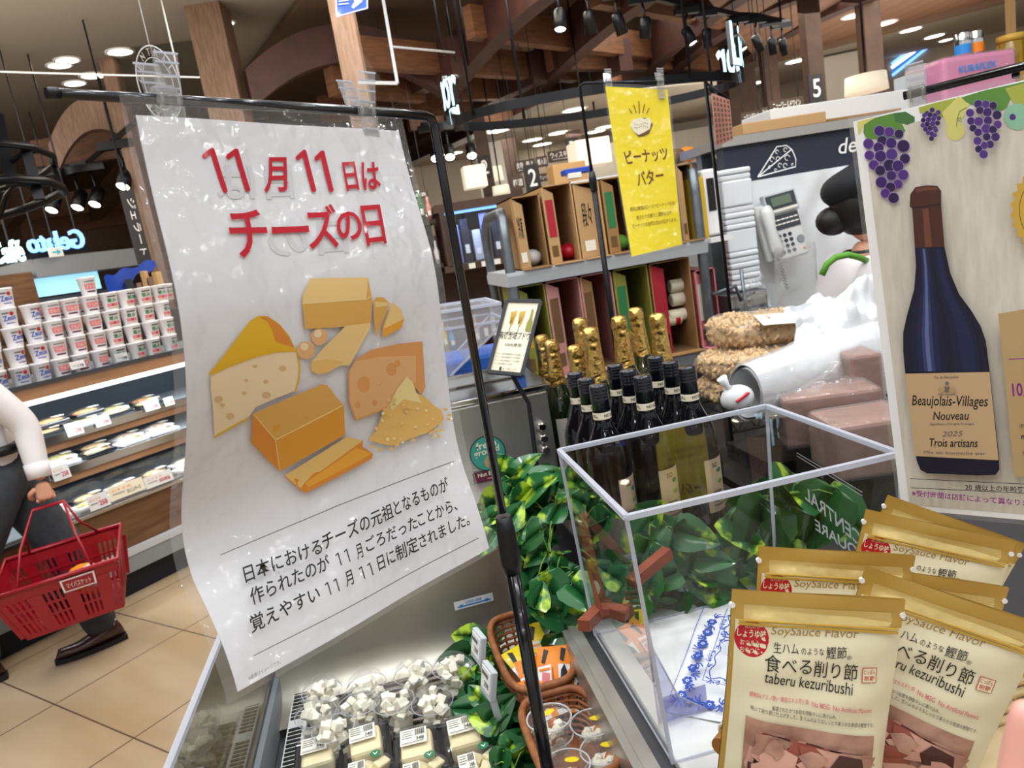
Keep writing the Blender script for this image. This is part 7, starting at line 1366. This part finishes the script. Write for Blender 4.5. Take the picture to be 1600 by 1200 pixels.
# rolls of thin white bags
t = thing('bag_roll', 'large roll of translucent white plastic bags right of the walnuts', 'plastic bag roll', (1.0, 1.62, .87)); a0, a1 = QY(1165, 615, 1.50), QY(1372, 560, 1.66)
ax = (a1 - a0).normalized(); X = ax.cross(UP).normalized(); Y = X.cross(ax); b = MB('bag_white')
def roll(u, v, r0=.062):
    r = r0 * (1 + .5 * min(1, v * 1.6)) * (1 + .06 * noise.noise(Vector((math.cos(2 * PI * u) * 1.5, math.sin(2 * PI * u) * 1.5, v * 5)))); c = a0.lerp(a1, v); return c + X * (r * .8 * math.cos(2 * PI * u)) + Y * (r * math.sin(2 * PI * u))
b.grid(roll, 36, 24, True, True); b.grid(lambda u, v: roll(u, v * .5, .055), 36, 8, True, True); b.build('bag_roll_film', t)
b = MB('bag_film'); b.grid(lambda u, v: roll(u, v * 1.05 - .02, .064 + .004 * math.sin(u * 30)), 40, 20, True, True); b.build('loose_film', t)
def crump(c0, c1, c2, c3, amp, seed, m, bulge=.05, nu=34, nv=28):
    b = MB(m); n = (c1 - c0).cross(c0 - c3).normalized()
    b.grid(lambda u, v: c0.lerp(c1, u).lerp(c3.lerp(c2, u), v) + n * (bulge * math.sin(PI * u) * math.sin(PI * v) + amp * noise.noise(Vector((u * 4 + seed, v * 4, 0))) + amp * .5 * abs(noise.noise(Vector((u * 9, v * 9 + seed, 1))))), nu, nv); return b
b = crump(QY(1255, 478, 1.78), QY(1400, 430, 1.80), QY(1420, 600, 1.62), QY(1235, 560, 1.60), .05, 3, 'bag_white', .06); tag(b.build('plastic_bag'), 'crumpled white translucent bag spread above the roll', 'plastic bag')
b = crump(QY(1222, 482, 1.70), QY(1300, 470, 1.80), QY(1290, 540, 1.66), QY(1262, 545, 1.62), .04, 8, 'bag_white', .02, 20, 16); tag(b.build('plastic_bag'), 'pointed corner of a white bag over the walnuts', 'plastic bag')
b = crump(QY(1240, 560, 1.55), QY(1385, 570, 1.60), QY(1390, 650, 1.45), QY(1190, 660, 1.42), .03, 5, 'bag_film', .05); tag(b.build('plastic_bag'), 'clear bag draped in front of the roll', 'plastic bag')
t = thing('tied_bag', 'white tied bag with red mark beside the black bottles', 'plastic bag', QY(1150, 640, 1.45)); pt = QY(1152, 622, 1.45); b = MB('bag_white'); b.sphere(pt, .034, (1.1, .8, .85), 14); b.tube([pt, pt + Vector((-.02, 0, .03)), pt + Vector((-.03, 0, .05))], [.02, .006, .012], 8); b.build('bag', t); b = MB('red_ink'); b.beam(pt + Vector((-.016, -.027, .0)), pt + Vector((.014, -.026, .014)), .004, .009, (0, 1, 0)); b.build('red_mark', t)
bs = MB('black_plastic'); bs.box((.86, 1.62, .865), (.30, .30, .03)); bs.box((.98, 1.58, .90), (.4, .22, .04)); tag(bs.build('tray_stand'), 'black tray under the plastic bag roll', 'tray')
for i, (px, py, y, d_, rz, w) in enumerate([(1318, 652, 1.40, (.20, .15, .11), -.28, 'left'), (1385, 700, 1.24, (.16, .14, .11), -.2, 'front right'), (1370, 620, 1.46, (.07, .14, .20), -.25, 'upright behind the wine poster edge')]):
    p = QY(px, py, y); R = rotm(0, 0, rz); t = thing('wrapped_block', 'brown block wrapped in clear film, ' + w, 'wrapped block', (p.x, p.y + d_[1] / 2, p.z - d_[2] / 2), rz, 'film wrapped brown blocks'); b = MB('brown_block'); b.bbox((0, 0, d_[2] / 2), d_, .008); b.build('block', t, False); b = MB('bag_film'); b.bbox((0, 0, d_[2] / 2), (d_[0] + .008, d_[1] + .008, d_[2] + .008), .012); b.build('film_wrap', t, False)
    q = p.z - d_[2] / 2
    if q > .87: bs = MB('black_plastic'); bs.box((p.x, p.y + d_[1] / 2, (.85 + q) / 2), (d_[0] * .8, d_[1] * .8, q - .85), R); tag(bs.build('riser_box'), 'black box under the ' + w + ' brown block', 'riser')

# ------------------------------------------------------------------ staff member behind the counter, seen from behind
f = Vector((.93, -.36, 0)).normalized(); lf = UP.cross(f); hc = Vector((1.66, 2.30, 1.405)); pel = Vector((1.60, 2.44, .80))
t = thing('person', 'staff member in black cap, white top and green strap facing away', 'person', (pel.x, pel.y, 0))
ch_ = hc - UP * .30 - f * .05; J = {'pel': (pel, (.13, .10)), 'belly': (pel.lerp(ch_, .5), (.125, .10)), 'chest': (ch_, (.15, .11)), 'neck0': (hc - UP * .165 - f * .03, (.07, .065)), 'neck1': (hc - UP * .10 - f * .01, .05)}
sL, sR = ch_ + UP * .10 + lf * .18, ch_ + UP * .10 - lf * .18; eL, eR = sL - UP * .24 + f * .10 + lf * .05, sR - UP * .24 + f * .10 - lf * .05; wL, wR = eL + f * .22 + UP * .02 - lf * .06, eR + f * .22 + UP * .02 + lf * .06
hL, hR = pel + lf * .09 - UP * .04, pel - lf * .09 - UP * .04
J.update(sL=(sL, .062), eL=(eL, .045), wL=(wL, .03), sR=(sR, .062), eR=(eR, .045), wR=(wR, .03), hL=(hL, .088), hR=(hR, .088), kL=(hL - UP * .36 + f * .02, .06), kR=(hR - UP * .36 + f * .02, .06), aL=(hL - UP * .68, .042), aR=(hR - UP * .68, .042))
JB = {k: ((q[0], tuple(r * .66 for r in q[1]) if isinstance(q[1], tuple) else q[1] * (.5 if k in ('sL', 'sR') else .75)) if k in ('pel', 'belly', 'chest', 'neck0', 'hL', 'hR', 'kL', 'kR', 'sL', 'sR', 'eL', 'eR') else q) for k, q in J.items()}
bm = grow([(JB, E_, 'pel')] + hand_chains(wL, (wL - eL), -lf, .5, -UP) + hand_chains(wR, (wR - eR), lf, .5, -UP)); head_into(bm, hc, f); body_obj('body', 'skin', bm, t); eyes(t, hc, f)
body_obj('white_top', 'shirt', grow([sub(['pel', 'belly', 'chest', 'neck0', 'sL', 'eL', 'wL', 'sR', 'eR', 'wR'], .018, {'pel': pel + UP * .02, 'wL': wL.lerp(eL, .15), 'wR': wR.lerp(eR, .15)})]), t)
body_obj('trousers', 'trousers', grow([sub(['pel', 'hL', 'hR', 'kL', 'kR', 'aL', 'aR'], .022)]), t)
for q in (J['aL'][0], J['aR'][0]): b = MB('black_plastic'); b.sphere((q.x + f.x * .05, q.y + f.y * .05, .04), .05, (1, 1, .8), 12); b.bbox((q.x + f.x * .07, q.y + f.y * .07, .02), (.24, .10, .04), .015, rotm(0, 0, math.atan2(f.y, f.x))); b.build('shoe', t)
b = MB('hair'); b.sphere(hc - f * .02 + UP * .02, .108, (.96, .96, 1.0), 18); b.sphere(hc - f * .115 - UP * .022, .052, (1.15, 1.0, .95), 14); b.build('hair', t)
b = MB('cap_cloth'); R = Matrix((f, lf, UP)).transposed()
b.grid(lambda u, v: hc + R @ Vector(((.125 * math.sin(PI * v) ** .8 + .006 * noise.noise(Vector((u * 9, v * 3, 0)))) * math.cos(2 * PI * u) - .022, .12 * math.sin(PI * v) ** .8 * math.sin(2 * PI * u), .10 + .066 * math.cos(PI * v) - .03 * math.cos(2 * PI * u) * -.9)), 36, 14, True, True); b.lathe([(.108, .03), (.112, .05), (.112, .075)], 28, hc, f, lf, UP); b.build('cap', t)
b = MB('collar_grey'); b.tube([hc - UP * .175 - f * .03 + (f * math.cos(q) * .075 + lf * math.sin(q) * .085) for q in [2 * PI * i / 20 for i in range(20)]], .022, 8, closed=True); b.build('collar', t)
b = MB('black_plastic'); b.tube([hc - UP * .135 - f * .02 + (f * math.cos(q) * .066 + lf * math.sin(q) * .068) for q in [2 * PI * i / 20 for i in range(20)]], .006, 6, closed=True); b.build('neck_strap', t)
b = MB('apron_green'); pts = [P(1284, 430, 2.34), P(1292, 413, 2.33), P(1306, 402, 2.32), P(1325, 398, 2.32), P(1342, 402, 2.33), P(1365, 412, 2.37)]
b.tube(pts, .010, 10)
b.build('apron_strap', t)

# ------------------------------------------------------------------ the photographer's hand reaching in at the lower right corner
tip = P(1572, 1088, .25); d = (-CAMY * .9 + CAMX * .12 + CAMZ * .25).normalized(); sd = (-CAMX - d * (-CAMX).dot(d)).normalized(); wr = tip - d * .153 - sd * .029
t = thing('hand', 'pink fingertip of a hand reaching in at the bottom right corner', 'hand', wr)
bm = grow(hand_chains(wr, d, sd, .12, -CAMZ) + [({'a': (wr + d * .02, .026), 'b': (wr - d * .09, .032), 'c': (wr - d * .20 - UP * .02, .038)}, [('a', 'b'), ('b', 'c')], 'c')]); body_obj('hand_skin', 'skin_pink' if 'skin_pink' in MATS else mat('skin_pink', '#e8a99a', .5, sss=.1).name, bm, t)
# ------------------------------------------------------------------ bamboo and straw basket with snack pouches
t = thing('straw_basket', 'woven straw basket with bamboo rim holding the gold pouches', 'basket', (.46, .62, .866)); b = MB('straw'); rg = random.Random(2)
bx0, bx1, by0, by1, bz0, bz1 = .335, .68, .42, .655, .868, .935
for k in range(7):
    z = bz0 + (bz1 - bz0) * k / 6; o = .0 + .004 * k
    b.tube([(bx0 - o, by0 - o, z), (bx1 + o, by0 - o, z), (bx1 + o, by1 + o, z), (bx0 - o, by1 + o, z)], .006, 6, closed=True)
for i in range(150):
    s_ = rg.random(); side = i % 3
    p = (Vector((bx0 - .02, by0 + (by1 - by0) * s_, bz0)) if side == 0 else Vector((bx0 + (bx1 - bx0) * s_, by1 + .02, bz0)) if side == 1 else Vector((bx0 + (bx1 - bx0) * s_, by0 - .02, bz0))); d = Vector((rg.uniform(-.03, .03), rg.uniform(-.03, .03), bz1 - bz0)); b.tube([p, p + d * .5 + Vector((rg.uniform(-.012, .012), rg.uniform(-.012, .012), 0)), p + d], .0032, 5)
b.build('woven_wall', t); b = MB('straw'); b.box(((bx0 + bx1) / 2, (by0 + by1) / 2, bz0 + .004), (bx1 - bx0, by1 - by0, .008)); b.build('bottom', t)
r0 = G(1126, 1168, .945); r1 = G(1172, 1108, .945); rd = (r1 - r0).normalized(); b = MB('bamboo'); b.tube([r0, r0 + rd * .085], .0105, 14); b.build('bamboo_rim', t)
b = MB('bamboo'); b.tube([(r0.x + .03, by0 - .01, .945), (bx1, by0 - .01, .945)], .0105, 14); b.build('bamboo_rim', t)
b = MB('cream_print'); q = r0 + rd * .02; X = rd.cross(UP).normalized(); b.tube([q + X * (.013 * math.cos(k * .45)) + UP * (.013 * math.sin(k * .45)) + rd * (k * .0006) for k in range(30)], .0022, 6); b.tube([q - UP * .012, q - UP * .05 + rd * .02], .003, 6); b.build('binding', t)

PW, PH = .140, .215
def prof(u, v):       # u in metres from the centre, v metres down from the top: half thickness of the filled pouch
    e = max(0.0, 1 - (abs(u) / (PW / 2)) ** 4); k = max(0.0, (v - .028) / (PH - .028)); return .0012 + e * (.006 * (v > .02) + .020 * min(1, k * 1.25) ** .9 + .0016 * math.sin(u * 90 + v * 60) * k + .0010 * math.sin(v * 150 + u * 40))
def pouch_proto():
    t = thing('snack_pouch', '', 'snack pouch', group='gold pouches of dried bonito snack')
    def fr(u, v, w=0.0): return Vector((u * (1 - .03 * math.sin(PI * min(1, v / PH)) ), -prof(u, v) - w, -v))
    b = MB('pouch_gold'); b.grid(lambda a, c: fr((a - .5) * PW, c * PH), 24, 36); b.grid(lambda a, c: Vector((fr((a - .5) * PW, c * PH).x, prof((a - .5) * PW, c * PH), -c * PH)), 24, 36); b.build('pouch_film', t, False)
    k = 1 / 1871.0; L = lambda px, py: ((px - 1281) * k, (py - 922 - (px - 1150) * .057) * k)
    a = Art(.00008); a.poly([(-.060, .012), (.060, .012), (.062, .020), (.058, .024), (-.06, .024)], 'pouch_gold_light'); a.rect(-.0665, .0245, .0700, .2, 'pouch_cream')
    def tx(s, l, r, h, m='ink', bold=.0, skew=0.0): o, e = L(*l), L(*r); a.text(s, o, (e[0] - o[0], e[1] - o[1]), (0, -h * k), m, bold, skew)
    c = L(1182, 998); a.disc(c[0], c[1], .0138, 'red_ink', 30, (1, 1.12)); tx('ほんのり', (1171, 981), (1192, 981), 7, 'pouch_cream'); tx('しょうゆ味', (1160, 996), (1203, 997), 14, 'pouch_cream', .02); tx('おつまみ', (1165, 1009), (1194, 1009), 9, 'pouch_cream'); tx('おやつに', (1165, 1021), (1194, 1021), 9, 'pouch_cream')
    tx('SoySauce Flavor', (1210, 993), (1344, 998), 17, 'gold_ink', .0, .15); tx('生ハム', (1215, 1017), (1253, 1018), 16); tx('のような', (1257, 1018), (1292, 1019), 10); tx('鰹節', (1295, 1024), (1326, 1024), 18); tx('®', (1327, 1026), (1334, 1026), 7)
    tx('食べる', (1202, 1045), (1274, 1050), 26); tx('削り節', (1278, 1053), (1346, 1061), 27); tx('taberu kezuribushi', (1203, 1063), (1340, 1081), 18, 'ink', .0, .12)
    q = [L(1353, 1039), L(1377, 1041), L(1377, 1064), L(1353, 1063)]; a.poly(q, 'seal_red'); qm = L(1365, 1052); s_ = .0056; a.poly([(qm[0] - s_, qm[1] - s_), (qm[0] + s_, qm[1] - s_), (qm[0] + s_, qm[1] + s_), (qm[0] - s_, qm[1] + s_)], 'pouch_cream'); a.text('にっぽん', (qm[0] - s_ * .9, qm[1] - s_ * .1), (s_ * 1.8, 0), (0, -s_ * .8), 'seal_red', .02); a.text('削節', (qm[0] - s_ * .8, qm[1] + s_ * .85), (s_ * 1.6, 0), (0, -s_ * .8), 'seal_red', .02)
    tx('調味料(アミノ酸)・酵母エキス不使用', (1182, 1089), (1272, 1097), 9, 'rose_print', .01); tx('No MSG  No Artificial Flavors', (1277, 1098), (1373, 1112), 8, 'rose_print', .01); tx('厳選されたかつお節を特製タレに漬け込み、', (1216, 1105), (1316, 1117), 7); tx('焼いて削り節に仕上げました。生ハムのようなしっとり柔らかな食感の鰹節です。', (1184, 1108), (1380, 1137), 7)
    w0 = [L(1178, 1119), L(1381, 1150), L(1381, 1420), L(1178, 1420)]; w0 = [(max(-.06, min(.06, x)), min(.205, y)) for x, y in w0]; a.poly(w0, 'pouch_window'); rg = random.Random(11)
    for i in range(110):
        x, y = rg.uniform(-.050, .044), rg.uniform(.118, .200); r = rg.uniform(.008, .019); ang = rg.uniform(-1.2, 1.2); pts = [(x + r * (1 + .4 * math.sin(j * 2.3 + i)) * math.cos(j * PI / 4) * math.cos(ang) - r * .5 * math.sin(j * PI / 4) * math.sin(ang) * 1.6, y + r * (1 + .4 * math.cos(j * 1.7 + i)) * math.cos(j * PI / 4) * math.sin(ang) + r * .5 * math.sin(j * PI / 4) * math.cos(ang) * 1.6) for j in range(8)]
        pts = [(max(-.054, min(.0535, p[0])), max(.112 + (p[0] + .055) * .145, min(.204, p[1]))) for p in pts]
        if True: a.poly(pts, ('shaving_pink', 'shaving_dark', 'shaving_pink', 'shaving_red', 'pouch_window')[i % 5])
    b = MB(); a.put(b, fr, [(i - 12) * PW / 24 for i in range(25)], [i * PH / 36 for i in range(37)], .0003); b.build('front_print', t, False, fix=False)
    for sx in (-1, 1):
        b = MB('white_print'); b.lathe([(.0024, -.0016), (.0024, .0020)], 16, (sx * .0690, 0, -.0135), Vector((1, 0, 0)), UP, Vector((0, -1, 0))); b.build('tear_mark', t, False)
    b = MB('gold_print'); b.box((0, -.0075, -.0262), (.128, .002, .0018)); b.box((0, -.0078, -.0232), (.128, .0015, .0012)); b.build('zip_seal', t, False)
    return t
PP = pouch_proto(); first = True
for (l, r, dl, dr, lean, lab) in [((1150, 921), (1408, 936), .620, .612, .03, 'gold snack pouch at the front, fully facing the camera'), ((1362, 888), (1625, 975), .650, .610, .03, 'gold snack pouch at the front right, tilted clockwise'), ((1176, 853), (1440, 868), .690, .680, .02, 'gold snack pouch standing right behind the front one'),
                              ((1338, 882), (1566, 916), .700, .685, .02, 'gold snack pouch between the two front pouches, behind'), ((1336, 792), (1606, 850), .770, .735, .02, 'gold snack pouch with red circle showing, third row'), ((1372, 768), (1620, 856), .820, .780, .02, 'gold snack pouch at the very back against the wine poster')]:
    A, B = P(*l, dl), P(*r, dr); X = (B - A).normalized(); V = ((A + B) / 2 - CEN).normalized(); dn = (-UP - X * (-UP).dot(X)).normalized(); Y = X.cross(-dn); Y = Y if Y.dot(V) > 0 else -Y
    # lean back a little: the foot comes forward
    dn = (dn - Y * lean).normalized(); Y = dn.cross(X).normalized(); Y = Y if Y.dot(V) > 0 else -Y
    mid = (A + B) / 2; m = Matrix(((X.x, Y.x, -dn.x, mid.x), (X.y, Y.y, -dn.y, mid.y), (X.z, Y.z, -dn.z, mid.z), (0, 0, 0, 1)))
    if first: PP.matrix_basis = m; PP['label'] = lab; first = False
    else: dup(PP, lab, m)
